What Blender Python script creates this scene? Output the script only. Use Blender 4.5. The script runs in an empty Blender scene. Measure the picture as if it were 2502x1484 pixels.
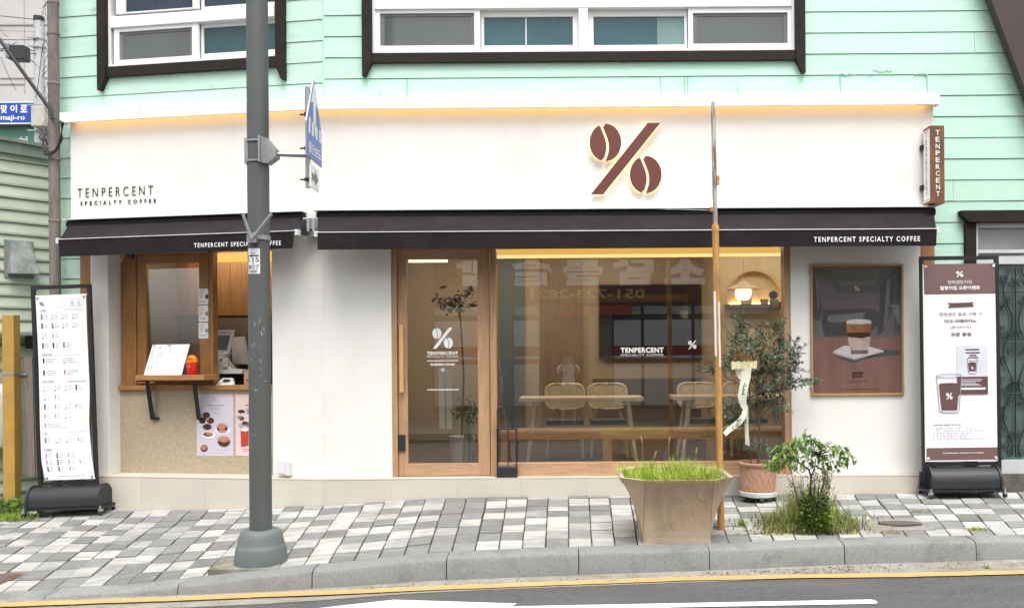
import bpy, bmesh, math, random
from mathutils import Vector, Matrix
R = math.radians
rng = random.Random(7)
S = bpy.context.scene
COL = S.collection

# ------------------------------------------------------------------ camera, sky, sun, exposure
F, CD, CZ, PX, PY, ROLL = 2096.0, 9.44, 1.53, 1388.0, 868.0, 0.0075   # focal (px of a 2501 px wide frame), distance to the shopfront, eye height
cam_data = bpy.data.cameras.new('camera')
cam = bpy.data.objects.new('camera', cam_data)
COL.objects.link(cam)
cam_data.sensor_fit = 'HORIZONTAL'
cam_data.sensor_width = 36.0
cam_data.lens = F / 2501.0 * 36.0
cam_data.shift_x = -(PX - 1250.5) / 2501.0
cam_data.shift_y = (PY - 742.0) / 2501.0
cam_data.clip_start = 0.02
cam_data.clip_end = 600.0
cam.matrix_world = Matrix.Translation((0, -CD, CZ)) @ Matrix.Rotation(R(90), 4, 'X') @ Matrix.Rotation(-ROLL, 4, 'Z')
S.camera = cam

world = bpy.data.worlds.new('World')
S.world = world
world.use_nodes = True
wn, wl = world.node_tree.nodes, world.node_tree.links
wn.clear()
sky = wn.new('ShaderNodeTexSky')
sky.sky_type = 'NISHITA'
sky.sun_disc = False
sky.sun_elevation = R(64)
sky.sun_rotation = R(170)
sky.dust_density = 4.0
sky.ozone_density = 1.0
sky.air_density = 1.0
hs = wn.new('ShaderNodeHueSaturation')
hs.inputs['Saturation'].default_value = 0.12
bg = wn.new('ShaderNodeBackground')
bg.inputs['Strength'].default_value = 0.15
wo = wn.new('ShaderNodeOutputWorld')
wl.new(sky.outputs[0], hs.inputs['Color'])
wl.new(hs.outputs[0], bg.inputs['Color'])
wl.new(bg.outputs[0], wo.inputs['Surface'])

sun_data = bpy.data.lights.new('sun', 'SUN')
sun_data.energy = 1.3
sun_data.angle = R(35)
sun_data.color = (1.0, 0.97, 0.93)
sun = bpy.data.objects.new('sun', sun_data)
COL.objects.link(sun)
sd = Vector((math.sin(R(170)) * math.cos(R(64)), math.cos(R(170)) * math.cos(R(64)), math.sin(R(64))))
sun.rotation_euler = sd.to_track_quat('Z', 'Y').to_euler()

S.view_settings.view_transform = 'Standard'
S.view_settings.look = 'None'
S.view_settings.gamma = 1.0
S.view_settings.use_curve_mapping = False
S.view_settings.exposure = 0.88
S.cycles.max_bounces = 7
S.cycles.diffuse_bounces = 3
S.cycles.glossy_bounces = 3
S.cycles.transparent_max_bounces = 12
S.cycles.sample_clamp_indirect = 6.0
S.cycles.caustics_reflective = False
S.cycles.caustics_refractive = False

# ------------------------------------------------------------------ pixels of the photograph -> metres in the street
def uv(px, py):
    dx, dy = px - PX, py - PY
    return dx - ROLL * dy, dy + ROLL * dx
class Frame:                       # an upright wall: origin o, direction ux along it, un out of it
    def __init__(s, o, ux):
        s.o = Vector((o[0], o[1])); s.ux = Vector(ux).normalized(); s.un = Vector((s.ux.y, -s.ux.x))
    def pt(s, a, z, n=0.0):
        p = s.o + s.ux * a + s.un * n
        return Vector((p.x, p.y, z))
    def px(s, px, py, n=0.0):      # pixel -> (along, height) on the plane n metres in front of the wall
        u, v = uv(px, py)
        d = Vector((u / F, 1.0)); c = Vector((0, -CD))
        t = ((s.o - c).dot(s.un) + n) / d.dot(s.un)
        p = c + d * t
        return (p - s.o).dot(s.ux), CZ - v / F * t
FM = Frame((0, 0), (1, 0))
CORNER = FM.px(787, 700)[0]
FL = Frame((CORNER, 0), (3.14, -0.475))
FL.s0 = -3.176
def at(px, py, y):                 # pixel -> point at depth y
    u, v = uv(px, py); d = CD + y
    return Vector((u / F * d, y, CZ - v / F * d))

# ------------------------------------------------------------------ mesh builder
class MB:
    def __init__(s): s.v, s.f, s.m, s.p = [], [], [], []
    def add(s, vs, fs, mi=0):
        b = len(s.v); s.p.append((b, len(s.f))); s.v += [Vector(v) for v in vs]
        s.f += [tuple(b + i for i in f) for f in fs]; s.m += [mi] * len(fs); return s
    def hexa(s, p, mi=0):          # 8 points: bottom loop, top loop
        return s.add(p, [(3, 2, 1, 0), (4, 5, 6, 7), (0, 1, 5, 4), (1, 2, 6, 5), (2, 3, 7, 6), (3, 0, 4, 7)], mi)
    def box(s, x0, x1, y0, y1, z0, z1, mi=0):
        return s.hexa([(x0, y0, z0), (x1, y0, z0), (x1, y1, z0), (x0, y1, z0), (x0, y0, z1), (x1, y0, z1), (x1, y1, z1), (x0, y1, z1)], mi)
    def fbox(s, fr, a0, a1, z0, z1, n0, n1, mi=0):
        return s.hexa([fr.pt(a0, z0, n1), fr.pt(a1, z0, n1), fr.pt(a1, z0, n0), fr.pt(a0, z0, n0),
                       fr.pt(a0, z1, n1), fr.pt(a1, z1, n1), fr.pt(a1, z1, n0), fr.pt(a0, z1, n0)], mi)
    def quad(s, a, b, c, d, mi=0): return s.add([a, b, c, d], [(0, 1, 2, 3)], mi)
    def prism(s, pts, vec, mi=0):  # polygon (list of points) extruded along vec
        n = len(pts); vec = Vector(vec); pts = [Vector(p) for p in pts]
        return s.add(pts + [p + vec for p in pts], [tuple(range(n - 1, -1, -1)), tuple(range(n, 2 * n))] + [(i, (i + 1) % n, n + (i + 1) % n, n + i) for i in range(n)], mi)
    def fpoly(s, fr, poly, n0, n1, mi=0):   # polygon in (along, height) on a wall, from n0 to n1
        return s.prism([fr.pt(a, z, n0) for a, z in poly], fr.pt(0, 0, n1) - fr.pt(0, 0, n0), mi)
    def tube(s, pts, r, n=8, mi=0):
        pts = [Vector(p) for p in pts]; k = len(pts)
        rs = r if isinstance(r, (list, tuple)) else [r] * k
        vs, fs, ref = [], [], None
        for i in range(k):
            t = (pts[min(i + 1, k - 1)] - pts[max(i - 1, 0)]).normalized()
            if ref is None: ref = Vector((0, 0, 1)) if abs(t.z) < .9 else Vector((1, 0, 0))
            a = t.cross(ref)
            if a.length < 1e-5: a = t.orthogonal()
            a.normalize(); b = t.cross(a).normalized(); ref = b.cross(t) if False else ref
            for j in range(n):
                w = 2 * math.pi * j / n
                vs.append(pts[i] + (a * math.cos(w) + b * math.sin(w)) * rs[i])
        for i in range(k - 1):
            for j in range(n):
                fs.append((i * n + j, i * n + (j + 1) % n, (i + 1) * n + (j + 1) % n, (i + 1) * n + j))
        fs.append(tuple(range(n - 1, -1, -1))); fs.append(tuple(range((k - 1) * n, k * n)))
        return s.add(vs, fs, mi)
    def lathe(s, c, prof, n=28, mi=0, cap=True):
        c = Vector(c); vs, fs, k = [], [], len(prof)
        for r, z in prof:
            for j in range(n):
                w = 2 * math.pi * j / n
                vs.append(c + Vector((r * math.cos(w), r * math.sin(w), z)))
        for i in range(k - 1):
            for j in range(n):
                fs.append((i * n + j, i * n + (j + 1) % n, (i + 1) * n + (j + 1) % n, (i + 1) * n + j))
        if cap: fs += [tuple(range(n - 1, -1, -1)), tuple(range((k - 1) * n, k * n))]
        return s.add(vs, fs, mi)
    def text(s, fr, string, a0, a1, z0, z1, n, off=0.0, space=1.0, mi=0, depth=0.0, keep=False):
        vs, fs = text2d(string, off, space)
        xs = [v[0] for v in vs]; ys = [v[1] for v in vs]
        X0, X1, Y0, Y1 = min(xs), max(xs), min(ys), max(ys)
        sx, sz = (a1 - a0) / (X1 - X0), (z1 - z0) / (Y1 - Y0)
        if keep:
            sx = sz = min(sx, sz); a0 = (a0 + a1 - sx * (X1 - X0)) / 2
        P = [(a0 + (x - X0) * sx, z0 + (y - Y0) * sz) for x, y in vs]
        s.add([fr.pt(a, z, n + depth) for a, z in P], fs, mi)
        if depth > 0:
            cnt = {}
            for f in fs:
                for i in range(len(f)):
                    e = (f[i], f[(i + 1) % len(f)]); cnt[e] = 1
            side = [e for e in cnt if (e[1], e[0]) not in cnt]
            for i, j in side:
                s.add([fr.pt(*P[i], n), fr.pt(*P[j], n), fr.pt(*P[j], n + depth), fr.pt(*P[i], n + depth)], [(0, 1, 2, 3)], mi)
        return s

_tc = {}
def text2d(string, off, space):
    k = (string, off, space)
    if k not in _tc:
        c = bpy.data.curves.new('lettering', 'FONT'); c.body = string; c.resolution_u = 3; c.offset = off; c.space_character = space
        o = bpy.data.objects.new('lettering', c); m = bpy.data.meshes.new_from_object(o)
        _tc[k] = ([(v.co.x, v.co.y) for v in m.vertices], [tuple(p.vertices) for p in m.polygons])
        bpy.data.objects.remove(o); bpy.data.curves.remove(c); bpy.data.meshes.remove(m)
    return _tc[k]

# ------------------------------------------------------------------ objects
ORG = {}
def thing(name, label, cat, loc=(0, 0, 0), group=None):
    o = bpy.data.objects.new(name, None); COL.objects.link(o)
    o.empty_display_size = .1; o.location = loc; ORG[o.name] = Vector(loc)
    o['label'] = label; o['category'] = cat
    if group: o['group'] = group
    return o
def tag(o, label=None, cat=None, group=None, kind=None):
    for k, v in (('label', label), ('category', cat), ('group', group), ('kind', kind)):
        if v: o[k] = v
    return o
def build(name, mb, mats, parent=None, smooth=None, org=None, label=None, kind=None, bevel=0):
    base = ORG[parent.name] if parent else Vector(org or (0, 0, 0))
    me = bpy.data.meshes.new(name)
    me.from_pydata([v - base for v in mb.v], [], mb.f)
    mats = mats if isinstance(mats, (list, tuple)) else [mats]
    for m in mats: me.materials.append(m)
    if any(mb.m): me.polygons.foreach_set('material_index', mb.m)
    if smooth is not None:
        me.shade_smooth(); me.set_sharp_from_angle(angle=R(smooth))
    me.update()
    o = bpy.data.objects.new(name, me); COL.objects.link(o)
    ORG[o.name] = base
    if parent: o.parent = parent
    else: o.location = base
    if label: o['label'] = label
    if kind: o['kind'] = kind
    if bevel:
        b = o.modifiers.new('edge', 'BEVEL'); b.width = bevel; b.segments = 2; b.limit_method = 'ANGLE'; b.angle_limit = R(40)
    return o
def each(name, mb, mats, parent=None, smooth=None, bevel=0, org=None):
    """one object for every piece that was added to the builder"""
    out = []
    for i, (v0, f0) in enumerate(mb.p):
        v1, f1 = mb.p[i + 1] if i + 1 < len(mb.p) else (len(mb.v), len(mb.f))
        m = MB(); m.v = mb.v[v0:v1]; m.f = [tuple(q - v0 for q in f) for f in mb.f[f0:f1]]; m.m = mb.m[f0:f1]
        out.append(build(name, m, mats, parent, smooth, org, None, None, bevel))
    return out
def hold(name, parent, label=None):
    """a part that only carries its own pieces"""
    o = bpy.data.objects.new(name, None); COL.objects.link(o); o.empty_display_size = .05; o.parent = parent; ORG[o.name] = ORG[parent.name]
    if label: o['label'] = label
    return o
def copy_tree(o, loc=None, parent=None, label=None):
    kids = [c for c in bpy.data.objects if c.parent == o]
    c = o.copy(); COL.objects.link(c)
    if parent: c.parent = parent
    if loc is not None: c.location = loc; ORG[c.name] = Vector(loc)
    if label: c['label'] = label
    for k in kids: copy_tree(k, None, c)
    return c

# ------------------------------------------------------------------ materials
MATS = {}
def mat(name, col, rough=.7, var=.10, scale=5, bump=0.0, bscale=60, metal=0.0, stretch=(1, 1, 1), dirt=None, dscale=1.5, damt=0.0, dlo=.5, dhi=.7,
        dstretch=(1, 1, 1), rnd=0.0, coat=0.0, spec=.5, emit=0.0, alpha=1.0, wave=None, vor=None):
    m = bpy.data.materials.new(name); m.use_nodes = True; MATS[name] = m
    N, L = m.node_tree.nodes, m.node_tree.links
    b = N['Principled BSDF']
    b.inputs['Roughness'].default_value = rough; b.inputs['Metallic'].default_value = metal
    b.inputs['Specular IOR Level'].default_value = spec
    b.inputs['Coat Weight'].default_value = coat
    if coat: b.inputs['Coat Roughness'].default_value = .06
    if emit:
        b.inputs['Emission Color'].default_value = (*col, 1); b.inputs['Emission Strength'].default_value = emit
    tc = N.new('ShaderNodeTexCoord'); mp = N.new('ShaderNodeMapping'); mp.inputs['Scale'].default_value = stretch
    inf = N.new('ShaderNodeObjectInfo')
    va = N.new('ShaderNodeVectorMath'); va.operation = 'SCALE'; va.inputs['Scale'].default_value = 13.7
    cx = N.new('ShaderNodeCombineXYZ')
    for i in range(3): L.new(inf.outputs['Random'], cx.inputs[i])
    L.new(cx.outputs[0], va.inputs[0])
    ad = N.new('ShaderNodeVectorMath'); L.new(tc.outputs['Object'], ad.inputs[0]); L.new(va.outputs[0], ad.inputs[1])
    L.new(ad.outputs[0], mp.inputs['Vector'])
    nz = N.new('ShaderNodeTexNoise'); nz.inputs['Scale'].default_value = scale; nz.inputs['Detail'].default_value = 6; nz.inputs['Roughness'].default_value = .62
    L.new(mp.outputs[0], nz.inputs['Vector'])
    mr = N.new('ShaderNodeMapRange'); mr.inputs['From Min'].default_value = .3; mr.inputs['From Max'].default_value = .7
    mr.inputs['To Min'].default_value = 1 - var; mr.inputs['To Max'].default_value = 1 + var
    L.new(nz.outputs['Fac'], mr.inputs['Value'])
    fac = mr.outputs[0]
    if rnd:
        r2 = N.new('ShaderNodeMapRange'); r2.inputs['To Min'].default_value = 1 - rnd; r2.inputs['To Max'].default_value = 1 + rnd
        L.new(inf.outputs['Random'], r2.inputs['Value'])
        mu = N.new('ShaderNodeMath'); mu.operation = 'MULTIPLY'; L.new(fac, mu.inputs[0]); L.new(r2.outputs[0], mu.inputs[1]); fac = mu.outputs[0]
    vm = N.new('ShaderNodeVectorMath'); vm.operation = 'SCALE'; vm.inputs[0].default_value = col; L.new(fac, vm.inputs['Scale'])
    c = vm.outputs[0]
    if vor:                           # pebbles: cells of several tones with dark joints
        vscale, tones = vor
        vt = N.new('ShaderNodeTexVoronoi'); vt.inputs['Scale'].default_value = vscale; L.new(tc.outputs['Object'], vt.inputs['Vector'])
        cr = N.new('ShaderNodeValToRGB'); cr.color_ramp.interpolation = 'CONSTANT'
        el = cr.color_ramp.elements
        while len(el) < len(tones): el.new(.5)
        for i, t in enumerate(tones): el[i].position = i / len(tones); el[i].color = (*t, 1)
        sp = N.new('ShaderNodeSeparateColor'); L.new(vt.outputs['Color'], sp.inputs[0]); L.new(sp.outputs[0], cr.inputs[0])
        mx = N.new('ShaderNodeMix'); mx.data_type = 'RGBA'
        gt = N.new('ShaderNodeMapRange'); gt.inputs['From Min'].default_value = .25; gt.inputs['From Max'].default_value = .55; L.new(vt.outputs['Distance'], gt.inputs['Value'])
        L.new(gt.outputs[0], mx.inputs[0]); L.new(cr.outputs[0], mx.inputs[6]); L.new(c, mx.inputs[7]); c = mx.outputs[2]
    if dirt is not None:
        dm = N.new('ShaderNodeMapping'); dm.inputs['Scale'].default_value = dstretch; L.new(ad.outputs[0], dm.inputs['Vector'])
        dn = N.new('ShaderNodeTexNoise'); dn.inputs['Scale'].default_value = dscale; dn.inputs['Detail'].default_value = 8; dn.inputs['Roughness'].default_value = .7
        L.new(dm.outputs[0], dn.inputs['Vector'])
        dr = N.new('ShaderNodeMapRange'); dr.inputs['From Min'].default_value = dlo; dr.inputs['From Max'].default_value = dhi
        dr.inputs['To Max'].default_value = damt; L.new(dn.outputs['Fac'], dr.inputs['Value'])
        mx = N.new('ShaderNodeMix'); mx.data_type = 'RGBA'; L.new(dr.outputs[0], mx.inputs[0]); L.new(c, mx.inputs[6]); mx.inputs[7].default_value = (*dirt, 1); c = mx.outputs[2]
    L.new(c, b.inputs['Base Color'])
    if bump:
        bn = N.new('ShaderNodeTexNoise'); bn.inputs['Scale'].default_value = bscale; bn.inputs['Detail'].default_value = 4; L.new(mp.outputs[0], bn.inputs['Vector'])
        bp = N.new('ShaderNodeBump'); bp.inputs['Strength'].default_value = bump; bp.inputs['Distance'].default_value = .01
        L.new(bn.outputs['Fac'], bp.inputs['Height']); L.new(bp.outputs[0], b.inputs['Normal'])
    return m
def glass(name, tint=(.93, .95, .94), base=.05):
    m = bpy.data.materials.new(name); m.use_nodes = True; N, L = m.node_tree.nodes, m.node_tree.links
    N.clear(); o = N.new('ShaderNodeOutputMaterial'); mx = N.new('ShaderNodeMixShader')
    t = N.new('ShaderNodeBsdfTransparent'); t.inputs[0].default_value = (*tint, 1)
    g = N.new('ShaderNodeBsdfGlossy'); g.inputs['Roughness'].default_value = 0.0
    lw = N.new('ShaderNodeLayerWeight'); lw.inputs['Blend'].default_value = .5
    pw = N.new('ShaderNodeMath'); pw.operation = 'POWER'; pw.inputs[1].default_value = 5; L.new(lw.outputs['Facing'], pw.inputs[0])
    ma = N.new('ShaderNodeMath'); ma.operation = 'MULTIPLY_ADD'; ma.inputs[1].default_value = .9; ma.inputs[2].default_value = base; L.new(pw.outputs[0], ma.inputs[0])
    L.new(ma.outputs[0], mx.inputs[0]); L.new(t.outputs[0], mx.inputs[1]); L.new(g.outputs[0], mx.inputs[2]); L.new(mx.outputs[0], o.inputs[0])
    return m
def emitter(name, col, st):
    m = bpy.data.materials.new(name); m.use_nodes = True; N, L = m.node_tree.nodes, m.node_tree.links
    N.clear(); o = N.new('ShaderNodeOutputMaterial'); e = N.new('ShaderNodeEmission'); e.inputs[0].default_value = (*col, 1); e.inputs[1].default_value = st
    L.new(e.outputs[0], o.inputs[0]); return m
def leafmat(name, col, var=.35, scale=3, rough=.5):
    m = mat(name, col, rough=rough, var=var, scale=scale, spec=.4)
    N, L = m.node_tree.nodes, m.node_tree.links; b = N['Principled BSDF']
    tr = N.new('ShaderNodeBsdfTranslucent'); mx = N.new('ShaderNodeMixShader'); mx.inputs[0].default_value = .3
    src = b.inputs['Base Color'].links[0].from_socket; L.new(src, tr.inputs[0])
    L.new(b.outputs[0], mx.inputs[1]); L.new(tr.outputs[0], mx.inputs[2]); L.new(mx.outputs[0], N['Material Output'].inputs[0]); return m

plaster = mat('white_plaster', (.80, .79, .76), .85, .025, 2, .10, 70, dirt=(.60, .57, .50), dscale=1.0, damt=.35, dlo=.50, dhi=.80, dstretch=(1.6, 1.6, .7))
parapet_white = mat('parapet_white', (.80, .795, .77), .8, .03, 4, .1, 60, dirt=(.50, .45, .32), dscale=3, damt=.7, dlo=.54, dhi=.76, dstretch=(3, 3, .6))
siding = mat('mint_siding', (.50, .755, .625), .6, .05, 3, .35, 16, stretch=(1.2, 1.2, 14), dirt=(.20, .36, .26), dscale=9, damt=.5, dlo=.66, dhi=.8, rnd=.05)
siding_worn = mat('mint_siding_worn', (.50, .72, .605), .65, .06, 3, .35, 16, stretch=(1.2, 1.2, 14), dirt=(.16, .27, .19), dscale=7, damt=.7, dlo=.6, dhi=.72, rnd=.05)
plinth_m = mat('plinth_tile', (.60, .55, .475), .55, .04, 2.5, .03, 40, rnd=.04)
grout = mat('grout', (.30, .28, .25), .9)
darkwood = mat('dark_stained_wood', (.022, .017, .0145), .7, .35, 5, .4, 14, stretch=(1.5, 10, 10), spec=.2, dirt=(.10, .085, .075), dscale=6, damt=.35, dlo=.6, dhi=.8)
darkwood_v = mat('dark_stained_wood_upright', (.022, .017, .0145), .7, .35, 5, .4, 14, stretch=(10, 10, 1.5), spec=.2, dirt=(.10, .085, .075), dscale=6, damt=.35, dlo=.6, dhi=.8)
oak_h = mat('oak_level', (.47, .29, .165), .5, .2, 4, .15, 14, stretch=(1.2, 9, 12), rnd=.05)
oak_v = mat('oak_upright', (.44, .265, .15), .5, .2, 4, .15, 14, stretch=(11, 9, 1.1), rnd=.05)
cedar_v = mat('cedar_upright', (.33, .155, .05), .5, .28, 4, .2, 14, stretch=(11, 9, 1.0), dirt=(.10, .035, .01), dscale=3.5, damt=.7, dlo=.66, dhi=.75, dstretch=(2, 2, .8))
cedar_h = mat('cedar_level', (.36, .18, .065), .5, .25, 4, .2, 14, stretch=(1, 9, 12))
pvc = mat('white_pvc', (.80, .80, .80), .4, .02, 3, dirt=(.6, .58, .54), dscale=4, damt=.25, dlo=.6, dhi=.8)
pane_grey = mat('shaded_pane', (.105, .115, .11), .06, .15, .8, spec=.5)
pane_teal = mat('teal_pane', (.028, .085, .10), .05, .35, .7, spec=.5)
pane_blue = mat('curtained_pane', (.02, .03, .055), .05, .3, 2, spec=.5)
screen_mesh = mat('insect_screen', (.16, .165, .16), .8, .1, 4)
clear = glass('clear_glass', (.96, .97, .96), .145)
clear_thin = glass('clear_acrylic', (.97, .97, .97), .07)
awning_m = mat('charcoal_awning', (.017, .0140, .0160), .85, .2, 5, .2, 120, spec=.2, dirt=(.05, .045, .046), dscale=2, damt=.35, dlo=.5, dhi=.8)
alu = mat('brushed_aluminium', (.55, .55, .55), .35, .1, 8, metal=.8)
steel = mat('galvanised_steel', (.36, .37, .38), .45, .14, 9, metal=.55)
white_print = mat('white_print', (.86, .86, .86), .6, .02)
black_print = mat('black_print', (.02, .02, .02), .6, .02)
logo_brown = mat('reddish_brown_acrylic', (.145, .040, .027), .5, .04, 3)
led_warm = emitter('warm_led', (1.0, .56, .17), 3.0)
led_logo = emitter('logo_led', (1.0, .74, .36), 3.0)
led_bar = emitter('interior_led_bar', (1.0, .56, .13), .62)
led_edge = emitter('interior_led_edge', (1.0, .70, .30), .95)
led_niche = emitter('niche_led', (1.0, .66, .28), 9.0)
led_fill = emitter('room_fill_led', (1.0, .85, .67), 27.0)  # emitter of the unseen bars added to brighten the interior
bulb_m = emitter('lamp_bulb', (1.0, .82, .52), 2.2)
black_metal = mat('black_powder_coat', (.012, .012, .014), .45, .1, 8)
black_plastic = mat('black_plastic', (.022, .025, .028), .42, .12, 6, .04, 120)
pole_grey = mat('grey_green_pole_paint', (.094, .105, .101), .5, .07, 3, .03, 50, dirt=(.25, .27, .26), dscale=14, damt=.4, dlo=.69, dhi=.76)
pole_foot = mat('pole_foot_paint', (.135, .158, .158), .6, .1, 5, .1, 60, dirt=(.32, .36, .36), dscale=12, damt=.5, dlo=.66, dhi=.75)
rust = mat('rusty_post', (.48, .25, .075), .75, .25, 6, .3, 40, stretch=(3, 3, .5), dirt=(.11, .04, .014), dscale=9, damt=.85, dlo=.55, dhi=.68, dstretch=(2, 2, .3))
rust_white = mat('peeling_white_post', (.46, .46, .44), .75, .15, 6, .3, 40, stretch=(3, 3, .5), dirt=(.20, .08, .03), dscale=9, damt=.95, dlo=.46, dhi=.58, dstretch=(2, 2, .35))
concrete = mat('tan_concrete', (.50, .39, .275), .9, .14, 3, .35, 70, dirt=(.17, .15, .115), dscale=1.8, damt=.7, dlo=.48, dhi=.74, dstretch=(1.2, 1.2, .5))
granite = mat('granite_kerb', (.235, .243, .236), .75, .2, 60, .3, 150, dirt=(.10, .11, .105), dscale=2.6, damt=.7, dlo=.5, dhi=.72, dstretch=(1.2, 1.2, 1.2), rnd=.08)
asphalt = mat('asphalt', (.10, .10, .10), .9, .45, 55, .9, 160, dirt=(.17, .168, .162), dscale=1.1, damt=.65, dlo=.45, dhi=.75, dstretch=(.5, 2.4, 1))
gutter_m = mat('gutter_concrete', (.30, .285, .25), .92, .16, 6, .5, 90, dirt=(.17, .145, .11), dscale=2.0, damt=.75, dlo=.5, dhi=.7, dstretch=(.7, 2, 1))
yellow_paint = mat('yellow_road_paint', (.62, .36, .13), .8, .14, 10, .3, 120, dirt=(.24, .19, .12), dscale=5, damt=.85, dlo=.54, dhi=.68)
white_paint = mat('white_road_paint', (.82, .82, .80), .8, .04, 10, .3, 120, dirt=(.4, .4, .39), dscale=7, damt=.6, dlo=.64, dhi=.75)
pav_base = mat('paving_joint_sand', (.055, .053, .048), .95, .2, 10)
PAVE_L = [mat('light_paver', c, .85, .12, 7, .25, 90, dirt=(.22, .22, .21), dscale=3.2, damt=.85, dlo=.46, dhi=.68, dstretch=(.6, 3.0, 1), rnd=.07) for c in ((.49, .49, .46), (.43, .43, .405), (.465, .455, .42))]
PAVE_M = [mat('worn_paver', (.30, .30, .29), .86, .2, 7, .28, 90, dirt=(.44, .44, .42), dscale=3.2, damt=.8, dlo=.5, dhi=.66, dstretch=(.6, 3.0, 1), rnd=.10)]
PAVE_G = [mat('grey_paver', c, .88, .14, 8, .3, 90, dirt=(.38, .38, .365), dscale=3.2, damt=.6, dlo=.54, dhi=.70, dstretch=(.6, 3.0, 1), rnd=.10) for c in ((.20, .20, .194), (.23, .234, .23), (.185, .19, .186))]
pebble = mat('pebble_wash', (.43, .36, .255), .85, .1, 30, .3, 120, vor=(55, [(.45, .37, .25), (.51, .43, .31), (.39, .315, .205), (.545, .47, .35), (.47, .39, .27), (.37, .30, .20)]))
terracotta = mat('terracotta', (.45, .245, .16), .85, .14, 6, .25, 60, dirt=(.58, .42, .33), dscale=3, damt=.6, dlo=.5, dhi=.72)
terracotta_pale = mat('terracotta_bloom', (.50, .30, .21), .88, .14, 10, .2, 60)
white_plastic = mat('white_plastic', (.72, .72, .72), .35, .02)
soil = mat('soil', (.06, .045, .03), .95, .4, 25, .5, 60)
bark = mat('bark', (.09, .07, .05), .9, .3, 20, .5, 60)
leaf_olive = leafmat('olive_leaf', (.125, .18, .125), .45, 4)
leaf_olive2 = leafmat('olive_leaf_pale', (.29, .36, .25), .3, 4)
leaf_olive3 = leafmat('olive_leaf_dark', (.06, .09, .062), .3, 4)
leaf_green = leafmat('sapling_leaf', (.12, .22, .05), .4, 4)
leaf_green2 = leafmat('sapling_leaf_bright', (.24, .37, .09), .3, 4)
grass_l = leafmat('grass_bright', (.30, .45, .035), .35, 3)
grass_l2 = leafmat('grass_yellow', (.46, .54, .10), .3, 3)
grass_d = leafmat('weed_green', (.20, .28, .055), .35, 3)
grass_y = leafmat('dry_grass', (.44, .39, .17), .3, 3)
weed_dark = leafmat('weed_dark', (.10, .18, .05), .35, 3)
weed_red = leafmat('weed_stem', (.10, .065, .045), .3, 3)

# "%" mark made of two coffee beans and a bar, in a unit square
def bean(cx, cy, rx, ry, gap):
    n = 22
    def scurve(t, dx): # t 0 top .. 1 bottom
        return (cx + dx + rx * (-.10 + .24 * math.sin((t - .22) * math.pi * 1.25)), cy + ry * (1 - 2 * t) * .985)
    left = [(cx - rx * math.sin(math.pi * i / n), cy + ry * math.cos(math.pi * i / n)) for i in range(n + 1)]
    right = [(cx + rx * math.sin(math.pi * i / n), cy + ry * math.cos(math.pi * i / n)) for i in range(n + 1)]
    sl = [scurve(1 - i / 12, -gap / 2) for i in range(13)]; sr = [scurve(1 - i / 12, gap / 2) for i in range(13)]
    lft = [p for p in left if p[0] < scurve((1 - (p[1] - cy) / ry) / 2, -gap / 2)[0]] + sl[1:-1]
    rgt = [p for p in right if p[0] > scurve((1 - (p[1] - cy) / ry) / 2, gap / 2)[0]] + sr[1:-1]
    return [lft, rgt]
LOGO = {'slash': [[(.013, 0), (.192, 0), (.987, 1), (.808, 1)]],
        'b1': bean(.221, .730, .221, .262, .035), 'b2': bean(.779, .272, .221, .262, .035)}
def logo_polys(a0, a1, z0, z1):
    return {k: [[(a0 + (a1 - a0) * x, z0 + (z1 - z0) * y) for x, y in p] for p in ps] for k, ps in LOGO.items()}
def add_logo(mb, fr, a0, a1, z0, z1, n0, n1, mi=0):
    for ps in logo_polys(a0, a1, z0, z1).values():
        for p in ps: mb.fpoly(fr, p, n0, n1, mi)
    return mb

# ------------------------------------------------------------------ ground, road, kerb, paving
KERB = [(-9.5, -2.90, -.40), (-7.5, -2.83, -.36), (-4.31, -2.71, -.28), (-3.52, -2.68, -.24), (-2.915, -2.66, -.19), (-2.245, -2.60, -.135), (-1.90, -2.54, -.115),
        (-1.09, -2.38, -.075), (-.25, -2.31, -.062), (.95, -2.24, -.057), (2.68, -2.10, -.034), (3.9, -2.06, -.04), (5.5, -2.0, -.02), (8, -1.95, .0)]
WALL = [(-9.5, .95, -.26), (-6.0, .42, -.185), (-5.6, .345, -.175), (-4.87, .23, -.165), (-3.7, .06, -.136), (-2.71, -.10, -.075), (-2.3, -.10, -.052), (-1.89, -.10, -.027), (-1.3, -.10, .004),
        (2.9, -.10, .006), (4.05, -.10, .012), (8, -.10, .03)]
def interp(tab, x):
    for (x0, *a), (x1, *b) in zip(tab, tab[1:]):
        if x <= x1 or (x1, *b) == tab[-1]:
            t = (x - x0) / (x1 - x0); t = t * t * (3 - 2 * t) * .35 + t * .65 if 0 < t < 1 else t
            return [p + (q - p) * t for p, q in zip(a, b)]
def column(xk):                      # a paver joint: from the kerb back edge to the wall foot
    k = interp(KERB, xk); xw = xk * 1.15; w = interp(WALL, xw)
    return Vector((xk, k[0], k[1])), Vector((xw, w[0], w[1]))
def on_column(xk, t):
    a, b = column(xk); p = a.lerp(b, t); p.z -= .02 * math.exp(-((t - .8) / .13) ** 2)
    return p
def pave_z(x, y):
    xk = x
    for _ in range(6):
        a, b = column(xk); t = (y - a.y) / (b.y - a.y); xk = x - (xk * .15) * t if True else xk
        xk = x / (1 + .15 * t)
    return on_column(xk, t).z
def road_z(x, y): return -.25 + .012 * x
def road_pt(px, py, lift=0.0):
    u, v = uv(px, py); z = -.25
    for _ in range(6):
        d = (CZ - z) * F / v; z = road_z(u / F * d, 0) + lift
    return Vector((u / F * d, d - CD, z))

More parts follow.
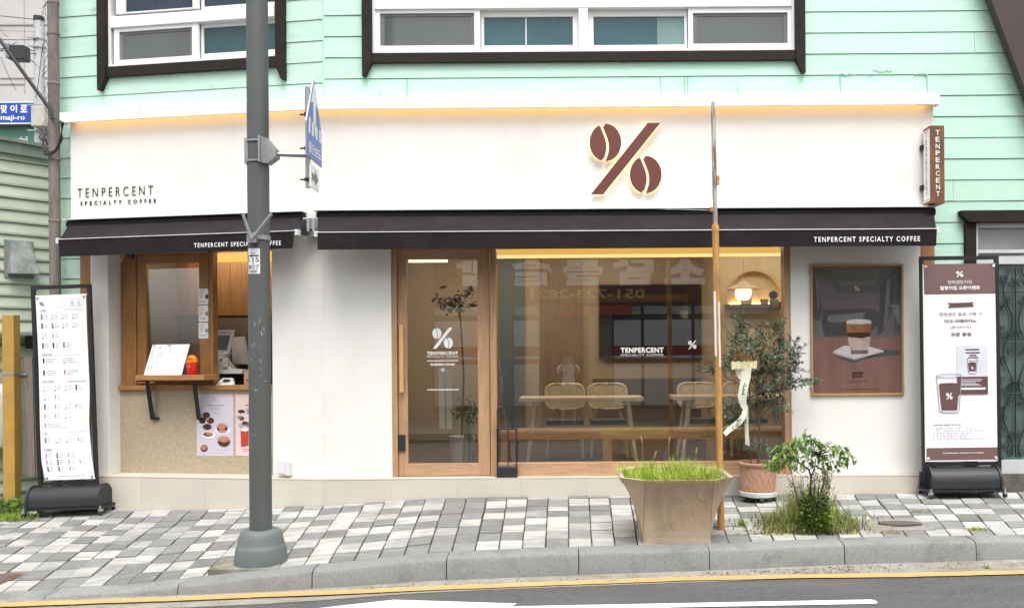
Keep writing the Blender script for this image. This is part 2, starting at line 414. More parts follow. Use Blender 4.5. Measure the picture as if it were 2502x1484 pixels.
g = MB(); g.quad((-300, -300, -1.2), (300, -300, -1.2), (300, 300, -1.2), (-300, 300, -1.2))
build('ground', g, mat('bare_ground', (.16, .15, .13), .95, .2, 1), kind='structure')

KW = .21
def kerb_front(x): k = interp(KERB, x); return k[0] - KW
xs = [-9.5 + .25 * i for i in range(int(17.5 / .25) + 1)]
# road: from the gutter to the far kerb
rd = MB(); n = len(xs)
GUT = .30
rows = [lambda x: kerb_front(x) - GUT, lambda x: -4.2, lambda x: -6, lambda x: -8.45]
vs = [Vector((x, f(x), road_z(x, 0))) for f in rows for x in xs]
rd.add(vs, [((r + 1) * n + i, (r + 1) * n + i + 1, r * n + i + 1, r * n + i) for r in range(3) for i in range(n - 1)])
for s, e in ((-60, -9.5), (8, 60)): rd.quad((s, -8.45, road_z(s, 0)), (e, -8.45, road_z(e, 0)), (e, -2.6, road_z(e, 0)), (s, -2.6, road_z(s, 0)))
road = build('road', rd, asphalt, kind='structure', org=(0, -5, -.25))
gt = MB()
vs = [Vector((x, f(x), road_z(x, 0) + h)) for f, h in ((lambda x: kerb_front(x) + .05, .012), (lambda x: kerb_front(x) - GUT * .6, -.004), (lambda x: kerb_front(x) - GUT - .03, .004)) for x in xs]
gt.add(vs, [((r + 1) * n + i, (r + 1) * n + i + 1, r * n + i + 1, r * n + i) for r in range(2) for i in range(n - 1)])
build('gutter', gt, gutter_m, kind='structure', org=(0, -2.6, -.25))
# yellow edge line just outside the gutter
def strip(mb, ctr, half, lift, x0, x1, step=.12, jit=.004):
    k = int((x1 - x0) / step); vs = []
    for i in range(k + 1):
        x = x0 + (x1 - x0) * i / k; y = ctr(x)
        for sgn in (-1, 1): vs.append(Vector((x, y + sgn * half + rng.uniform(-jit, jit), road_z(x, 0) + lift)))
    mb.add(vs, [(2 * i, 2 * i + 2, 2 * i + 3, 2 * i + 1) for i in range(k)])
YL = [(p.x, p.y) for p in (road_pt(x, y) for x, y in ((0, 1478.5), (433, 1463.5), (768, 1450), (1100, 1436), (1400, 1424.5), (1670, 1415), (1960, 1408.5), (2200, 1406), (2501, 1398.5)))]
YL = [(-9.5, YL[0][1] - .25)] + YL + [(8, YL[-1][1] + .2)]
yl = MB(); strip(yl, lambda x: interp(YL, x)[0], .058, .010, -9.4, 7.8)
build('edge_line', yl, yellow_paint, kind='structure', org=(0, -2.9, -.24))
wl_ = MB()
a, b = road_pt(1290, 1485.5), road_pt(2134, 1469.5)
dv = (b - a).normalized(); ww = Vector((-dv.y, dv.x, 0)) * .05
P = [a - dv * 1.6 + ww, a - dv * 1.6 - ww, b - ww, b + dv * .02 - ww * .4, b + dv * .02 + ww * .4, b + ww]
for p in P: p.z = road_z(p.x, 0) + .006
wl_.add(P, [tuple(range(len(P)))])
build('lane_line', wl_, white_paint, kind='structure', org=(0, -3.4, -.24))
# white diamond outline ahead of the crossing (only its far corner is in the picture)
dm = MB()
o1, o2, o3 = road_pt(640, 1499, .006), road_pt(963, 1463, .006), road_pt(1263, 1472.5, .006)
i1, i3 = road_pt(985, 1487, .006), road_pt(1090, 1478, .006)
far = Vector((o1.x + o3.x - o2.x, o1.y + o3.y - o2.y - 1.1, 0)); far.z = road_z(far.x, 0) + .006
ctr = (o1 + o2 + o3 + far) / 4
inn = [ctr + (p - ctr) * .55 for p in (o1, o2, o3, far)]
dm.add([o1, o2, o3, far] + inn, [(0, 1, 5, 4), (1, 2, 6, 5), (2, 3, 7, 6), (3, 0, 4, 7)])
build('road_marking', dm, white_paint, kind='structure', org=ctr)

# kerb stones
kr = MB(); kr.add([Vector((x, interp(KERB, x)[0] - dy, interp(KERB, x)[1] - .035)) for dy in (.03, KW - .03) for x in xs], [(n + i, n + i + 1, i + 1, i) for i in range(n - 1)])
kerb = build('kerb', kr, pav_base, kind='structure', org=(0, -2.4, -.1))
def kerb_joint(px, py):
    z = -.1
    for _ in range(5):
        u, v = uv(px, py); d = (CZ - z) * F / v; x = u / F * d; z = interp(KERB, x)[1]
    return x
KJ = [-7.7, -6.65, -5.6, kerb_joint(-150, 1470), kerb_joint(112, 1452), kerb_joint(437, 1424), kerb_joint(768, 1386), kerb_joint(1093, 1356), kerb_joint(1413, 1344), kerb_joint(1733, 1340), kerb_joint(2057, 1322), kerb_joint(2380, 1318), 4.5, 5.5, 6.5]
KS_BACK = Vector((0, 0, 0))
for xa, xb in zip(KJ, KJ[1:]):
    m = MB(); k = 5; prof = []
    dz = rng.uniform(-.003, .003); dyy = rng.uniform(-.004, .004)
    for i in range(k):
        x = xa + .004 + (xb - xa - .008) * i / (k - 1); y, z = interp(KERB, x); y += dyy; z += dz
        zr = road_z(x, 0) - .03; r = min(.045, max(.01, (z - zr) * .3))
        prof += [(x, y, zr), (x, y, z), (x, y - KW + r, z - .004), (x, y - KW + r * .3, z - r * .35 - .004), (x, y - KW, z - r), (x, y - KW - .008, zr)]
    fs = [((i) * 6 + j, i * 6 + (j + 1) % 6, (i + 1) * 6 + (j + 1) % 6, (i + 1) * 6 + j) for i in range(k - 1) for j in range(6)]
    fs += [tuple(range(5, -1, -1)), tuple(range((k - 1) * 6, k * 6))]
    m.add(prof, fs); build('kerb_stone', m, granite, kerb, smooth=35)
# paving: a bed and single pavers, striped light and grey two columns at a time
pb = MB(); cols = [-8.0 + .5 * i for i in range(30)]
vs = []
for x in cols:
    for t in [i / 12 for i in range(13)]:
        p = on_column(x, t); p.z -= .022; vs.append(p)
pb.add(vs, [(i * 13 + j, (i + 1) * 13 + j, (i + 1) * 13 + j + 1, i * 13 + j + 1) for i in range(len(cols) - 1) for j in range(12)])
pavement = build('pavement', pb, pav_base, kind='structure', org=(0, -1.2, -.1))
PW, PD = .193, .297
cells = []
xo = -.008
i0, i1_ = -38, 27
for ci in range(i0, i1_):
    xa, xb = xo + ci * PW, xo + (ci + 1) * PW
    A, B = column(xa); A2, B2 = column(xb)
    ln = ((B - A).length + (B2 - A2).length) / 2; k = math.ceil(ln / PD - .12)
    pair = math.floor(ci / 2)
    for j in range(k):
        t0, t1 = j * PD / ln, min(1.0, (j + 1) * PD / ln)
        if j == k - 1: t1 = 1.0
        c = on_column((xa + xb) / 2, (t0 + t1) / 2)
        light = (j + pair) % 2 == 0
        q = rng.random()
        if q < .07: light = not light
        # strips of mostly grey and mostly light setts, as laid
        if ci in (-6, -5) : light = q < .25 and j < 7
        if ci in (-20, -19) and j > 3: light = q < .2
        cells.append((c, xa, xb, t0, t1, 2 if rng.random() < .07 else int(light)))
def cell_mesh(m, xa, xb, t0, t1, mi=0):
    g1, h = .0032, rng.uniform(-.007, .005)
    e = .004 / max(.2, 1)
    qs = [on_column(xa + g1 * rng.uniform(.5, 2.6), t0 + e), on_column(xb - g1 * rng.uniform(.5, 2.6), t0 + e), on_column(xb - g1 * rng.uniform(.5, 2.6), t1 - e), on_column(xa + g1 * rng.uniform(.5, 2.6), t1 - e)]
    for p in qs: p.z += h + rng.uniform(-.002, .002)
    cc = sum(qs, Vector()) / 4
    low = [p - Vector((0, 0, .03)) for p in qs]
    mid = [Vector((p.x, p.y, p.z - .004)) for p in qs]
    top = [p + (cc - p).normalized() * .005 for p in qs]
    b = low + mid + top
    fs = [(8, 9, 10, 11)] + [(4 * r + i, 4 * r + (i + 1) % 4, 4 * r + 4 + (i + 1) % 4, 4 * r + 4 + i) for r in (0, 1) for i in range(4)]
    m.add(b, fs, mi)
vis = sorted(cells, key=lambda c: (0 if -4.75 + .1 * 0 < c[0].x / (c[0].y + CD) * 9.44 + 0 and -6.25 < c[0].x / (c[0].y + CD) * 9.44 < 5.02 else 1, c[0].y))
inview = [c for c in vis if -6.25 < c[0].x / (c[0].y + CD) * 9.44 < 5.02]
inset = set(id(c) for c in inview[:300])
rest = MB()
for c in cells:
    pal = rng.randrange(3)
    if id(c) in inset:
        m = MB(); cell_mesh(m, *c[1:5]); build('paver', m, PAVE_M[0] if c[5] == 2 else (PAVE_L if c[5] else PAVE_G)[pal], pavement)
    else: cell_mesh(rest, *c[1:5], 6 if c[5] == 2 else (0 if c[5] else 3) + pal)
build('paver_field', rest, PAVE_L + PAVE_G + PAVE_M, pavement, kind='stuff')
# utility cover set among the pavers on the right, its worn concrete slab
def on_pave(px, py):
    y = -1.5
    for _ in range(12):
        p = at(px, py, y); u, v = uv(px, py); d = (CZ - pave_z(p.x, y)) * F / v; y = d - CD
    return Vector((u / F * d, y, pave_z(u / F * d, y)))
c0 = on_pave(2198, 1279)
mc = MB(); q = [on_pave(x, y) for x, y in ((2128, 1296), (2285, 1293), (2240, 1266), (2108, 1268))]
for p in q: p.z += .004
mc.add(q + [p - Vector((0, 0, .03)) for p in q], [(0, 1, 2, 3), (1, 0, 4, 5), (2, 1, 5, 6), (3, 2, 6, 7), (0, 3, 7, 4)])
mc.add([Vector((c0.x + .20 * math.cos(w), c0.y + .12 * math.sin(w), pave_z(c0.x, c0.y) + .010 + .0)) for w in [2 * math.pi * i / 28 for i in range(28)]], [tuple(range(28))], 1)
mc.add([Vector((c0.x + .17 * math.cos(w), c0.y + .095 * math.sin(w), pave_z(c0.x, c0.y) + .014)) for w in [2 * math.pi * i / 28 for i in range(28)]], [tuple(range(28))], 1)
iron = mat('cast_iron', (.12, .095, .088), .7, .25, 12, .4, 70)
tag(build('valve_cover', mc, [gutter_m, iron], org=c0), 'round iron valve cover in a worn concrete slab among the pavers', 'utility cover')
c1 = on_pave(-2, 1413)
mr_ = MB(); mr_.box(c1.x - .30, c1.x + .12, c1.y - .17, c1.y + .17, c1.z - .03, c1.z + .006)
mr_.box(c1.x - .26, c1.x + .09, c1.y - .14, c1.y + .14, c1.z, c1.z + .010, 1)
tag(build('drain_cover', mr_, [mat('red_iron', (.20, .085, .06), .8, .3, 12, .4, 60), iron], org=c1), 'rusty reddish iron cover set in the pavement by the dropped kerb', 'utility cover')
# grit and small litter washed into the gutter
gg = MB(); rq = random.Random(31)
for _ in range(900):
    x = rq.uniform(-5.2, 5.0); y = kerb_front(x) - abs(rq.gauss(0, .10)) - .012; z = road_z(x, 0) + .004; s_ = rq.uniform(.003, .009) * (1.8 if rq.random() < .05 else 1)
    a_ = rq.uniform(0, 6.28); c_, n_ = math.cos(a_) * s_, math.sin(a_) * s_; p = Vector((x, y, z))
    gg.add([p + Vector((c_, n_, 0)), p + Vector((-n_, c_, 0)), p + Vector((-c_, -n_, 0)), p + Vector((n_, -c_, 0)), p + Vector((0, 0, s_ * .9))], [(0, 1, 4), (1, 2, 4), (2, 3, 4), (3, 0, 4)], rq.choice((0, 0, 1, 2, 3)))
for _ in range(160):
    x = rq.gauss(2.0, .45); y = kerb_front(x) - rq.uniform(.03, .26); s_ = rq.uniform(.006, .02); p = Vector((x, y, road_z(x, 0) + .006)); a_ = rq.uniform(0, 6.28); c_, n_ = math.cos(a_) * s_, math.sin(a_) * s_
    gg.add([p + Vector((c_, n_, 0)), p + Vector((-n_ * .5, c_ * .5, .003)), p + Vector((-c_, -n_, 0)), p + Vector((n_ * .5, -c_ * .5, .004))], [(0, 1, 2, 3)], rq.choice((0, 1, 2, 3, 3)))
tag(build('gutter_grit', gg, [mat('grit_grey', (.25, .24, .22), .9), mat('grit_dark', (.06, .055, .05), .9), mat('grit_pale', (.5, .48, .44), .9), mat('dead_leaf', (.22, .13, .06), .8)], org=(0, -2.6, -.25)), 'grit and dead leaf bits lying in the gutter along the kerb', 'grit', kind='stuff')
# cracks and dark patches of the carriageway surface

# ------------------------------------------------------------------ the cafe building
cafe = thing('cafe_building', 'two storey mint clapboard building with a white coffee shop front', 'building', (0, 0, 0))
def X(px, py=700, n=0.0): return FM.px(px, py, n)[0]
def Z(py, px=1388, n=0.0): return FM.px(px, py, n)[1]
SN = -.12                                     # clapboard face, set back from the shopfront
RIGHT = X(2283); SILL = Z(1163, 1250)
z_par0, z_par1 = Z(266, 900, .1), Z(240, 900, .1)
z_fas0 = Z(535, 1300)
ZTOP = 6.15
# main upper window opening and boards
W1 = dict(a0=X(887, 80, SN), a1=X(1963, 80, SN), b0=Z(190, 895, SN), rail0=Z(153, 1400, SN), rail1=Z(130, 1400, SN))
# backing walls
bk = MB()
bk.fbox(FM, CORNER + .02, 5.7, z_fas0 - .2, ZTOP, SN - .25, SN - .14)
bk.fbox(FM, RIGHT - .35, 5.7, -.1, z_fas0 - .2, SN - .25, SN - .14)
bk.fbox(FL, FL.s0 - .14, -.03, z_fas0 - .2, ZTOP, SN - .25, SN - .14)
bk.fbox(FL, FL.s0 - .14, FL.s0 + .18, -.4, z_fas0 - .2, SN - .25, SN - .14)
wall = hold('siding_wall', cafe); each('backing', bk, mat('green_backing', (.09, .17, .13), .9), wall)
# side of the building running back on the left
sw = MB(); p0, p1 = FL.pt(FL.s0 - .14, 0, SN - .02), FL.pt(FL.s0 - .14, 0, SN - .02) + Vector((-.9, 6, 0))
sw.prism([(p0.x, p0.y, -.4), (p1.x, p1.y, -.4), (p1.x, p1.y, ZTOP), (p0.x, p0.y, ZTOP)], (.1, .0, 0))
build('side_wall', sw, siding_worn, cafe)
def plank(fr, a0, a1, z0, z1, m):
    """one clapboard: bottom edge proud of the top edge, a shadow gap under it"""
    mb = MB(); g = .0055; lo, hi = SN + .006 + rng.uniform(-.0015, .0015), SN - .003
    j = rng.uniform(-.0015, .0015)
    mb.hexa([fr.pt(a0 + .002, z0 + g + j, lo), fr.pt(a1 - .002, z0 + g - j, lo), fr.pt(a1 - .002, z0 + g - j, SN - .02), fr.pt(a0 + .002, z0 + g + j, SN - .02),
             fr.pt(a0 + .002, z1 - .001, hi), fr.pt(a1 - .002, z1 - .001, hi), fr.pt(a1 - .002, z1 - .001, SN - .02), fr.pt(a0 + .002, z1 - .001, SN - .02)])
    build('plank', mb, m, wall)
def course(fr, a0, a1, z0, z1, m, joints=()):
    js = [a0] + [j for j in sorted(joints) if a0 + .1 < j < a1 - .1] + [a1]
    for s, e in zip(js, js[1:]): plank(fr, s, e, z0, z1, m)
PITCH = .2354; zk = Z(234, 2300, SN)
W1a, W1b = W1['a0'] + .03, W1['a1'] - .03
DOORX = X(2362, 800, SN); LZ0 = Z(545, 2400, SN)
JO = {-1: [X(1680, 210, SN), X(1000, 210, SN), X(2058, 210, SN), X(2265, 210, SN)], 0: [X(1613, 170, SN)], 2: [4.55], 4: [-2.2], -5: [4.3]}
for k in range(-19, 8):
    z0, z1 = zk + k * PITCH, zk + (k + 1) * PITCH
    if z0 > ZTOP: break
    jo = JO.get(k, [])
    if z1 < z_par0 - .05:
        a0 = RIGHT - .22
        if z0 < .12: continue
        if z0 > LZ0: course(FM, a0, 5.62, z0, z1, siding, jo)
        else:
            course(FM, a0, DOORX + .04, z0, z1, siding, jo)
            if z1 > LZ0 + .06: course(FM, DOORX + .04, 5.62, LZ0 + .03, z1, siding)
    else:
        zr = W1['rail0'] + .02
        if z0 >= zr - .03:
            course(FM, CORNER + .004, W1a, z0, z1, siding, jo); course(FM, W1b, 5.62, z0, z1, siding, jo)
        elif z1 > zr + .03:
            course(FM, CORNER + .004, W1a, z0, z1, siding, jo); course(FM, W1a, W1b, z0, zr, siding, jo); course(FM, W1b, 5.62, z0, z1, siding, jo)
        else: course(FM, CORNER + .004, 5.62, z0, z1, siding, jo)
def lX(px, py, n=0.0): return FL.px(px, py, n)[0]
def lZ(px, py, n=0.0): return FL.px(px, py, n)[1]
W2a, W2b = lX(246, 100, SN) + .03, lX(700, 100, SN) - .03
W2r0, W2r1 = lZ(470, 178, SN), lZ(470, 154, SN)
zl = lZ(148.5, 43.7, SN)
for k in range(-24, 5):
    z0, z1 = zl + k * PITCH, zl + (k + 1) * PITCH
    if z0 > ZTOP: break
    aL = FL.s0 - .13
    if z1 < lZ(300, 290) - .1: course(FL, aL, FL.s0 + .17, z0, z1, siding_worn) if z0 > -.2 else None
    elif z0 >= W2r0 - .02:
        course(FL, aL, W2a, z0, z1, siding_worn); course(FL, W2b, -.004, z0, z1, siding_worn)
    elif z1 > W2r0 + .04:
        course(FL, aL, W2a, z0, z1, siding_worn); course(FL, W2a, W2b, z0, W2r0, siding_worn); course(FL, W2b, -.004, z0, z1, siding_worn)
    else: course(FL, aL, -.004, z0, z1, siding_worn)
# corner bead between the two walls
cb = MB(); cb.tube([FM.pt(CORNER, z_par1, SN + .0), FM.pt(CORNER, ZTOP, SN + .0)], .012, 6)
build('corner_bead', cb, siding, cafe)

# upper windows
def upper_window(fr, px_, a0, a1, railz0, railz1, tipz, sashes, fixed, label, upper=None, top=None):
    w = MB(); wb = .105
    top = top or ZTOP
    # outer stiles with a slanted foot
    for s, e, fl in ((a0, a0 + wb, 1), (a1 - wb, a1, -1)):
        zz = railz0
        poly = [(s, top), (s, tipz), (s + wb * .35, tipz), (e, zz + .0), (e, top)] if fl == 1 else [(e, top), (e, tipz), (e - wb * .35, tipz), (s, zz), (s, top)]
        w.fpoly(fr, poly if fl == -1 else poly[::-1], SN - .02, SN + .07)
    win = hold('window', cafe, label); each('stile_board', w, darkwood_v, win)
    r = MB(); r.fbox(fr, a0 + wb - .01, a1 - wb + .01, railz0, railz1, SN - .02, SN + .05); build('sill_board', r, darkwood, win)
    fb = MB(); fa, fe = a0 + wb, a1 - wb; fz0 = railz1
    fb.fbox(fr, fa, fe, fz0, fz0 + .035, SN - .10, SN + .02)
    for s in (fa, fe - .03): fb.fbox(fr, s, s + .03, fz0 + .035, top, SN - .10, SN + .015)
    for s, e in fixed: fb.fbox(fr, s, e, fz0 + .035, top, SN - .10, SN + .012)
    if upper: fb.fbox(fr, fa + .03, fe - .03, upper[0], upper[1], SN - .10, SN + .017)
    each('frame', fb, pvc, win, bevel=.004)
    for (s, e, z0, z1, n, fw, pm, kind) in sashes:
        sb = MB(); m1, m2, m3, m4 = fw
        sb.fbox(fr, s, s + m1, z0, z1, n - .04, n); sb.fbox(fr, e - m2, e, z0, z1, n - .04, n)
        sb.fbox(fr, s + m1, e - m2, z0, z0 + m3, n - .04, n - .001); sb.fbox(fr, s + m1, e - m2, z1 - m4, z1, n - .04, n - .001)
        build('sash', sb, pvc, win, bevel=.003)
        p = MB(); p.fbox(fr, s + m1 - .005, e - m2 + .005, z0 + m3 - .005, z1 - m4 + .005, n - .03, n - .024)
        build('pane', p, pm, win)
        if kind == 'screen':
            q = MB(); ins = .045
            for u0, u1, v0, v1 in ((s + m1, s + m1 + ins, z0 + m3, z1 - m4), (e - m2 - ins * .8, e - m2, z0 + m3, z1 - m4)): q.fbox(fr, u0, u1, v0, v1, n - .024, n - .018)
            q.fbox(fr, s + m1, e - m2, z1 - m4 - .03, z1 - m4, n - .024, n - .017)
            each('screen_frame', q, screen_mesh, win)
        elif kind == 'bar':
            q = MB(); mid = s + (e - s) * .46; q.fbox(fr, mid - .006, mid + .006, z0 + m3, z1 - m4, n - .024, n - .02); build('glazing_bar', q, pvc, win)
        elif kind == 'blind':
            q = MB(); q.fbox(fr, s + (e - s) * .70, e - m2, z0 + m3, z1 - m4, n - .024, n - .022); build('curtain', q, mat('pale_teal_curtain', (.16, .26, .25), .5, .1, 4), win)
    return win
SF = SN - .005
def sx(px): return X(px, 70, SN)
zS0, zS1 = Z(126, 1400, SN), Z(20, 1400, SN)
def sash(px0, px1, q0, q1, pz0, pz1, n, pm, kind):
    s, e = sx(px0), sx(px1); return (s, e, zS0, zS1, n, (sx(q0) - s, e - sx(q1), Z(pz0, (q0 + q1) / 2, SN) - zS0, zS1 - Z(pz1, (q0 + q1) / 2, SN)), pm, kind)
zu = Z(12, 1400, SN)
upper_window(FM, None, W1['a0'], W1['a1'], W1['rail0'], W1['rail1'], W1['b0'],
    [sash(914, 1173, 928, 1158, 111, 32, SF, pane_grey, 'screen'), sash(1174, 1413, 1181, 1399, 107, 37, SF - .045, pane_teal, 'bar'),
     sash(1436, 1680, 1450, 1673, 106, 36, SF - .045, pane_teal, 'blind'), sash(1681, 1936, 1693, 1924, 106, 31, SF, pane_grey, 'screen')],
    [(sx(1413), sx(1436))], 'wide white four pane window of the upper floor', upper=(zu - .04, zu + .06))
def ls(px0, px1, q0, q1, zb, zt, pz0, pz1, n, pm, kind):
    pxm = (px0 + px1) / 2; s, e = lX(px0, 90, SN), lX(px1, 90, SN); z0, z1 = lZ(pxm, zb, SN), lZ(pxm, zt, SN)
    return (s, e, z0, z1, n, (lX(q0, 100, SN) - s, e - lX(q1, 100, SN), lZ(pxm, pz0, SN) - z0, z1 - lZ(pxm, pz1, SN)), pm, kind)
zr0, zr1 = lZ(470, 56, SN), lZ(470, 28, SN)
upper_window(FL, None, lX(246, 100, SN), lX(700, 100, SN), W2r0, W2r1, lZ(250, 224, SN),
    [ls(277, 484, 290, 468, 150, 59, 141, 72, SF, pane_grey, 'screen'), ls(485, 681, 491, 672, 142, 46, 122, 58, SF - .045, pane_teal, ''),
     ls(283, 484, 306, 470, 27, -60, 24, -50, SF, pane_blue, ''), ls(486, 681, 492, 672, 20, -70, 6, -60, SF - .045, pane_blue, '')],
    [], 'white four pane window of the upper floor behind the grey pole', upper=(zr0, zr1))
# patched board edges and old bracket marks on the clapboards
pt_ = MB()
for px, y0, y1 in ((994, 193, 238), (1672, 190, 236), (1680, 190, 236), (1801, 212, 235), (2052, 186, 226), (2264, 182, 224), (928, 225, 236)):
    a = X(px, 210, SN); pt_.fbox(FM, a - .004, a + .004, Z(y1, px, SN), Z(y0, px, SN), SN - .01, SN + .010)
for px in range(2056, 2262, 6):
    yy = 182 + rng.uniform(-2, 2) - (7 if 2130 < px < 2180 else 0); a = X(px, 180, SN)
    if 2085 < px < 2118 or 2186 < px < 2235: continue
    pt_.fbox(FM, a - .012, a + .014, Z(yy + 2, px, SN), Z(yy - 1, px, SN), SN - .01, SN + .010)
build('board_patch', pt_, mat('green_seam', (.26, .46, .34), .8, .3, 20), cafe, kind='stuff')

# shopfront: fascia, parapet with its light strip
fa = MB()
fa.fbox(FM, CORNER - .0, RIGHT, z_fas0 - .1, z_par0 + .05, SN, 0)
LS0 = lX(172, 400)
fa.fbox(FL, LS0, -.0005, z_fas0 - .1, z_par0 + .05, SN, 0)
each('fascia', fa, plaster, cafe, bevel=.006)
pa = MB(); PN = .11
def bend(n): # corner point shared by both frames, n in front
    p = FM.pt(0, 0, n); q = (FL.un + FM.un).normalized(); k = n / q.dot(FM.un); return Vector((CORNER, 0)) + q * k
def ring(fr_pts, z0, z1):
    pass
def bent_box(mb, aL, aR, z0, z1, n0, n1, mi=0):
    """a band that follows the bend of the front from aL on the left wall to aR on the main wall"""
    L = [FL.pt(aL, 0, n0), Vector((*bend(n0), 0)), FM.pt(aR, 0, n0)]; H = [FL.pt(aL, 0, n1), Vector((*bend(n1), 0)), FM.pt(aR, 0, n1)]
    vs = []
    for i in range(3):
        for q, z in ((L[i], z0), (H[i], z0), (H[i], z1), (L[i], z1)): vs.append(Vector((q.x, q.y, z)))
    mb.add(vs, [(0, 1, 2, 3), (11, 10, 9, 8)] + [(i * 4 + j, (i + 1) * 4 + j, (i + 1) * 4 + (j + 1) % 4, i * 4 + (j + 1) % 4) for i in range(2) for j in range(4)], mi)
PL, PR = lX(147, 290, .1), X(2295, 245, .1)
bent_box(pa, PL, PR, z_par0 + .035, z_par1, SN + .0, PN)
bent_box(pa, PL + .001, PR - .001, z_par0, z_par0 + .035, PN - .022, PN)
pa.fbox(FL, PL, PL + .02, z_par0, z_par0 + .035, .001, PN - .022); pa.fbox(FM, PR - .02, PR, z_par0, z_par0 + .035, .001, PN - .022)
each('parapet', pa, parapet_white, cafe)
le = MB(); bent_box(le, PL + .12, PR - .1, z_par0 + .018, z_par0 + .033, .052, .078)
build('light_strip', le, led_warm, cafe)

# walls of the ground floor
ZW = z_fas0 - .1
gw = MB()
gw.fbox(FM, CORNER + .0, X(955), SILL, ZW, -.28, -.002)
gw.fbox(FM, X(1932, 850), X(2250, 850), SILL, ZW, -.28, -.002)
each('front_wall', gw, plaster, cafe, bevel=.004)
gl = MB(); aP0 = lX(665, 900)
gl.fbox(FL, aP0, -.0005, SILL, ZW, -.28, -.002)
gl.fbox(FL, lX(222, 900), lX(265, 900), SILL, ZW, -.28, -.002)
each('pillar', gl, plaster, cafe, bevel=.004)
ws = MB(); ws.fbox(FM, X(2250, 850) + .002, X(2287, 850), SILL - .1, ZW, -.12, -.03); build('corner_board', ws, cedar_v, cafe)
ws = MB(); ws.fbox(FL, lX(193, 900), lX(222, 900) - .002, SILL - .3, ZW, -.12, -.03); build('corner_board', ws, cedar_v, cafe)
# plinth: bed, tiles, cap
pl = MB(); bent_box(pl, FL.s0 + .12, RIGHT, -.5, SILL - .006, -.25, .075)
plinth = build('plinth', pl, grout, cafe)
tx = [X(p, 1190, .1) for p in (787, 796, 957, 1117.5, 1273.5, 1432, 1590, 1748, 1906, 2064, 2222, 2283)]
for i, (s, e) in enumerate(zip(tx, tx[1:])):
    m = MB(); m.fbox(FM, s + .0004, e - .0012, -.45, SILL - .012, .07, .1 + rng.uniform(-.001, .001)); build('plinth_tile', m, plinth_m, plinth)
lx = [lX(p, 1200, .1) for p in (787, 655, 500, 345, 207)]
for s, e in zip(lx[1:], lx):
    m = MB(); m.fbox(FL, s + .0012, e - .0004, -.45, SILL - .012, .07, .1 + rng.uniform(-.001, .001)); build('plinth_tile', m, plinth_m, plinth)
cp = MB(); bent_box(cp, FL.s0 + .14, RIGHT, SILL - .010, SILL, -.25, .102); build('plinth_cap', cp, plinth_m, plinth)

# door and shop window
ZG = ZW - .0
D0 = dict(j0=X(955), j1=X(967.5), l1=X(1194), m0=X(1195.5), m1=X(1211), w1=X(1917, 850), w2=X(1931.5, 850))
dj = MB(); dj.fbox(FM, D0['j0'], D0['j1'], SILL, ZG, -.16, -.02); door = hold('door', cafe); build('jamb', dj, oak_v, door)
NL = -.06
dl = MB(); g0, g1 = X(995, 900, NL), X(1167, 900, NL); zg0, zg1 = Z(1131, 1080, NL), Z(633, 1080, NL)
dl.fbox(FM, D0['j1'] + .004, g0, SILL + .008, zg1 + .14, NL - .05, NL); dl.fbox(FM, g1, D0['l1'] - .004, SILL + .008, zg1 + .14, NL - .05, NL)
each('stile', dl, oak_v, door, bevel=.003)
dr = MB(); dr.fbox(FM, g0, g1, SILL + .008, zg0, NL - .05, NL - .001); dr.fbox(FM, g0, g1, zg1, zg1 + .14, NL - .05, NL - .001)
each('rail', dr, oak_h, door, bevel=.003)
dg = MB(); dg.fbox(FM, g0 - .004, g1 + .004, zg0 - .004, zg1 + .004, NL - .028, NL - .020); build('glass_pane', dg, clear, door)
dh = MB(); h0, h1 = X(975, 870), X(985, 870); dh.fbox(FM, h0, h1, Z(958, 980), Z(793, 980), NL + .03, NL + .06)
for yy in (815, 935): dh.fbox(FM, h0 + .008, h1 - .008, Z(yy + 4, 980), Z(yy - 4, 980), NL, NL + .03)
build('handle', dh, mat('pale_ash', (.58, .36, .17), .45, .15, 5, stretch=(10, 10, 1)), door, bevel=.004)
dk = MB(); dk.fbox(FM, X(966.5), X(985), Z(1102, 975), Z(1062, 975), NL, NL + .022); dk.fbox(FM, X(970), X(981), Z(1096, 975), Z(1082, 975), NL + .022, NL + .027)
build('lock', dk, black_plastic, door, bevel=.004)
dt = MB(); NT = NL - .0185
add_logo(dt, FM, X(1056, 825, NT), X(1106, 825, NT), Z(851, 1080, NT), Z(800, 1080, NT), NT, NT + .0008)
def tx_(mb, s, x0, x1, y0, y1, n, off=.0, sp=1.0, fr=FM, mi=0, depth=0.0):
    xm = (x0 + x1) / 2; a0, a1 = fr.px(x0, (y0 + y1) / 2, n)[0], fr.px(x1, (y0 + y1) / 2, n)[0]; z1, z0 = fr.px(xm, y0, n)[1], fr.px(xm, y1, n)[1]; mb.text(fr, s, a0, a1, z0, z1, n, off, sp, mi, depth)
tx_(dt, 'TENPERCENT', 1043, 1119, 858, 866, NT, .03, 1.1); tx_(dt, 'SPECIALTY COFFEE', 1043, 1119, 868, 872, NT, .01, 1.25)
tx_(dt, 'BUSINESS HOURS', 1052, 1111, 886.5, 892, NT, .03, 1.0); tx_(dt, 'BE', 1078, 1086, 899, 906, NT, .0)
for yy in (880.5, 951): dt.fbox(FM, X(1043, 880, NT), X(1120, 880, NT), Z(yy + .9, 1080, NT), Z(yy - .9, 1080, NT), NT, NT + .0008)
build('lettering', dt, white_print, door)
wf = MB(); wf.fbox(FM, D0['m0'], D0['m1'], SILL, ZG, -.16, -.02); wf.fbox(FM, D0['w1'], D0['w2'], SILL, ZG, -.16, -.015)
shopwin = hold('shop_window', cafe); each('jamb', wf, oak_v, shopwin)
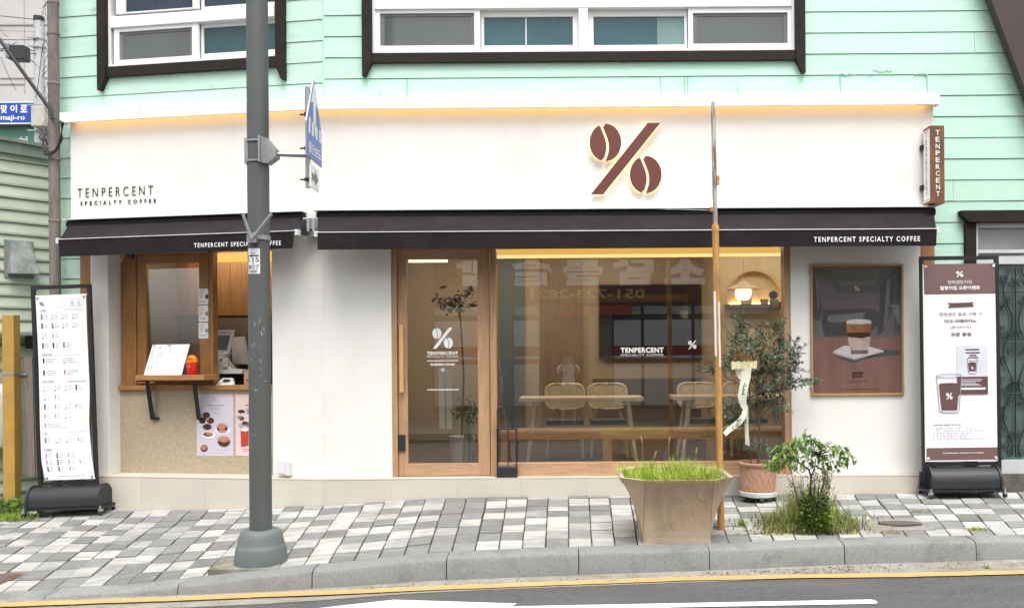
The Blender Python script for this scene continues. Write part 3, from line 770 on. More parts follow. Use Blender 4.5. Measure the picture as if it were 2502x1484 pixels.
wb_ = MB(); zb = Z(1128, 1500, -.05); wb_.fbox(FM, D0['m1'], D0['w1'], SILL, zb, -.14, -.03); build('sill_rail', wb_, oak_h, shopwin, bevel=.003)
wg = MB(); wg.fbox(FM, D0['m1'] - .005, D0['w1'] + .005, zb - .006, ZG, -.085, -.077); build('glass_pane', wg, clear, shopwin)
wt = MB(); NT = -.0755
tx_(wt, 'TENPERCENT', 1516, 1621, 848, 861, NT, .045, 1.12); tx_(wt, 'SPECIALTY COFFEE', 1516, 1620, 864, 869, NT, .01, 1.3)
add_logo(wt, FM, X(1681, 845, NT), X(1701, 845, NT), Z(852, 1690, NT), Z(831, 1690, NT), NT, NT + .0008)
build('lettering', wt, white_print, shopwin)
hd = MB(); hd.fbox(FM, D0['j0'], D0['w2'], ZG, ZG + .12, -.2, -.02); build('head_rail', hd, oak_h, cafe)

# service window on the left wall
NR = -.20
sv = MB(); sL, sR = lX(297, 800, NR), aP0 + .04
zs0, zs1 = lZ(450, 940, NR), ZW
sv.fbox(FL, sL, lX(332, 800, NR), zs0, zs1, NR - .1, NR)
sv.fbox(FL, lX(508, 800, NR) + .004, lX(518, 800, NR), zs0, zs1, NR - .12, NR - .02)
sv.fbox(FL, sR - .06, sR, zs0, zs1, NR - .1, NR)
serv = hold('service_window', cafe); each('post', sv, cedar_v, serv)
zt = lZ(430, 621, NR); th = MB(); th.fbox(FL, lX(332, 800, NR), lX(508, 800, NR) + .004, zt, zs1, NR - .1, NR - .003); th.fbox(FL, lX(518, 800, NR), sR - .06, lZ(560, 612, NR), zs1, NR - .1, NR - .003); each('head_rail', th, cedar_h, serv)
NS = NR - .015
a0, a1, q0, q1 = lX(332, 800, NR) + .003, lX(508, 800, NR), lX(357, 800, NS), lX(487, 800, NS)
zz0, zz1 = lZ(420, 926, NS), lZ(420, 642, NS)
ss = MB(); ss.fbox(FL, a0, q0, zs0 + .02, zt - .003, NS - .045, NS); ss.fbox(FL, q1, a1, zs0 + .02, zt - .003, NS - .045, NS); each('sash_stile', ss, cedar_v, serv, bevel=.003)
ss = MB(); ss.fbox(FL, q0, q1, zs0 + .02, zz0, NS - .045, NS - .001); ss.fbox(FL, q0, q1, zz1, zt - .003, NS - .045, NS - .001); each('sash_rail', ss, cedar_h, serv, bevel=.003)
sg = MB(); sg.fbox(FL, q0 - .004, q1 + .004, zz0 - .004, zz1 + .004, NS - .03, NS - .022); build('glass_pane', sg, clear, serv)
sc = MB(); sc.fbox(FL, sL - .012, sR, lZ(450, 951.5, -.15), lZ(450, 940.5, -.15), NR - .12, -.15); build('counter_ledge', sc, cedar_h, serv, bevel=.003)
pw = MB(); pw.fbox(FL, lX(294, 1050, NR), aP0 + .02, SILL, lZ(450, 951, NR) - .004, NR - .08, NR + .004); build('pebble_wall', pw, pebble, cafe)
# room behind the shopfront
rm = MB(); RX0, RX1, RY1 = -2.55, 3.95, 4.3; FLZ = SILL - .01; CEZ = 3.16
rm.box(RX0, RX1, .28, RY1, FLZ - .06, FLZ)
build('room_floor', rm, mat('brown_room_floor', (.13, .095, .07), .5, .2, 3), cafe)
wm_beige = mat('beige_room_wall', (.42, .34, .235), .8, .05, 2)
wm_brown = mat('walnut_room_wall', (.23, .17, .11), .6, .15, 3, stretch=(6, 6, .8))
wm_dark = mat('dark_wainscot', (.11, .08, .055), .6, .15, 3)
r2 = MB(); r2.box(RX0 - .1, RX1 + .1, RY1, RY1 + .1, FLZ, CEZ + .2); r2.box(RX0 - .1, RX0, .28, RY1, FLZ, CEZ + .2); r2.box(RX1, RX1 + .1, .28, RY1, FLZ, CEZ + .2)
each('room_wall', r2, wm_beige, cafe)
r3 = MB(); r3.box(RX0 - .1, RX1 + .1, .28, RY1 + .1, CEZ, CEZ + .1); build('room_ceiling', r3, mat('room_ceiling_paint', (.5, .42, .33), .9), cafe)
r4 = MB()
zwv = CZ - (925 - 868) / F * (CD + RY1 - .06)
r4.box(at(1440, 0, RY1).x, RX1, RY1 - .06, RY1, FLZ, zwv); build('wainscot', r4, wm_dark, cafe)
r5 = MB(); r5.box(at(1216, 0, RY1).x, at(1275, 0, RY1).x, RY1 - .10, RY1, FLZ, CEZ); build('room_column', r5, mat('teal_grey_panel', (.10, .13, .13), .5), cafe)
r6 = MB(); r6.box(at(1318, 0, RY1).x, at(1415, 0, RY1).x, RY1 - .08, RY1, FLZ, CEZ); build('wall_panel', r6, wm_brown, cafe)
r7 = MB(); r7.box(at(1760, 0, 3.4).x, RX1, 3.4, 3.5, FLZ, CEZ)
nk = MB()
# right bay: a wall with an arched niche cut in it
yb = 2.6
def aX(px): return at(px, 700, yb).x
def aZ(py): return at(1850, py, yb).z
ac, ar = (aX(1777) + aX(1912)) / 2, (aX(1912) - aX(1777)) / 2; azc = aZ(728)
out = [(ac + ar * math.cos(math.pi * i / 20), azc + ar * 1.0 * math.sin(math.pi * i / 20)) for i in range(21)]
zsh = aZ(745)
x0_, x1_ = aX(1755), RX1
ny = yb + .16
# wall around the niche: strips
for i in range(20):
    (xa, za), (xb, zb2) = out[i], out[i + 1]
    nk.prism([(xb, yb, zb2), (xa, yb, za), (xa, yb, CEZ), (xb, yb, CEZ)], (0, .14, 0))
nk.box(x0_, ac - ar, yb, yb + .14, zsh, CEZ); nk.box(ac + ar, x1_, yb, yb + .14, zsh, CEZ)
nk.box(x0_, x1_, yb, yb + .14, FLZ, zsh)
nk.box(ac - ar - .02, ac + ar + .02, ny, ny + .03, zsh - .1, CEZ); nk.box(x0_, x0_ + .08, yb + .14, RY1, FLZ, CEZ)
build('niche_wall', nk, mat('warm_plaster', (.55, .44, .28), .8, .05, 3), cafe)
kl = MB(); kl.box(ac - ar * .85, ac + ar * .85, ny - .05, ny - .01, zsh + .005, zsh + .03); build('niche_light', kl, led_niche, cafe)
# lit cove above the window and unseen ceiling bars added to brighten the room
cv = MB(); ya = .33; c0_, c1_ = at(1206, 620, ya), at(1917, 620, ya); zc0, zc1 = at(1560, 628, ya).z, at(1560, 606, ya).z
cv.box(c0_.x, c1_.x, ya, ya + .05, zc0, zc1); build('light_bar', cv, led_bar, cafe); build('light_bar_edge', MB().box(c0_.x, c1_.x, ya - .012, ya - .002, zc0 + .001, zc0 + (zc1 - zc0) * .33), led_edge, cafe)
for xa, xb, yy in ((-1.9, -1.0, 2.3), (-.2, 1.6, 1.6), (-1.6, .8, 2.5), (2.0, 3.6, 1.6)):
    b_ = MB(); b_.box(xa, xb, yy, yy + .05, CEZ - .045, CEZ - .005); build('unseen_fill_light', b_, led_fill, cafe)
b_ = MB(); q0_, q1_ = at(998, 640, 1.5), at(1092, 632, 1.5); b_.box(q0_.x, q1_.x, 1.5, 1.54, q0_.z, q1_.z + .0); build('hanging_light', b_, emitter('hanging_led', (1.0, .66, .3), 3.0), cafe)
# kitchen behind the service window
kt = MB(); kz0 = FLZ; k0 = -1.9
kw_ = []
kb = FL.s0 + .20, FL.px(700, 700, -1.9)[0] + .5
build('kitchen_floor', MB().fbox(FL, kb[0], -.2, kz0 - .05, kz0, -1.9, -.3), wm_dark, cafe)
kp = MB(); kp.fbox(FL, kb[0], kb[1], kz0, CEZ, -2.0, -1.9); kitchen = build('kitchen_wall', kp, wm_dark, cafe)
walnut = mat('kitchen_plank', (.20, .10, .035), .5, .25, 3, stretch=(8, 8, .8), rnd=.15)
zp = FL.px(560, 770, -1.9)[1]; wdt = .16
i = 0; a = kb[0]
while a < kb[1]:
    build('wall_plank', MB().fbox(FL, a + .002, a + wdt - .002, zp, CEZ - .01, -1.9, -1.885), walnut, kitchen); a += wdt
build('kitchen_ceiling', MB().fbox(FL, kb[0], -.2, CEZ, CEZ + .05, -2.0, -.3), wm_beige, cafe)
build('kitchen_end', MB().fbox(FL, kb[0] - .05, kb[0], kz0, CEZ, -2.0, -.3), wm_dark, cafe)
build('partition', MB().box(-2.66, -2.56, .3, 2.2, kz0, CEZ), wm_beige, cafe)
kb_ = MB(); q = FL.px(516, 619, -.9), FL.px(640, 634, -.9)
kb_.fbox(FL, q[0][0], -.6, q[1][1], q[0][1], -1.05, -.9); build('kitchen_light', kb_, led_bar, cafe)
kb_ = MB(); kb_.fbox(FL, -2.6, -1.0, CEZ - .05, CEZ - .01, -1.5, -1.4); build('unseen_fill_light', kb_, led_fill, cafe)  # unseen fill bar over the kitchen
kc = MB(); kc.fbox(FL, -2.7, -.4, kz0, zs0 - .03, -.95, -.40); build('kitchen_counter', kc, mat('dark_counter', (.03, .03, .032), .4), cafe)
# dark bay on the right: door with iron scrolls
rb = MB(); zl0, zl1 = Z(545, 2400, SN), Z(517, 2400, SN)
rb.fpoly(FM, [(X(2338, 530, SN), zl1), (X(2340, 530, SN), zl1 - .05), (X(2358, 530, SN), zl0), (5.7, zl0), (5.7, zl1)][::-1], SN - .05, SN + .10)
sided = build('side_door', rb, darkwood, cafe, label='dark framed green side door with black iron scrolls')
build('door_post', MB().fbox(FM, X(2355, 800, SN), X(2381, 800, SN), 0.02, zl0, SN - .1, SN + .05), darkwood_v, sided)
alu_w = mat('grey_white_frame', (.55, .56, .56), .45, .06, 4)
fr_ = MB(); xA, xB = X(2381, 700, SN), 5.7
for y0, y1 in ((545, 556), (610, 618), (626, 645), (1122, 1157)): fr_.fbox(FM, xA, xB, Z(y1, 2450, SN), Z(y0, 2450, SN), SN - .06, SN + .02)
fr_.fbox(FM, xA, xA + .03, Z(1157, 2450, SN), Z(545, 2450, SN), SN - .06, SN + .021)
each('door_frame', fr_, alu_w, sided)
build('transom_pane', MB().fbox(FM, xA + .02, xB, Z(612, 2450, SN), Z(552, 2450, SN), SN - .04, SN - .03), mat('frosted_pane', (.22, .235, .225), .12, .25, 2), sided)
build('transom_blind', MB().fbox(FM, xA + .02, xB, Z(628, 2450, SN), Z(616, 2450, SN), SN - .04, SN - .03), mat('mid_grey_pane', (.30, .31, .31), .2, .15, 2), sided)
build('door_panel', MB().fbox(FM, xA + .02, xB, Z(1124, 2450, SN), Z(640, 2450, SN), SN - .04, SN - .03), mat('green_door_glass', (.09, .135, .125), .12, .35, 1.6), sided)
ir = MB(); NI = SN + .0
def spiral(cx, cz, r, a0, turns, sgn):
    k = 18; return [FM.pt(cx + r * (1 - .78 * i / k) * math.cos(a0 + sgn * turns * 2 * math.pi * i / k), cz + r * (1 - .78 * i / k) * math.sin(a0 + sgn * turns * 2 * math.pi * i / k), NI) for i in range(k + 1)]
def px_m(px, py): return FM.px(px, py, NI)
for side in (-1, 1, 3):
    pts = []
    for i in range(49):
        t = i / 48; xx, zz = px_m(2480 + side * 0, 655 + 460 * t)
        off = .085 + .05 * math.sin(t * 2 * math.pi * 3 - .6)
        if side == 3: off = .0 ; 
        pts.append(FM.pt(xx + (side if side != 3 else 0) * off, zz, NI))
    ir.tube(pts, .007, 6)
for i in range(4):
    cx, cz = px_m(2480, 712 + 124 * i)
    for sx_ in (-1, 1):
        for sz_ in (-1, 1):
            ir.tube(spiral(cx + sx_ * .055, cz + sz_ * .10, .045, R(90) if sx_ > 0 else R(90), 1.3, sx_ * sz_), .006, 5)
            ir.tube(spiral(cx + sx_ * .15, cz + sz_ * .16, .032, R(-90), 1.2, -sx_ * sz_), .006, 5)
    ir.tube([FM.pt(cx - .13, cz, NI), FM.pt(cx + .13, cz, NI)], .006, 5)
for px in (2446, 2520):
    xx, z1 = px_m(px, 648); _, z0 = px_m(px, 1120)
    if px == 2446:
        for i in range(7):
            cz = z0 + (z1 - z0) * (i + .5) / 7
            ir.tube(spiral(xx + .02, cz, .05, R(60), 1.25, 1 if i % 2 else -1), .006, 5)
build('iron_scrollwork', ir, mat('wrought_iron', (.012, .016, .016), .5), sided)
ft = MB(); ft.fbox(FM, X(2440, 1180, -.05), 5.7, -.3, Z(1157, 2450, -.05), -.4, -.05)
build('foundation', ft, mat('old_foundation', (.14, .125, .10), .95, .3, 8, .5, 40, dirt=(.05, .05, .045), dscale=3, damt=.8), cafe)
# gable board coming down at the top right
gb = MB(); yb_ = -.05; P1, P2 = at(2418, -8, yb_), at(2520, 262, yb_)
dn = (P2 - P1).normalized(); pr = Vector((dn.z, 0, -dn.x)) * -1
if pr.x < 0: pr = -pr
A = P1 - dn * .6; B = P2 + dn * 2.2
gb.prism([A, B, B + pr * .5, A + pr * .5], (0, .11, 0))
each('gable_board', gb, mat('maroon_board', (.055, .032, .034), .6, .12, 5, .1, 40), cafe)

# ------------------------------------------------------------------ things on the shopfront
def awning(fr, pxl, pxr, label, tx, ends):
    """pxl/pxr: lists of (px, py) at the left and right ends: fabric top, front edge, valance foot"""
    NC, NFR = .10, .46
    f0l, f1l, f2l = (fr.px(*p, n) for p, n in zip(pxl, (NC, NFR, NFR + .01)))
    f0r, f1r, f2r = (fr.px(*p, n) for p, n in zip(pxr, (NC, NFR, NFR + .01)))
    t = thing('awning', label, 'awning', fr.pt((f1l[0] + f1r[0]) / 2, f1l[1], NFR))
    m = MB(); k = 24; vs = []
    A = lambda a, b, s: a + (b - a) * s
    for i in range(k + 1):
        s = i / k
        for j in range(7):
            w = j / 6
            al, zl_ = A(f0l[0], f1l[0], w), A(f0l[1], f1l[1], w); ar_, zr_ = A(f0r[0], f1r[0], w), A(f0r[1], f1r[1], w)
            sag = -.014 * math.sin(math.pi * w) * (1 + .25 * math.sin(s * 19 + 1))
            vs.append(fr.pt(A(al, ar_, s), A(zl_, zr_, s) + sag, A(NC, NFR, w)))
    m.add(vs, [(i * 7 + j, (i + 1) * 7 + j, (i + 1) * 7 + j + 1, i * 7 + j + 1) for i in range(k) for j in range(6)])
    build('canopy', m, awning_m, t, smooth=60)
    v = MB(); vs = []
    for i in range(k + 1):
        s = i / k
        for j in range(4):
            w = j / 3
            vs.append(fr.pt(A(A(f1l[0], f2l[0], w), A(f1r[0], f2r[0], w), s), A(A(f1l[1], f2l[1], w), A(f1r[1], f2r[1], w), s), NFR + .012 + .006 * w * math.sin(s * 23 + w) + .002 * math.sin(s * 60)))
    v.add(vs, [(i * 4 + j, (i + 1) * 4 + j, (i + 1) * 4 + j + 1, i * 4 + j + 1) for i in range(k) for j in range(3)])
    build('valance', v, awning_m, t, smooth=60)
    b = MB(); b.tube([fr.pt(f1l[0] - .012, f1l[1] - .004, NFR + .016), fr.pt(f1r[0] + .012, f1r[1] - .004, NFR + .016)], .0045, 6); build('white_piping', b, white_plastic, t)
    b = MB()
    b.hexa([fr.pt(f1l[0], f1l[1] - .05, NFR - .02), fr.pt(f1r[0], f1r[1] - .05, NFR - .02), fr.pt(f1r[0], f1r[1] - .05, NFR - .05), fr.pt(f1l[0], f1l[1] - .05, NFR - .05),
            fr.pt(f1l[0], f1l[1] - .005, NFR - .02), fr.pt(f1r[0], f1r[1] - .005, NFR - .02), fr.pt(f1r[0], f1r[1] - .005, NFR - .05), fr.pt(f1l[0], f1l[1] - .005, NFR - .05)])
    build('front_bar', b, alu, t)
    b = MB(); b.tube([fr.pt(f0l[0] - .02, f0l[1] + .015, .06), fr.pt(f0r[0] + .02, f0r[1] + .015, .06)], .045, 12); build('roller', b, awning_m, t, smooth=40)
    b = MB(); 
    b.hexa([fr.pt(f0l[0] - .05, f0l[1] + .062, .13), fr.pt(f0r[0] + .02, f0r[1] + .062, .13), fr.pt(f0r[0] + .02, f0r[1] + .062, .002), fr.pt(f0l[0] - .05, f0l[1] + .062, .002),
            fr.pt(f0l[0] - .05, f0l[1] + .074, .13), fr.pt(f0r[0] + .02, f0r[1] + .074, .13), fr.pt(f0r[0] + .02, f0r[1] + .074, .002), fr.pt(f0l[0] - .05, f0l[1] + .074, .002)])
    build('hood', b, pvc, t)
    for e, (a, z) in (('l', f1l), ('r', f1r)):
        b = MB(); aa = a + (-.015 if e == 'l' else .015); b.fbox(fr, aa - .02, aa + .02, z - .045, z + .012, NFR - .055, NFR + .008); build('end_cap', b, white_plastic, t)
        b = MB(); am = (f0l[0] if e == 'l' else f0r[0]) + (.25 if e == 'l' else -.25)
        b.tube([fr.pt(am, z - .05, .03), fr.pt(am + (.25 if e == 'l' else -.25), z - .055, .26), fr.pt(am, z - .055, NFR - .06)], .016, 8); build('folding_arm', b, alu, t)
    b = MB(); tx_(b, 'TENPERCENT SPECIALTY COFFEE', *tx, NFR + .024, .022, 1.38, fr); build('lettering', b, white_print, t)
    return t
aw = awning(FM, [(777, 529), (776, 567), (776, 610)], [(2281, 520), (2287, 558), (2287, 600)], 'long charcoal awning over the door, shop window and framed poster', (1988, 2247, 577.5, 590), 1)
awning(FL, [(165, 551), (144, 584), (147, 627)], [(735, 531), (721, 563), (714, 606)], 'short charcoal awning over the service window and wooden shelf', (474, 686, 590.5, 601.5), 1)
# metal bracket seen in the gap between the two awnings
t = thing('awning_bracket', 'grey metal awning bracket box in the gap between the two awnings', 'bracket', FM.pt(X(756, 550, .1), Z(550, 756, .1), .1))
b = MB(); b.fbox(FM, X(739, 550, .12), X(776, 550, .12), Z(560, 756, .12), Z(531, 756, .12), .02, .12); build('housing', b, steel, t, bevel=.006)
b = MB(); b.fbox(FM, X(737, 545, .13), X(748, 545, .13), Z(574, 740, .13), Z(537, 740, .13), .05, .16); build('side_cap', b, black_plastic, t)
b = MB(); b.fbox(FM, X(750, 545, .13), X(757, 545, .13), Z(566, 750, .13), Z(533, 750, .13), .12, .15); b.fbox(FM, X(764, 545, .13), X(770, 545, .13), Z(566, 760, .13), Z(533, 760, .13), .12, .15); build('clamp', b, alu, t)
b = MB(); b.fbox(FM, X(750, 570, .1), X(775, 570, .1), Z(577, 760, .1), Z(563, 760, .1), .0, .10); build('lower_plate', b, steel, t)

# percent logo standing off the fascia with light behind it
lp = dict(zip(('a0', 'z0', 'a1', 'z1'), (*FM.px(1441, 474, .06), *FM.px(1615, 300, .06))))
t = thing('percent_sign', 'reddish brown percent logo of two coffee beans, backlit on the white fascia', 'logo sign', FM.pt((lp['a0'] + lp['a1']) / 2, (lp['z0'] + lp['z1']) / 2, 0))
for k_, ps in logo_polys(lp['a0'], lp['a1'], lp['z0'], lp['z1']).items():
    par = None
    if k_ == 'slash':
        par = build('slash', MB().fpoly(FM, ps[0], .035, .06), logo_brown, t)
        c = [(sum(p[0] for p in ps[0]) / 4), (sum(p[1] for p in ps[0]) / 4)]
        build('backlight', MB().fpoly(FM, [(c[0] + (x - c[0]) * .93, c[1] + (z - c[1]) * .96) for x, z in ps[0]], .022, .030), led_logo, par)
    else:
        for p in ps:
            hb = build('bean_half', MB().fpoly(FM, p, .035, .06), logo_brown, t)
            c = [sum(q[0] for q in p) / len(p), sum(q[1] for q in p) / len(p)]
            build('backlight', MB().fpoly(FM, [(c[0] + (x - c[0]) * .88, c[1] + (z - c[1]) * .92) for x, z in p], .022, .030), led_logo, hb)
# wall lettering at the left
t = MB(); tx_(t, 'TENPERCENT', 190, 374, 457, 479, .002, -.016, 1.6, FL, 0, .006)
tx_(t, 'SPECIALTY COFFEE', 197, 381, 489, 498.5, .002, .004, 2.0, FL, 0, .006)
tag(build('wall_lettering', t, black_print, org=FL.pt(*FL.px(285, 480), 0)), 'black shop name lettering on the white fascia above the short awning', 'lettering')
# projecting sign
bx0, bx1 = X(2257, 400, .02), X(2307, 400, .21)
bz0, bz1 = Z(497, 2290, .2), Z(307, 2290, .2)
bx0b = X(2272, 400, .21)
t = thing('projecting_sign', 'narrow brown wooden box sign with upright white lettering at the fascia end', 'sign', FM.pt((bx0b + bx1) / 2, bz0, .1))
wood_sign = mat('walnut_sign', (.17, .07, .028), .45, .4, 4, .1, 20, stretch=(7, 7, 1), dirt=(.06, .022, .01), dscale=3, damt=.7, dlo=.5, dhi=.7)
build('box', MB().fbox(FM, bx0b, bx1, bz0, bz1, .03, .21), wood_sign, t, bevel=.004)
m = MB(); xs0 = bx0b - .003
fs = Frame((xs0, -.03), (0, -1))     # the side facing the street's left, along is outwards
m.fbox(FM, xs0, bx0b, bz0 + .03, bz1 - .03, .04, .20); build('side_panel', m, white_print, t)
m = MB(); ch = (bz1 - bz0 - .12) / 10
side = Frame((xs0 - .0015, 0), (0, -1)); side.un = Vector((-1, 0))
for i, c in enumerate('TENPERCENT'): m.text(side, c, .105, .135, bz1 - .06 - (i + .78) * ch, bz1 - .06 - i * ch, 0, .01)
m.fbox(FM, xs0 - .001, xs0 + .001, bz1 - .05, bz1 - .045, .05, .19); m.fbox(FM, xs0 - .001, xs0 + .001, bz0 + .045, bz0 + .05, .05, .19)
build('side_lettering', m, black_print, t)
m = MB(); z1 = Z(318, 2290, .213); z0 = Z(484, 2290, .213); ch = (z1 - z0) / 10
for i, c in enumerate('TENPERCENT'):
    xc = X(2290.5, 400, .213); w = .022; m.text(FM, c, xc - w, xc + w, z1 - (i + .72) * ch, z1 - i * ch, .2125, .012)
build('lettering', m, white_print, t)
for yy in (361, 459):
    m = MB(); xb_ = X(2248, yy, .03); m.fbox(FM, xb_, bx0b, Z(yy + 6, 2250, .03), Z(yy - 6, 2250, .03), .004, .055); build('bracket', m, black_metal, t, bevel=.004)
# framed poster
t = thing('framed_poster', 'wood framed coffee poster under clear film on the white wall', 'poster', FM.pt(X(2093), Z(963, 2093), .01))
(a0, z1), (a1, z0) = FM.px(1979, 646, .02), FM.px(2208, 964, .02)
fw = .022; m = MB()
for q in ((a0, a0 + fw, z0, z1), (a1 - fw, a1, z0, z1), (a0 + fw, a1 - fw, z0, z0 + fw), (a0 + fw, a1 - fw, z1 - fw, z1)): m.fbox(FM, *q, 0.0, .028)
build('frame', m, mat('poster_frame_wood', (.42, .25, .11), .5, .15, 5), t, bevel=.003)
pw_, ph_ = a1 - a0, z1 - z0
PM = [mat('poster_charcoal', (.105, .098, .100), .35, .12, 2), mat('poster_table', (.205, .11, .09), .35, .18, 3, stretch=(3, 3, .6)), mat('poster_black', (.045, .043, .045), .35), mat('poster_grey', (.13, .135, .14), .35, .3, 6),
      mat('poster_amber', (.26, .10, .03), .35, .35, 14), mat('poster_coffee', (.03, .010, .006), .35), mat('poster_cream', (.48, .38, .32), .35, .2, 8), mat('poster_white', (.55, .53, .53), .35, .12, 10), mat('poster_green', (.066, .072, .071), .35)]
m = MB()
def pp(poly, layer, mi): m.fpoly(FM, [(a0 + pw_ * x, z0 + ph_ * (1 - y)) for x, y in poly][::-1], .004 + layer * .0006, .0046 + layer * .0006, mi)
pp([(.01, .01), (.99, .01), (.99, .99), (.01, .99)], 0, 0)
pp([(.01, .555), (.99, .56), (.99, .99), (.01, .99)], 1, 1)
pp([(.03, .03), (.22, .02), (.31, .16), (.70, .16), (.78, .02), (.97, .02), (.97, .05), (.80, .12), (.74, .22), (.30, .22), (.2, .12), (.03, .06)], 1, 8)
pp([(.24, .09), (.72, .09), (.70, .125), (.28, .125)], 2, 8)
pp([(.02, .06), (.07, .14), (.13, .33), (.10, .45), (.03, .40)], 2, 2); pp([(.76, .14), (.86, .09), (.93, .03), (.90, .30), (.80, .50), (.72, .55), (.75, .30)], 2, 2); pp([(.93, .06), (.98, .03), (.98, .5), (.90, .55)], 2, 8)
pp([(.83, .12), (.87, .11), (.84, .4), (.79, .5)], 3, 3); pp([(.055, .10), (.075, .12), (.10, .3), (.085, .35)], 3, 3)
pp([(.14, .35), (.34, .34), (.66, .34), (.74, .37), (.73, .47), (.62, .53), (.16, .55), (.12, .46)], 2, 2)
pp([(.18, .39), (.60, .365), (.56, .42), (.24, .445), (.19, .43)], 3, 3)
pp([(.05, .45), (.10, .42), (.13, .46), (.13, .58), (.08, .56)], 3, 3)
pp([(.72, .65), (.97, .66), (.97, .69), (.62, .72), (.55, .70)], 2, 8)
pp([(.25, .69), (.30, .715), (.46, .755), (.80, .67), (.78, .655), (.48, .70), (.24, .665)], 2, 8)
pp([(.24, .665), (.47, .715), (.79, .66), (.62, .625), (.36, .62)], 3, 7); pp([(.24, .665), (.47, .715), (.79, .66), (.785, .672), (.47, .73), (.245, .68)], 3, 6)
def ell(cx, cy, rx, ry, n=20): return [(cx + rx * math.cos(2 * math.pi * i / n), cy + ry * math.sin(2 * math.pi * i / n)) for i in range(n)]
pp([(.385, .435), (.66, .435), (.64, .60), (.62, .665), (.44, .665), (.41, .60)], 4, 6)
pp([(.387, .455), (.658, .455), (.652, .52), (.392, .52)], 5, 4); pp([(.392, .52), (.652, .52), (.645, .55), (.55, .565), (.40, .552)], 5, 5)
pp([(.43, .655), (.625, .655), (.615, .685), (.44, .685)], 5, 3); pp(ell(.522, .437, .137, .019), 5, 7)
build('print', m, PM, t)
m = MB(); q = FM.px
tx_(m, '텐라떼', 2082, 2106, 914, 923, .0082, .02); m.fbox(FM, X(2081, 910), X(2109, 910), Z(912.5, 2095), Z(908, 2095), .0075, .0082)
for y_, x0_, x1_ in ((931, 2070, 2120), (950, 2045, 2142)): m.fbox(FM, X(x0_), X(x1_), Z(y_ + .5, 2095), Z(y_ - .4, 2095), .0075, .0082)
build('lettering', m, PM[5], t)
build('top_logo', add_logo(MB(), FM, X(2086, 710), X(2099, 710), Z(711, 2092), Z(699, 2092), .0075, .0082), PM[6], t)
film = MB(); k = 16; vs = []
for i in range(k + 1):
    for j in range(k + 1):
        u_, v_ = i / k, j / k; vs.append(FM.pt(a0 + fw + (pw_ - 2 * fw) * u_, z0 + fw + (ph_ - 2 * fw) * v_, .016 + .0025 * math.sin(u_ * 9 + 4 * v_ * v_) * math.sin(v_ * 7 + u_ * 3)))
film.add(vs, [(i * (k + 1) + j, (i + 1) * (k + 1) + j, (i + 1) * (k + 1) + j + 1, i * (k + 1) + j + 1) for i in range(k) for j in range(k)])
build('clear_film', film, clear_thin, t, smooth=80)
for sx_, sz_ in ((.08, 1.008), (.92, 1.008), (.08, -.008), (.92, -.008), (-.012, .94), (1.012, .94), (-.012, .06), (1.012, .06)):
    m = MB(); x_, z_ = a0 + pw_ * sx_, z0 + ph_ * sz_; m.fbox(FM, x_ - .006, x_ + .006, z_ - .005, z_ + .005, 0, .008); build('clip', m, steel, t)
# posters on the pebble wall
def wall_poster(x0, x1, y0, y1, label, paint):
    (p0, q1), (p1, q0) = FL.px(x0, y0, NR + .012), FL.px(x1, y1, NR + .012)
    t = thing('wall_poster', label, 'poster', FL.pt((p0 + p1) / 2, q0, NR + .006)); return t, p0, p1, q0, q1
pl_ = mat('poster_lilac', (.60, .56, .64), .55, .05, 3); pk_ = mat('poster_pink', (.72, .56, .55), .55, .08, 3); ch_ = mat('choc_brown', (.07, .022, .014), .5, .4, 30); sp_ = mat('sponge', (.50, .22, .13), .5, .3, 30); rd_ = mat('drink_red', (.50, .045, .03), .5, .2, 10); gy_ = mat('print_grey', (.36, .34, .38), .6)
wh_ = mat('plate_white', (.74, .72, .76), .5)
t, p0, p1, q0, q1 = wall_poster(479, 570, 962, 1113, 'lilac dessert poster with chocolate cakes on the pebble wall', 0)
m = MB(); ME = [pl_, ch_, sp_, wh_, gy_, rd_]
def lp_(poly, layer, mi): m.fpoly(FL, [(p0 + (p1 - p0) * x, q1 - (q1 - q0) * y) for x, y in poly][::-1], NR + .006 + layer * .0006, NR + .0066 + layer * .0006, mi)
lp_([(0, 0), (1, 0), (1, 1), (0, 1)], 0, 0)
for cx, cy, rx, ry, mi, l in ((.27, .34, .10, .05, 1, 2), (.16, .43, .09, .05, 1, 1), (.38, .43, .10, .05, 1, 1), (.29, .53, .12, .05, 1, 3), (.28, .41, .06, .03, 2, 4), (.71, .58, .23, .07, 3, 1), (.70, .55, .15, .07, 1, 2), (.69, .52, .13, .045, 2, 3), (.70, .60, .12, .03, 2, 3),
                                (.33, .66, .20, .06, 3, 1), (.31, .65, .13, .035, 1, 2), (.34, .64, .10, .025, 2, 3), (.74, .77, .17, .085, 1, 1), (.74, .73, .16, .05, 2, 2), (.20, .88, .10, .06, 1, 1), (.19, .87, .07, .04, 2, 2)): lp_(ell(cx, cy, rx, ry), l, mi)
for y_, x0_, x1_, h_ in ((.17, .27, .74, .022), (.22, .35, .66, .008), (.245, .38, .63, .008), (.30, .45, .68, .006), (.32, .45, .62, .006), (.46, .62, .9, .006), (.70, .5, .68, .006), (.90, .5, .8, .006), (.95, .3, .7, .007)): lp_([(x0_, y_), (x1_, y_), (x1_, y_ + h_), (x0_, y_ + h_)], 1, 4)
build('print', m, ME, t)
mm = MB(); add_logo(mm, FL, p0 + (p1 - p0) * .46, p0 + (p1 - p0) * .53, q1 - (q1 - q0) * .115, q1 - (q1 - q0) * .08, NR + .0066, NR + .0072); build('top_logo', mm, gy_, t)
t, p0, p1, q0, q1 = wall_poster(574, 664, 962, 1113, 'pink drinks poster with a red drink, half behind the grey pole', 0)
m = MB(); ME = [pk_, ch_, sp_, wh_, gy_, rd_]
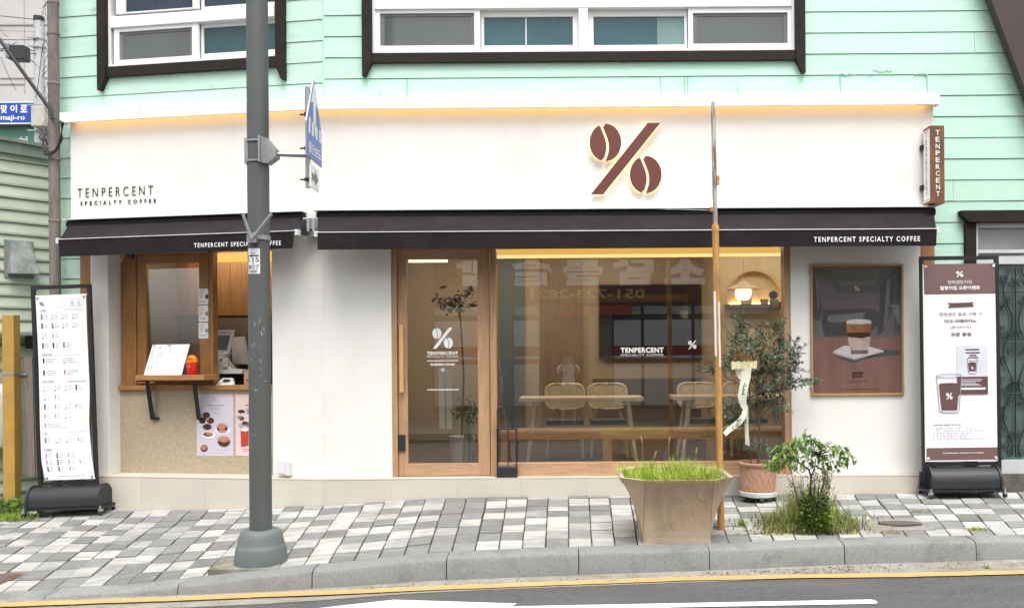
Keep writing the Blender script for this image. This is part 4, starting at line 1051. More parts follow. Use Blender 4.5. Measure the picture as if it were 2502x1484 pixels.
lp_([(0, 0), (1, 0), (1, 1), (0, 1)], 0, 0)
r_ = random.Random(3)
for i in range(16): lp_(ell(.05 + .5 * r_.random(), .24 + .28 * r_.random(), .05 + .06 * r_.random(), .02 + .03 * r_.random(), 9), 1, r_.choice((1, 3, 4, 1)))
lp_([(.14, .58), (.36, .57), (.36, .84), (.15, .86)], 2, 5); lp_(ell(.25, .58, .11, .025), 3, 3); lp_([(.45, .5), (.75, .5), (.72, .86), (.48, .86)], 2, 1)
lp_([(.28, .17), (.6, .17), (.6, .19), (.28, .19)], 1, 5)
for y_ in (.89, .92): lp_([(.2, y_), (.6, y_), (.6, y_ + .008), (.2, y_ + .008)], 1, 5)
build('print', m, ME, t)
# notices on the sash
for i, (y0, y1, mid, lb) in enumerate(((705, 743, black_print, 'top notice card with a dark picture on the sliding sash'), (746, 785, sp_, 'middle notice card with an orange picture on the sliding sash'), (788, 826, mat('print_blue', (.25, .33, .5), .6), 'lowest notice card with a blue picture on the sliding sash'))):
    (p0, q1), (p1, q0) = FL.px(485, y0, NS + .003), FL.px(509, y1, NS + .003)
    m = MB(); NRs = NR; NR = NS - .003
    lp_([(.06, 0), (.94, 0), (1, .05), (1, .95), (.94, 1), (.06, 1), (0, .95), (0, .05)], 0, 0)
    lp_(ell(.84, .5, .15, .15), 1, 2)
    for y_, w_ in ((.12, .5), (.26, .45), (.36, .35), (.46, .4), (.56, .3), (.76, .75), (.84, .6)): lp_([(.1, y_), (.1 + w_, y_), (.1 + w_, y_ + .035), (.1, y_ + .035)], 1, 1)
    NR = NRs
    tag(build('notice_card', m, [white_print, gy_, mid], org=FL.pt((p0 + p1) / 2, q0, NS)), lb, 'notice', 'notice cards on the sliding sash')
# shelf with folding brackets, menu, little bin
NSH = .12
(s0, zt_), (s1, zb_) = FL.px(330, 916, NSH), FL.px(498, 928, NSH)
t = thing('wall_shelf', 'narrow wooden shelf on two black folding brackets under the sash', 'shelf', FL.pt((s0 + s1) / 2, zb_, 0))
build('board', MB().fbox(FL, s0, s1, zb_, zt_, NR + .005, NSH), cedar_h, t, bevel=.004)
for px in (339, 455):
    a = lX(px, 930, .08); zl_ = lZ(px + 8, 1022, NR + .05)
    m = MB(); m.prism([FL.pt(a - .024, zb_ - .001, -.06), FL.pt(a + .024, zb_ - .001, -.06), FL.pt(a + .024, zl_ - .010, NR + .045), FL.pt(a - .024, zl_ - .010, NR + .045)], FL.pt(0, 0, -.012) - FL.pt(0, 0, 0))
    m.fbox(FL, a - .024, a + .066, zl_ - .014, zl_ + .014, NR + .006, NR + .034); m.fbox(FL, a - .024, a + .024, zb_ - .016, zb_ - .002, NR + .022, .08)
    build('bracket', m, black_metal, t)
(m0, mz1), (m1, mz0) = FL.px(360, 841, .02), FL.px(445, 916, .06)
t = thing('menu_folder', 'open white menu folder leaning on the sash above the shelf', 'menu', FL.pt((m0 + m1) / 2, zt_, .05))
mid = m0 + (m1 - m0) * .47
hh = mz1 - zt_
def leaf_pt(a, h, n): return FL.pt(a + .03 * h / hh, zt_ + .001 + h, n - .12 * h / hh)
def leafq(a0_, a1_, h0, h1, off, mi, mb): mb.add([leaf_pt(a0_, h0, .06 + off), leaf_pt(a1_, h0, .06 + off), leaf_pt(a1_, h1, .06 + off), leaf_pt(a0_, h1, .06 + off)], [(0, 1, 2, 3)], mi)
m = MB()
for a0_, a1_ in ((m0 - .02, mid - .002), (mid + .002, m1 - .01)):
    P = [leaf_pt(a0_, 0, .06), leaf_pt(a1_, 0, .06), leaf_pt(a1_, hh, .06), leaf_pt(a0_, hh, .06)]; Q = [leaf_pt(a0_, 0, .054), leaf_pt(a1_, 0, .054), leaf_pt(a1_, hh, .054), leaf_pt(a0_, hh, .054)]
    m.hexa([P[0], P[1], Q[1], Q[0], P[3], P[2], Q[2], Q[3]])
build('pages', m, white_print, t)
m = MB()
for i in range(9):
    h = hh * (.86 - .09 * i)
    for j in range(4):
        if r_.random() < .85: a_ = m0 + .0 + j * .038; leafq(a_, a_ + .026 * r_.uniform(.5, 1), h, h + hh * .03 * r_.uniform(.4, 1.4), .001, 0, m)
for i in range(14): h = hh * (.9 - .06 * i); leafq(mid + .05, mid + .05 + .05 * r_.random(), h, h + .003, .001, 1, m)
leafq(m0 - .01, m0 + .02, hh * .95, hh * .985, .001, 0, m); leafq(mid - .04, mid - .008, hh * .95, hh * .985, .001, 0, m)
build('print', m, [mat('menu_ink', (.25, .25, .28), .6), mat('menu_faint', (.62, .62, .64), .6)], t)
bx, bz = FL.px(467, 914, .05); bb = FL.pt(bx, zt_ + .001, .03)
t = thing('counter_bin', 'tiny red bin with a domed orange lid on the shelf', 'bin', bb)
build('body', MB().lathe(bb, [(.048, 0), (.052, .01), (.062, .135), (.060, .14)], 24), mat('red_plastic', (.60, .012, .014), .3), t, smooth=40)
orange = mat('orange_plastic', (.85, .27, .01), .3)
m = MB(); m.lathe(bb, [(.066, .140), (.067, .152), (.064, .156)], 24)
m.lathe(bb + Vector((0, 0, .155)), [(.062 * math.cos(w), .068 * math.sin(w)) for w in [i * math.pi / 2 / 8 for i in range(8)]] + [(.004, .068)], 24)
build('lid', m, orange, t, smooth=40)
lh_ = MB(); lh_.prism([bb + Vector((.036 * math.cos(w), -.066 + .0, .162 + .036 * math.sin(w))) for w in [math.pi * i / 10 for i in range(11)]], (0, .012, 0)); build('flap', lh_, mat('flap_dark_orange', (.55, .13, .01), .4), t)
build('badge', MB().lathe(bb + Vector((-.01, -.060, .09)), [(.010, -.008), (.012, 0), (.008, .008)], 10), orange, t)
# security camera and its cable under the short awning
cp_ = FL.pt(*FL.px(318, 624, -.05), -.05)
t = thing('security_camera', 'small black dome camera with a loose white cable under the short awning', 'camera', cp_)
build('mount', MB().lathe(cp_ + Vector((0, 0, .02)), [(.05, 0), (.05, .05)], 16), black_plastic, t); build('dome', MB().lathe(cp_ + Vector((0, 0, -.03)), [(.005, -.012), (.03, -.003), (.042, .02), (.045, .05)], 16), mat('dome_black', (.01, .01, .012), .1), t, smooth=60)
build('cable', MB().tube([cp_ + Vector((-.05, 0, .05)), cp_ + Vector((-.075, -.01, .0)), cp_ + Vector((-.085, -.01, -.05)), cp_ + Vector((-.11, 0, -.08))], .004, 6), white_plastic, t)
# white outlet box at the foot of the pillar
(e0, ez1), (e1, ez0) = FL.px(679, 1123, .03), FL.px(710, 1160, .03)
t = thing('outlet_box', 'white outdoor socket box at the foot of the white pillar', 'socket box', FL.pt((e0 + e1) / 2, ez0, 0))
build('case', MB().fbox(FL, e0, e1 - .02, ez0 + .02, ez1, 0, .06), white_plastic, t, bevel=.006); build('cover', MB().fbox(FL, e1 - .04, e1, ez0, ez1 - .015, 0, .075), white_plastic, t, bevel=.006); build('seam', MB().fbox(FL, e0 + .01, e1 - .05, ez0 + .005, ez0 + .02, .0, .05), pvc, t)
# umbrella stand on the plinth ledge
u0, u1 = X(1213, 1150, .07), X(1264, 1150, .07); uz = SILL + .001
t = thing('umbrella_stand', 'black wire umbrella stand beside the glass door', 'umbrella stand', FM.pt((u0 + u1) / 2, uz, .045))
zb1 = Z(1139, 1240, .09); zr_ = Z(1046, 1240, .09); zh_ = Z(994, 1230, .05)
build('tray', MB().fbox(FM, u0, u1, uz, zb1, -.008, .092), black_plastic, t, bevel=.008)
m = MB(); m.fbox(FM, u0 - .0, u1, zr_ - .012, zr_, -.005, .092); build('ring_plate', m, black_metal, t)
m = MB()
for a, n_ in ((u0 + .008, .0), (u1 - .012, .0), (u0 + .008, .082), (u1 - .012, .082), ((u0 + u1) / 2 + .01, .045)): m.tube([FM.pt(a, zb1 - .01, n_), FM.pt(a, zr_ - .006, n_)], .006, 6)
build('rod', m, black_metal, t)
m = MB(); m.tube([FM.pt(u0 + .008, zr_, .04), FM.pt(u0 + .006, zh_ - .03, .04), FM.pt(u0 + .03, zh_, .04), FM.pt(u1 - .06, zh_ + .01, .04), FM.pt(u1 - .055, zr_, .04)], .006, 6); build('handle_loop', m, black_metal, t)

# ------------------------------------------------------------------ banner stands
def banner_stand(base, w, h, tilt, label, fill, yaw=0.0, post=(.02, .02), box_w=None, wavy=0.0):
    """base: ground point under the middle; w,h: outer frame; local frame then tilted as one"""
    t = thing('banner_stand', label, 'banner stand', base)
    bw = box_w or w; fr = Frame((base.x, base.y), (1, 0)); z0 = base.z
    def P(a, z, n): return fr.pt(a, z0 + z, n)
    m = MB(); dp = .15
    hb = .085 
    for s, e in ((-dp, -dp + .03), (dp - .03, dp)): m.fbox(fr, -bw / 2 - .02, bw / 2 + .02, z0 + .065, z0 + .09, s, e)
    for s in (-bw / 2 - .02, bw / 2 - .01): m.fbox(fr, s, s + .03, z0 + .066, z0 + .089, -dp + .03, dp - .03)
    build('chassis', m, black_metal, t)
    # water tank: rounded hood
    prof = [(-dp + .02, .092), (dp - .015, .092), (dp - .010, .17)] + [(-.005 + (dp - .005) * math.cos(R(10 + 15 * i)), .165 + .15 * math.sin(R(10 + 15 * i))) for i in range(11)] + [(-dp + .02, .17)]
    build('water_tank', MB().prism([P(-bw / 2 + .04, z, n) for n, z in prof], fr.pt(bw - .08, 0, 0) - fr.pt(0, 0, 0)), black_plastic, t, smooth=30, bevel=.008)
    for s in (-1, 1):
        rim = MB(); rim.prism([P(s * (bw / 2 - .03) - .012, .085 + (z - .085) * 1.06, n * 1.06) for n, z in prof], fr.pt(.024, 0, 0) - fr.pt(0, 0, 0)); build('tank_rim', rim, black_plastic, t, smooth=30)
        for n in (-dp + .01, dp - .01):
            c = MB(); q = P(s * (bw / 2 + .0), .028, n); c.tube([q - Vector((.014, 0, 0)), q + Vector((.014, 0, 0))], .028, 12); build('wheel', c, black_plastic, t, smooth=40)
            c = MB(); c.tube([q + Vector((0, 0, .02)), q + Vector((.0, 0, .068))], .014, 8); c.box(q.x - .018, q.x + .018, q.y - .02, q.y + .02, q.z + .008, q.z + .036); build('caster_fork', c, alu, t)
        pz = MB(); pz.fbox(fr, s * w / 2 - post[0], s * w / 2 + post[0], z0 + .09, z0 + h - .001 * 0 - .04, -.015, .018); build('post', pz, black_metal, t)
        br = MB(); br.fpoly(fr, [(s * w / 2 - .008, z0 + .09), (s * w / 2 + .045 * s, z0 + .09), (s * w / 2 + .03 * s, z0 + .26), (s * w / 2 - .008, z0 + .26)][::s], -.05, -.02); build('stay_plate', br, black_plastic, t)
    bars = MB(); bars.fbox(fr, -w / 2 - post[0], w / 2 + post[0], z0 + h - .04, z0 + h, -.015, .018); build('top_bar', bars, black_metal, t)
    bars = MB(); bars.fbox(fr, -w / 2 + post[0], w / 2 - post[0], z0 + .325, z0 + .36, -.014, .014); build('lower_bar', bars, black_metal, t)
    fill(t, fr, z0)
    t.rotation_euler = (0, R(tilt), R(yaw))
    return t
brown_print = mat('mocha_print', (.17, .098, .09), .35, .05, 2, coat=.3)
white_vinyl = mat('white_vinyl', (.85, .85, .88), .35, .02, 2, coat=.3)
grey_print = mat('grey_ink', (.17, .165, .18), .6); mocha_ink = mat('mocha_ink', (.12, .06, .055), .6); pale_print = mat('pale_print', (.66, .68, .73), .5); edge_print = mat('outline_print', (.34, .33, .42), .5)

def fill_right(t, fr, z0):
    w0, w1, h0, h1 = -.385, .375, .385, 2.475
    s = MB(); k = 14; kz = 26
    def sh(u_, v_): return .024 + .004 * math.sin(v_ * 8) * math.sin(u_ * 5 + 1)
    def quad(u0, u1, v0, v1, lay, mi):
        ku = max(1, int((u1 - u0) * k)); kv = max(1, int((v1 - v0) * kz)); vs = []
        for i in range(ku + 1):
            for j in range(kv + 1):
                u_, v_ = u0 + (u1 - u0) * i / ku, v0 + (v1 - v0) * j / kv; vs.append(fr.pt(w0 + (w1 - w0) * u_, z0 + h0 + (h1 - h0) * v_, sh(u_, v_) + lay * .0012))
        s.add(vs, [(i * (kv + 1) + j, (i + 1) * (kv + 1) + j, (i + 1) * (kv + 1) + j + 1, i * (kv + 1) + j + 1) for i in range(ku) for j in range(kv)], mi)
    quad(0, 1, 0, .064, 0, 0); quad(0, 1, .064, .845, 0, 1); quad(0, 1, .845, 1, 0, 0)
    build('banner', s, [brown_print, white_vinyl], t, smooth=60)
    s = MB()
    for c, hh_ in ((0, 1), (1, 1), (0, 0), (1, 0)):
        x_, z_ = w0 + (w1 - w0) * (.025 + .95 * c), z0 + h0 + (h1 - h0) * (.012 + .976 * hh_); s.fbox(fr, x_ - .014, x_ + .014, z_ - .012, z_ + .012, .026, .034)
    for c, hh_, dx_, dz_ in ((0, 1, -.03, .035), (1, 1, .035, .035), (0, 0, -.03, -.035), (1, 0, .035, -.035)):
        x_, z_ = w0 + (w1 - w0) * (.025 + .95 * c), z0 + h0 + (h1 - h0) * (.012 + .976 * hh_); s.tube([fr.pt(x_, z_, .03), fr.pt(x_ + dx_, z_ + dz_, .01)], .004, 5)
    s.fbox(fr, w0 - .012, w0 + .002, z0 + h0, z0 + h1, .014, .026); s.fbox(fr, w0 - .01, w1, z0 + h0 - .012, z0 + h0 + .002, .014, .026)
    build('eyelet', s, white_plastic, t)
    A = lambda u_: w0 + (w1 - w0) * u_
    Hh = lambda v_: z0 + h1 - (h1 - h0) * v_
    N = .0305; W = MB(); G = MB(); B = MB(); L_ = MB(); O = MB()
    def T(mb, s_, u0, u1, v0, v1, off=.02, mi=0): mb.text(fr, s_, A(u0), A(u1), Hh(v1), Hh(v0), N, off)
    add_logo(W, fr, A(.45), A(.55), Hh(.068), Hh(.037), N, N + .0006)
    T(W, '텐퍼센트커피', .335, .665, .084, .104, .0); T(W, '달맞이점 오픈이벤트', .225, .785, .112, .133, .03)
    T(W, 'TENPERCENT SPECIALTY COFFEE', .23, .80, .960, .966, .02)
    G.fpoly(fr, [(A(.32), Hh(.197)), (A(.36), Hh(.208)), (A(.33), Hh(.222)), (A(.70), Hh(.218)), (A(.67), Hh(.206)), (A(.70), Hh(.195)), (A(.62), Hh(.197)), (A(.40), Hh(.199))], N, N + .0006)
    T(W, 'EVENT', .43, .60, .202, .214, .03)
    N2 = N; T(G, '텐퍼센트 음료 구매 시', .21, .80, .247, .265, .0); T(G, '다크 아메리카노', .28, .73, .282, .300, .025); T(G, '(핫/아이스)', .36, .65, .315, .333, .0); T(G, '쿠폰 증정', .365, .65, .350, .369, .025)
    # coupon picture
    s = MB(); s.fbox(fr, A(.445), A(.875), Hh(.575), Hh(.415), N - .001, N); build('coupon_picture', s, pale_print, t)
    s = MB(); s.fbox(fr, A(.445), A(.875), Hh(.665), Hh(.576), N - .001, N); build('coupon_panel', s, mocha_ink, t)
    N = .0315; W.fbox(fr, A(.50), A(.84), Hh(.641), Hh(.631), N, N + .0006)
    for v_ in (.588, .596, .604, .612, .618): L_.fbox(fr, A(.50), A(.50 + r_.uniform(.2, .3)), Hh(v_ + .003), Hh(v_), N, N + .0006)
    for v_, a_, b_ in ((.434, .56, .76), (.450, .57, .77), (.463, .62, .72), (.474, .6, .74)): G.fbox(fr, A(a_), A(b_), Hh(v_ + .007), Hh(v_), N, N + .0006)
    def cup(mb, mo, u0, u1, v0, v1, fillv, tp):
        c = (u0 + u1) / 2; hw = (u1 - u0) / 2
        e = lambda cc, hw_, v_, ry, n_=18: [(A(cc + hw_ * math.cos(2 * math.pi * i / n_)), Hh(v_) + ry * math.sin(2 * math.pi * i / n_)) for i in range(n_)]
        def side_(v_): return hw * (1 - tp * (v_ - v0) / (v1 - v0))
        mb.fpoly(fr, [(A(c - side_(fillv) * .86), Hh(fillv)), (A(c - side_(v1) * .80), Hh(v1 - .008)), (A(c + side_(v1) * .80), Hh(v1 - .008)), (A(c + side_(fillv) * .86), Hh(fillv))], N, N + .0005)
        mb.fpoly(fr, e(c, side_(fillv) * .86, fillv, .014)[::1], N + .0002, N + .0006)
        pts = [fr.pt(a_, z_, N + .001) for a_, z_ in e(c, hw, v0, .02)]; mo.tube(pts + pts[:1], .003, 5)
        for sg in (-1, 1): mo.tube([fr.pt(A(c + sg * hw), Hh(v0), N + .001), fr.pt(A(c + sg * side_(v1)), Hh(v1 - .006), N + .001)], .004, 5)
        mo.tube([fr.pt(A(c - side_(v1)), Hh(v1 - .006), N + .001), fr.pt(A(c - side_(v1) * .7), Hh(v1 + .003), N + .001), fr.pt(A(c + side_(v1) * .7), Hh(v1 + .003), N + .001), fr.pt(A(c + side_(v1)), Hh(v1 - .006), N + .001)], .004, 5)
    cup(B, O, .155, .505, .567, .752, .612, .22); cup(B, O, .585, .73, .485, .556, .508, .25)
    N = .033; add_logo(W, fr, A(.285), A(.375), Hh(.690), Hh(.655), N, N + .0006); add_logo(W, fr, A(.64), A(.675), Hh(.538), Hh(.524), N, N + .0006)
    N = .031
    T(G, '쿠폰 증정 이벤트 유의사항', .095, .49, .815, .823, .02)
    for v_, s_, u1 in ((.832, '1. 음료 1잔당 쿠폰 1매 증정', .70), (.8455, '2. 다크 아메리카노 핫 아이스 중 선택 가능', .83), (.859, '3. 쿠폰은 현금으로 교환 불가', .64), (.872, '4. 타 쿠폰과 중복 사용 불가', .60), (.8855, '5. 쿠폰 사용기간은 발급일로부터 30일', .83)): T(O, s_, .095, u1, v_, v_ + .009, .0)
    build('white_print', W, white_print, t); build('dark_print', G, mocha_ink, t); build('drink_print', B, mocha_ink, t); build('outline_print', O, edge_print, t); build('fine_print', L_, pale_print, t)
bR = Vector((X(2347, 1200, .25), -.27, 0)); bR.z = pave_z(bR.x, bR.y) + .002
sR_ = (CD - .27) / F
banner_stand(bR, 183 * sR_, (1206 - 621) * sR_, -.35, 'mocha and white event banner stand with a cup drawing, beside the framed poster', fill_right, box_w=178 * sR_)

def fill_left(t, fr, z0):
    wv = .0
    w0, w1, h0, h1 = -.275, .285, .385, 2.44
    s = MB(); k, kz = 8, 40
    bellyR = lambda v_: -.022 * math.exp(-((v_ - .30) / .13) ** 2) + .03 * max(0, .12 - v_) / .12
    bellyL = lambda v_: .0 + .03 * max(0, .10 - v_) / .1 
    def Q(u_, v_): return fr.pt((w0 + bellyL(v_)) * (1 - u_) + (w1 + bellyR(v_)) * u_, z0 + h0 + (h1 - h0) * v_, .024 + .010 * math.sin(v_ * 7 + u_ * 2) * (1 - v_ * .5))
    vs = [Q(i / k, j / kz) for i in range(k + 1) for j in range(kz + 1)]
    s.add(vs, [(i * (kz + 1) + j, (i + 1) * (kz + 1) + j, (i + 1) * (kz + 1) + j + 1, i * (kz + 1) + j + 1) for i in range(k) for j in range(kz)])
    build('banner', s, white_vinyl, t, smooth=60)
    s = MB()
    for u_, v_ in ((.04, .985), (.96, .985), (.05, .012), (.95, .012)): c = Q(u_, v_); s.box(c.x - .009, c.x + .009, c.y - .012, c.y - .002, c.z - .008, c.z + .008)
    build('eyelet', s, grey_print, t)
    s = MB()
    for u_, v_, dx_, dz_ in ((.04, .985, -.03, .03), (.96, .985, .035, .03), (.05, .012, -.04, -.03), (.95, .012, .03, -.03)): c = Q(u_, v_); s.tube([c + Vector((0, -.004, 0)), c + Vector((dx_, .01, dz_))], .004, 5)
    build('banner_tie', s, white_plastic, t)
    IN = [mat('menu_black', (.03, .03, .032), .6), mat('menu_grey', (.45, .45, .47), .6), mat('menu_red', (.35, .07, .06), .6), mat('menu_amber', (.6, .3, .04), .6), mat('menu_tan', (.42, .28, .20), .6), white_vinyl]
    p = MB()
    def R_(u0, u1, v0, v1, mi):
        vs = [Q(u0, 1 - v1), Q(u1, 1 - v1), Q(u1, 1 - v0), Q(u0, 1 - v0)]
        p.add([v + Vector((0, -.0018, 0)) for v in vs], [(0, 1, 2, 3)], mi)
    rr = random.Random(11)
    def item(u_, v_, kind=None, wide=.1):
        kd = kind if kind is not None else rr.choice((0, 1, 1, 4))
        if kd == 0: R_(u_ + .004, u_ + .036, v_, v_ + .029, 0); R_(u_ + .014, u_ + .028, v_ + .006, v_ + .012, 5); R_(u_ + .012, u_ + .026, v_ + .017, v_ + .023, 1)
        elif kd == 1:
            R_(u_ + .004, u_ + .034, v_ + .004, v_ + .007, 1); R_(u_ + .004, u_ + .010, v_ + .004, v_ + .024, 1); R_(u_ + .030, u_ + .036, v_ + .006, v_ + .022, 1); R_(u_ + .0, u_ + .04, v_ + .026, v_ + .030, 0)
        else: R_(u_ + .008, u_ + .032, v_ + .003, v_ + .024, kd); R_(u_ + .016, u_ + .040, v_ + .010, v_ + .016, 1); R_(u_ + .0, u_ + .03, v_ + .027, v_ + .030, 1)
        for q in range(3): R_(u_ + .058, u_ + .058 + wide * rr.uniform(.45, 1), v_ + .004 + q * .010, v_ + .0068 + q * .010, 1)
    for v_, its in ((.102, (0, 1, 1, 1)), (.151, (0, 0, 1, 1)), (.204, (1, 4)), (.258, (0, 0, 0)), ):
        for i, kd in enumerate(its): item(.085 + .21 * i, v_, kd)
    for v_, its in ((.340, (0, 1)), (.405, (0, 2))):
        for i, kd in enumerate(its): item(.085 + .41 * i, v_, kd, .26)
    for v_, its in ((.489, (1, 1, 1, 0)), (.537, (1, 4)), (.589, (0, 4, 1, 3)), (.639, (2, 4, 1)), (.690, (2,))):
        for i, kd in enumerate(its): item(.085 + .21 * i, v_, kd, .1 if v_ != .690 else .5)
    for v_, its in ((.770, (0, 1, 1, 4)), (.853, (2, 0, 4)), (.889, (2, 0, 4, 3)), (.925, (0, 0, 4))):
        for i, kd in enumerate(its): item(.085 + .22 * i, v_, kd)
    for v_, u1 in ((.092, .95), (.328, .95), (.473, .95), (.755, .95), (.842, .95), (.969, .97)): R_(.07, u1, v_, v_ + .0014, 1)
    for v_ in (.080, .467, .741): R_(.56, .94, v_, v_ + .003, 1)
    R_(.27, .82, .979, .983, 1)
    # box with stamps at the top right
    for q in ((.50, .93, .026, .0275), (.50, .93, .066, .0675), (.50, .504, .026, .067), (.926, .93, .026, .067)): R_(*q, 1)
    for u_ in (.69, .82):
        for q in range(4): R_(u_, u_ + .075, .038 + q * .007, .041 + q * .007, 1)
    build('print', p, IN, t)
    # headings and logo follow the vinyl
    tm = MB(); fl_ = Frame((fr.o.x, fr.o.y), (1, 0))
    for s_, u0, u1, v0, v1 in (('COFFEE', .075, .20, .078, .088), ('SIGNATURE', .075, .27, .317, .326), ('NON COFFEE', .075, .29, .462, .471), ('TEA', .075, .15, .741, .751), ('DESSERT', .075, .23, .831, .840)):
        tmp = MB(); tmp.text(fr, s_, 0, 1, 0, 1, 0, .0)
        o_ = fr.pt(0, 0, 0)
        tm.add([Q(u0 + (u1 - u0) * (v.x - o_.x), 1 - (v1 + (v0 - v1) * v.z)) + Vector((0, -.002, 0)) for v in tmp.v], tmp.f)
    for ps in LOGO.values():
        for pl__ in ps: vs = [Q(.075 + .085 * x, 1 - (.058 - .022 * y)) + Vector((0, -.002, 0)) for x, y in pl__]; tm.add(vs, [tuple(range(len(vs)))])
    build('lettering', tm, IN[0], t)
d_ = CD + .13
bx_ = (168 - PX + 4 - .0) / F * d_
bL = Vector(((170 - PX - 2.5) / F * d_, .13, 0)); bL.z = pave_z(bL.x, bL.y) + .002
sL_ = d_ / F
banner_stand(bL, 137 * sL_, (1243 - 685) * sL_, -1.7, 'white coffee menu banner stand leaning beside the yellow post', fill_left, box_w=185 * sL_)

# ------------------------------------------------------------------ street pole with its fittings
y_p = -2.40; pp_ = at(638, 1385, y_p); gz = pave_z(pp_.x, y_p)
base = Vector((pp_.x, y_p, gz)); s7 = (CD + y_p) / F
t = thing('street_pole', 'thick grey green steel pole standing at the kerb in front of the shop', 'pole', base)
r0 = 26.3 * s7
build('shaft', MB().lathe(base, [(r0, .15), (r0 * .985, 2.0), (r0 * .955, 6.6)], 36), pole_grey, t, smooth=40)
build('foot_cover', MB().lathe(base, [(62 * s7, -.02), (62 * s7, .02), (61 * s7, .075), (58.5 * s7, .125), (57 * s7, .145), (55.5 * s7, .150), (54 * s7, .175), (50 * s7, .23), (46.5 * s7, .265), (43 * s7, .275), (r0 + .004, .278)], 36), pole_foot, t, smooth=50)
fz = MB(); fz.box(base.x - .34, base.x + .26, base.y - .235, base.y + .12, gz - .06, gz + .006)
build('footing', fz, mat('mossy_concrete', (.24, .225, .18), .95, .25, 9, .6, 40, dirt=(.10, .10, .04), dscale=4, damt=.8, dlo=.5, dhi=.65), t)
def pz(py, px=638): return at(px, py, y_p - .09).z
def zat(py): return at(636, py, y_p).z
sk = MB(); 
def on_shaft(w, z, dr=.001): return Vector((base.x + (r0 + dr) * math.sin(w), base.y - (r0 + dr) * math.cos(w), z))
def wrap(mb, w0, w1, z0, z1, dr=.001, mi=0, k=6):
    vs = [on_shaft(w0 + (w1 - w0) * i / k, z, dr) for i in range(k + 1) for z in (z0, z1)]; mb.add(vs, [(2 * i, 2 * i + 2, 2 * i + 3, 2 * i + 1) for i in range(k)], mi)
zs1, zs0 = at(633, 606, y_p - .09).z, at(633, 668, y_p - .09).z
wc = -.16
wrap(sk, wc - .60, wc + .60, zs0, zs1, .0015)
build('sticker', sk, white_print, t)
sk = MB()
def wrap_text(s_, w0, w1, z0, z1, off):
    tmp = MB(); fz_ = Frame((0, 0), (1, 0)); tmp.text(fz_, s_, 0, 1, 0, 1, 0, off); sk.add([on_shaft(w0 + (w1 - w0) * v.x, z0 + (z1 - z0) * v.z, .0035) for v in tmp.v], tmp.f)
zf = lambda q: zs1 + (zs0 - zs1) * q
wrap_text('달맞이', wc - .25, wc + .3, zf(.24), zf(.16), .0)
wrap(sk, wc - .5, wc + .5, zf(.315), zf(.265), .0035)
wrap_text('135', wc - .5, wc + .5, zf(.53), zf(.36), .0); wrap_text('~', wc - .12, wc + .12, zf(.62), zf(.57), .0); wrap_text('807', wc - .52, wc + .52, zf(.82), zf(.65), .0)
for q in (.86, .90, .94): wrap(sk, wc - .4, wc + .25 + .2 * rng.random(), zf(q + .018), zf(q), .0035)
build('sticker_print', sk, black_print, t)
sc_ = MB(); rs = random.Random(5)                    # scraped paint and tape remains
for (py0, py1, w0, w1, k_) in ((785, 800, -.2, .5, 6), (800, 850, .35, .75, 12), (838, 870, -.6, -.1, 6), (880, 940, -.7, .7, 8), (950, 965, -.35, .1, 3), (1060, 1068, -.3, 0, 2)):
    for i in range(k_):
        w_ = rs.uniform(w0, w1); z_ = at(636, rs.uniform(py0, py1), y_p - .09).z; ln = rs.choice((.004, .006, .012, .03)); vt = rs.random() < .45
        if vt: wrap(sc_, w_, w_ + .04, z_, z_ + ln * 1.3, .0012, k=1)
        else: wrap(sc_, w_, w_ + ln * 9, z_, z_ + .0045, .0012, k=3)
build('scrape_mark', sc_, mat('bare_primer', (.42, .44, .44), .7), t, kind='stuff')
cl = MB()
zc1, zc0 = zat(341), zat(403)
for dz_ in (.015, zc1 - zc0 - .03): cl.lathe(base + Vector((0, 0, zc0 - gz + dz_)), [(r0 + .001, 0), (r0 + .008, 0), (r0 + .008, .014), (r0 + .001, .014)], 28)
xa = at(603, 370, y_p).x; xb = at(634, 370, y_p - .1).x; xc = at(657, 370, y_p).x; xd = at(680, 370, y_p).x
cl.box(xa, xa + .03, y_p - .06, y_p + .05, zc0, zc1); cl.box(xb, xb + .014, y_p - r0 - .05, y_p - r0 + .02, zc0, zc1)
vs = [(xb + .014, y_p - r0 - .012, zc0), (xc + .01, y_p - r0 * .55, zc0), (xc + .01, y_p - r0 * .55, zc1), (xb + .014, y_p - r0 - .012, zc1)]; cl.prism(vs, (0.0, .02, 0))
build('clamp', cl, steel, t)
gs = MB(); zc = (zc0 + zc1) / 2 - .02; gs.prism([(xc + .0, y_p - .06, zc0), (xc + .0, y_p - .06, zc1), (xd, y_p - .06, zc + .03), (xd, y_p - .06, zc - .03)], (0, .10, 0)); build('gusset', gs, steel, t)
y_s = y_p + .05
arm = MB(); xe = at(752, 376, y_s).x; arm.tube([(xd - .01, y_p - .01, zc), (xe, y_s, zc + .006)], [.017, .022], 10); build('arm', arm, steel, t, smooth=50)
mt = MB(); ym = y_s + .0; zt_, zb_ = at(752, 213, ym).z, at(754, 459, ym).z; mt.tube([(xe - .0, ym, zb_), (xe, ym, zt_)], .021, 12); build('sign_post', mt, steel, t, smooth=50)
# holder of two slanted pipes
hb_ = MB(); zf_ = zat(582); hb_.lathe(base + Vector((0, 0, zf_ - gz - .018)), [(r0 + .001, 0), (r0 + .007, 0), (r0 + .007, .036), (r0 + .001, .036)], 28)
q0 = Vector((base.x - .01, y_p - r0 - .03, zf_ - .03)); hb_.box(q0.x - .035, q0.x + .035, q0.y - .02, q0.y + .03, q0.z - .02, q0.z + .06); build('holder_band', hb_, steel, t)
for px in (593, 663):
    m = MB(); q1 = at(px, 523, y_p - .16); m.tube([q0 + Vector((0, -.015, 0)), q1], .014, 8); build('flag_tube', m, steel, t, smooth=50)
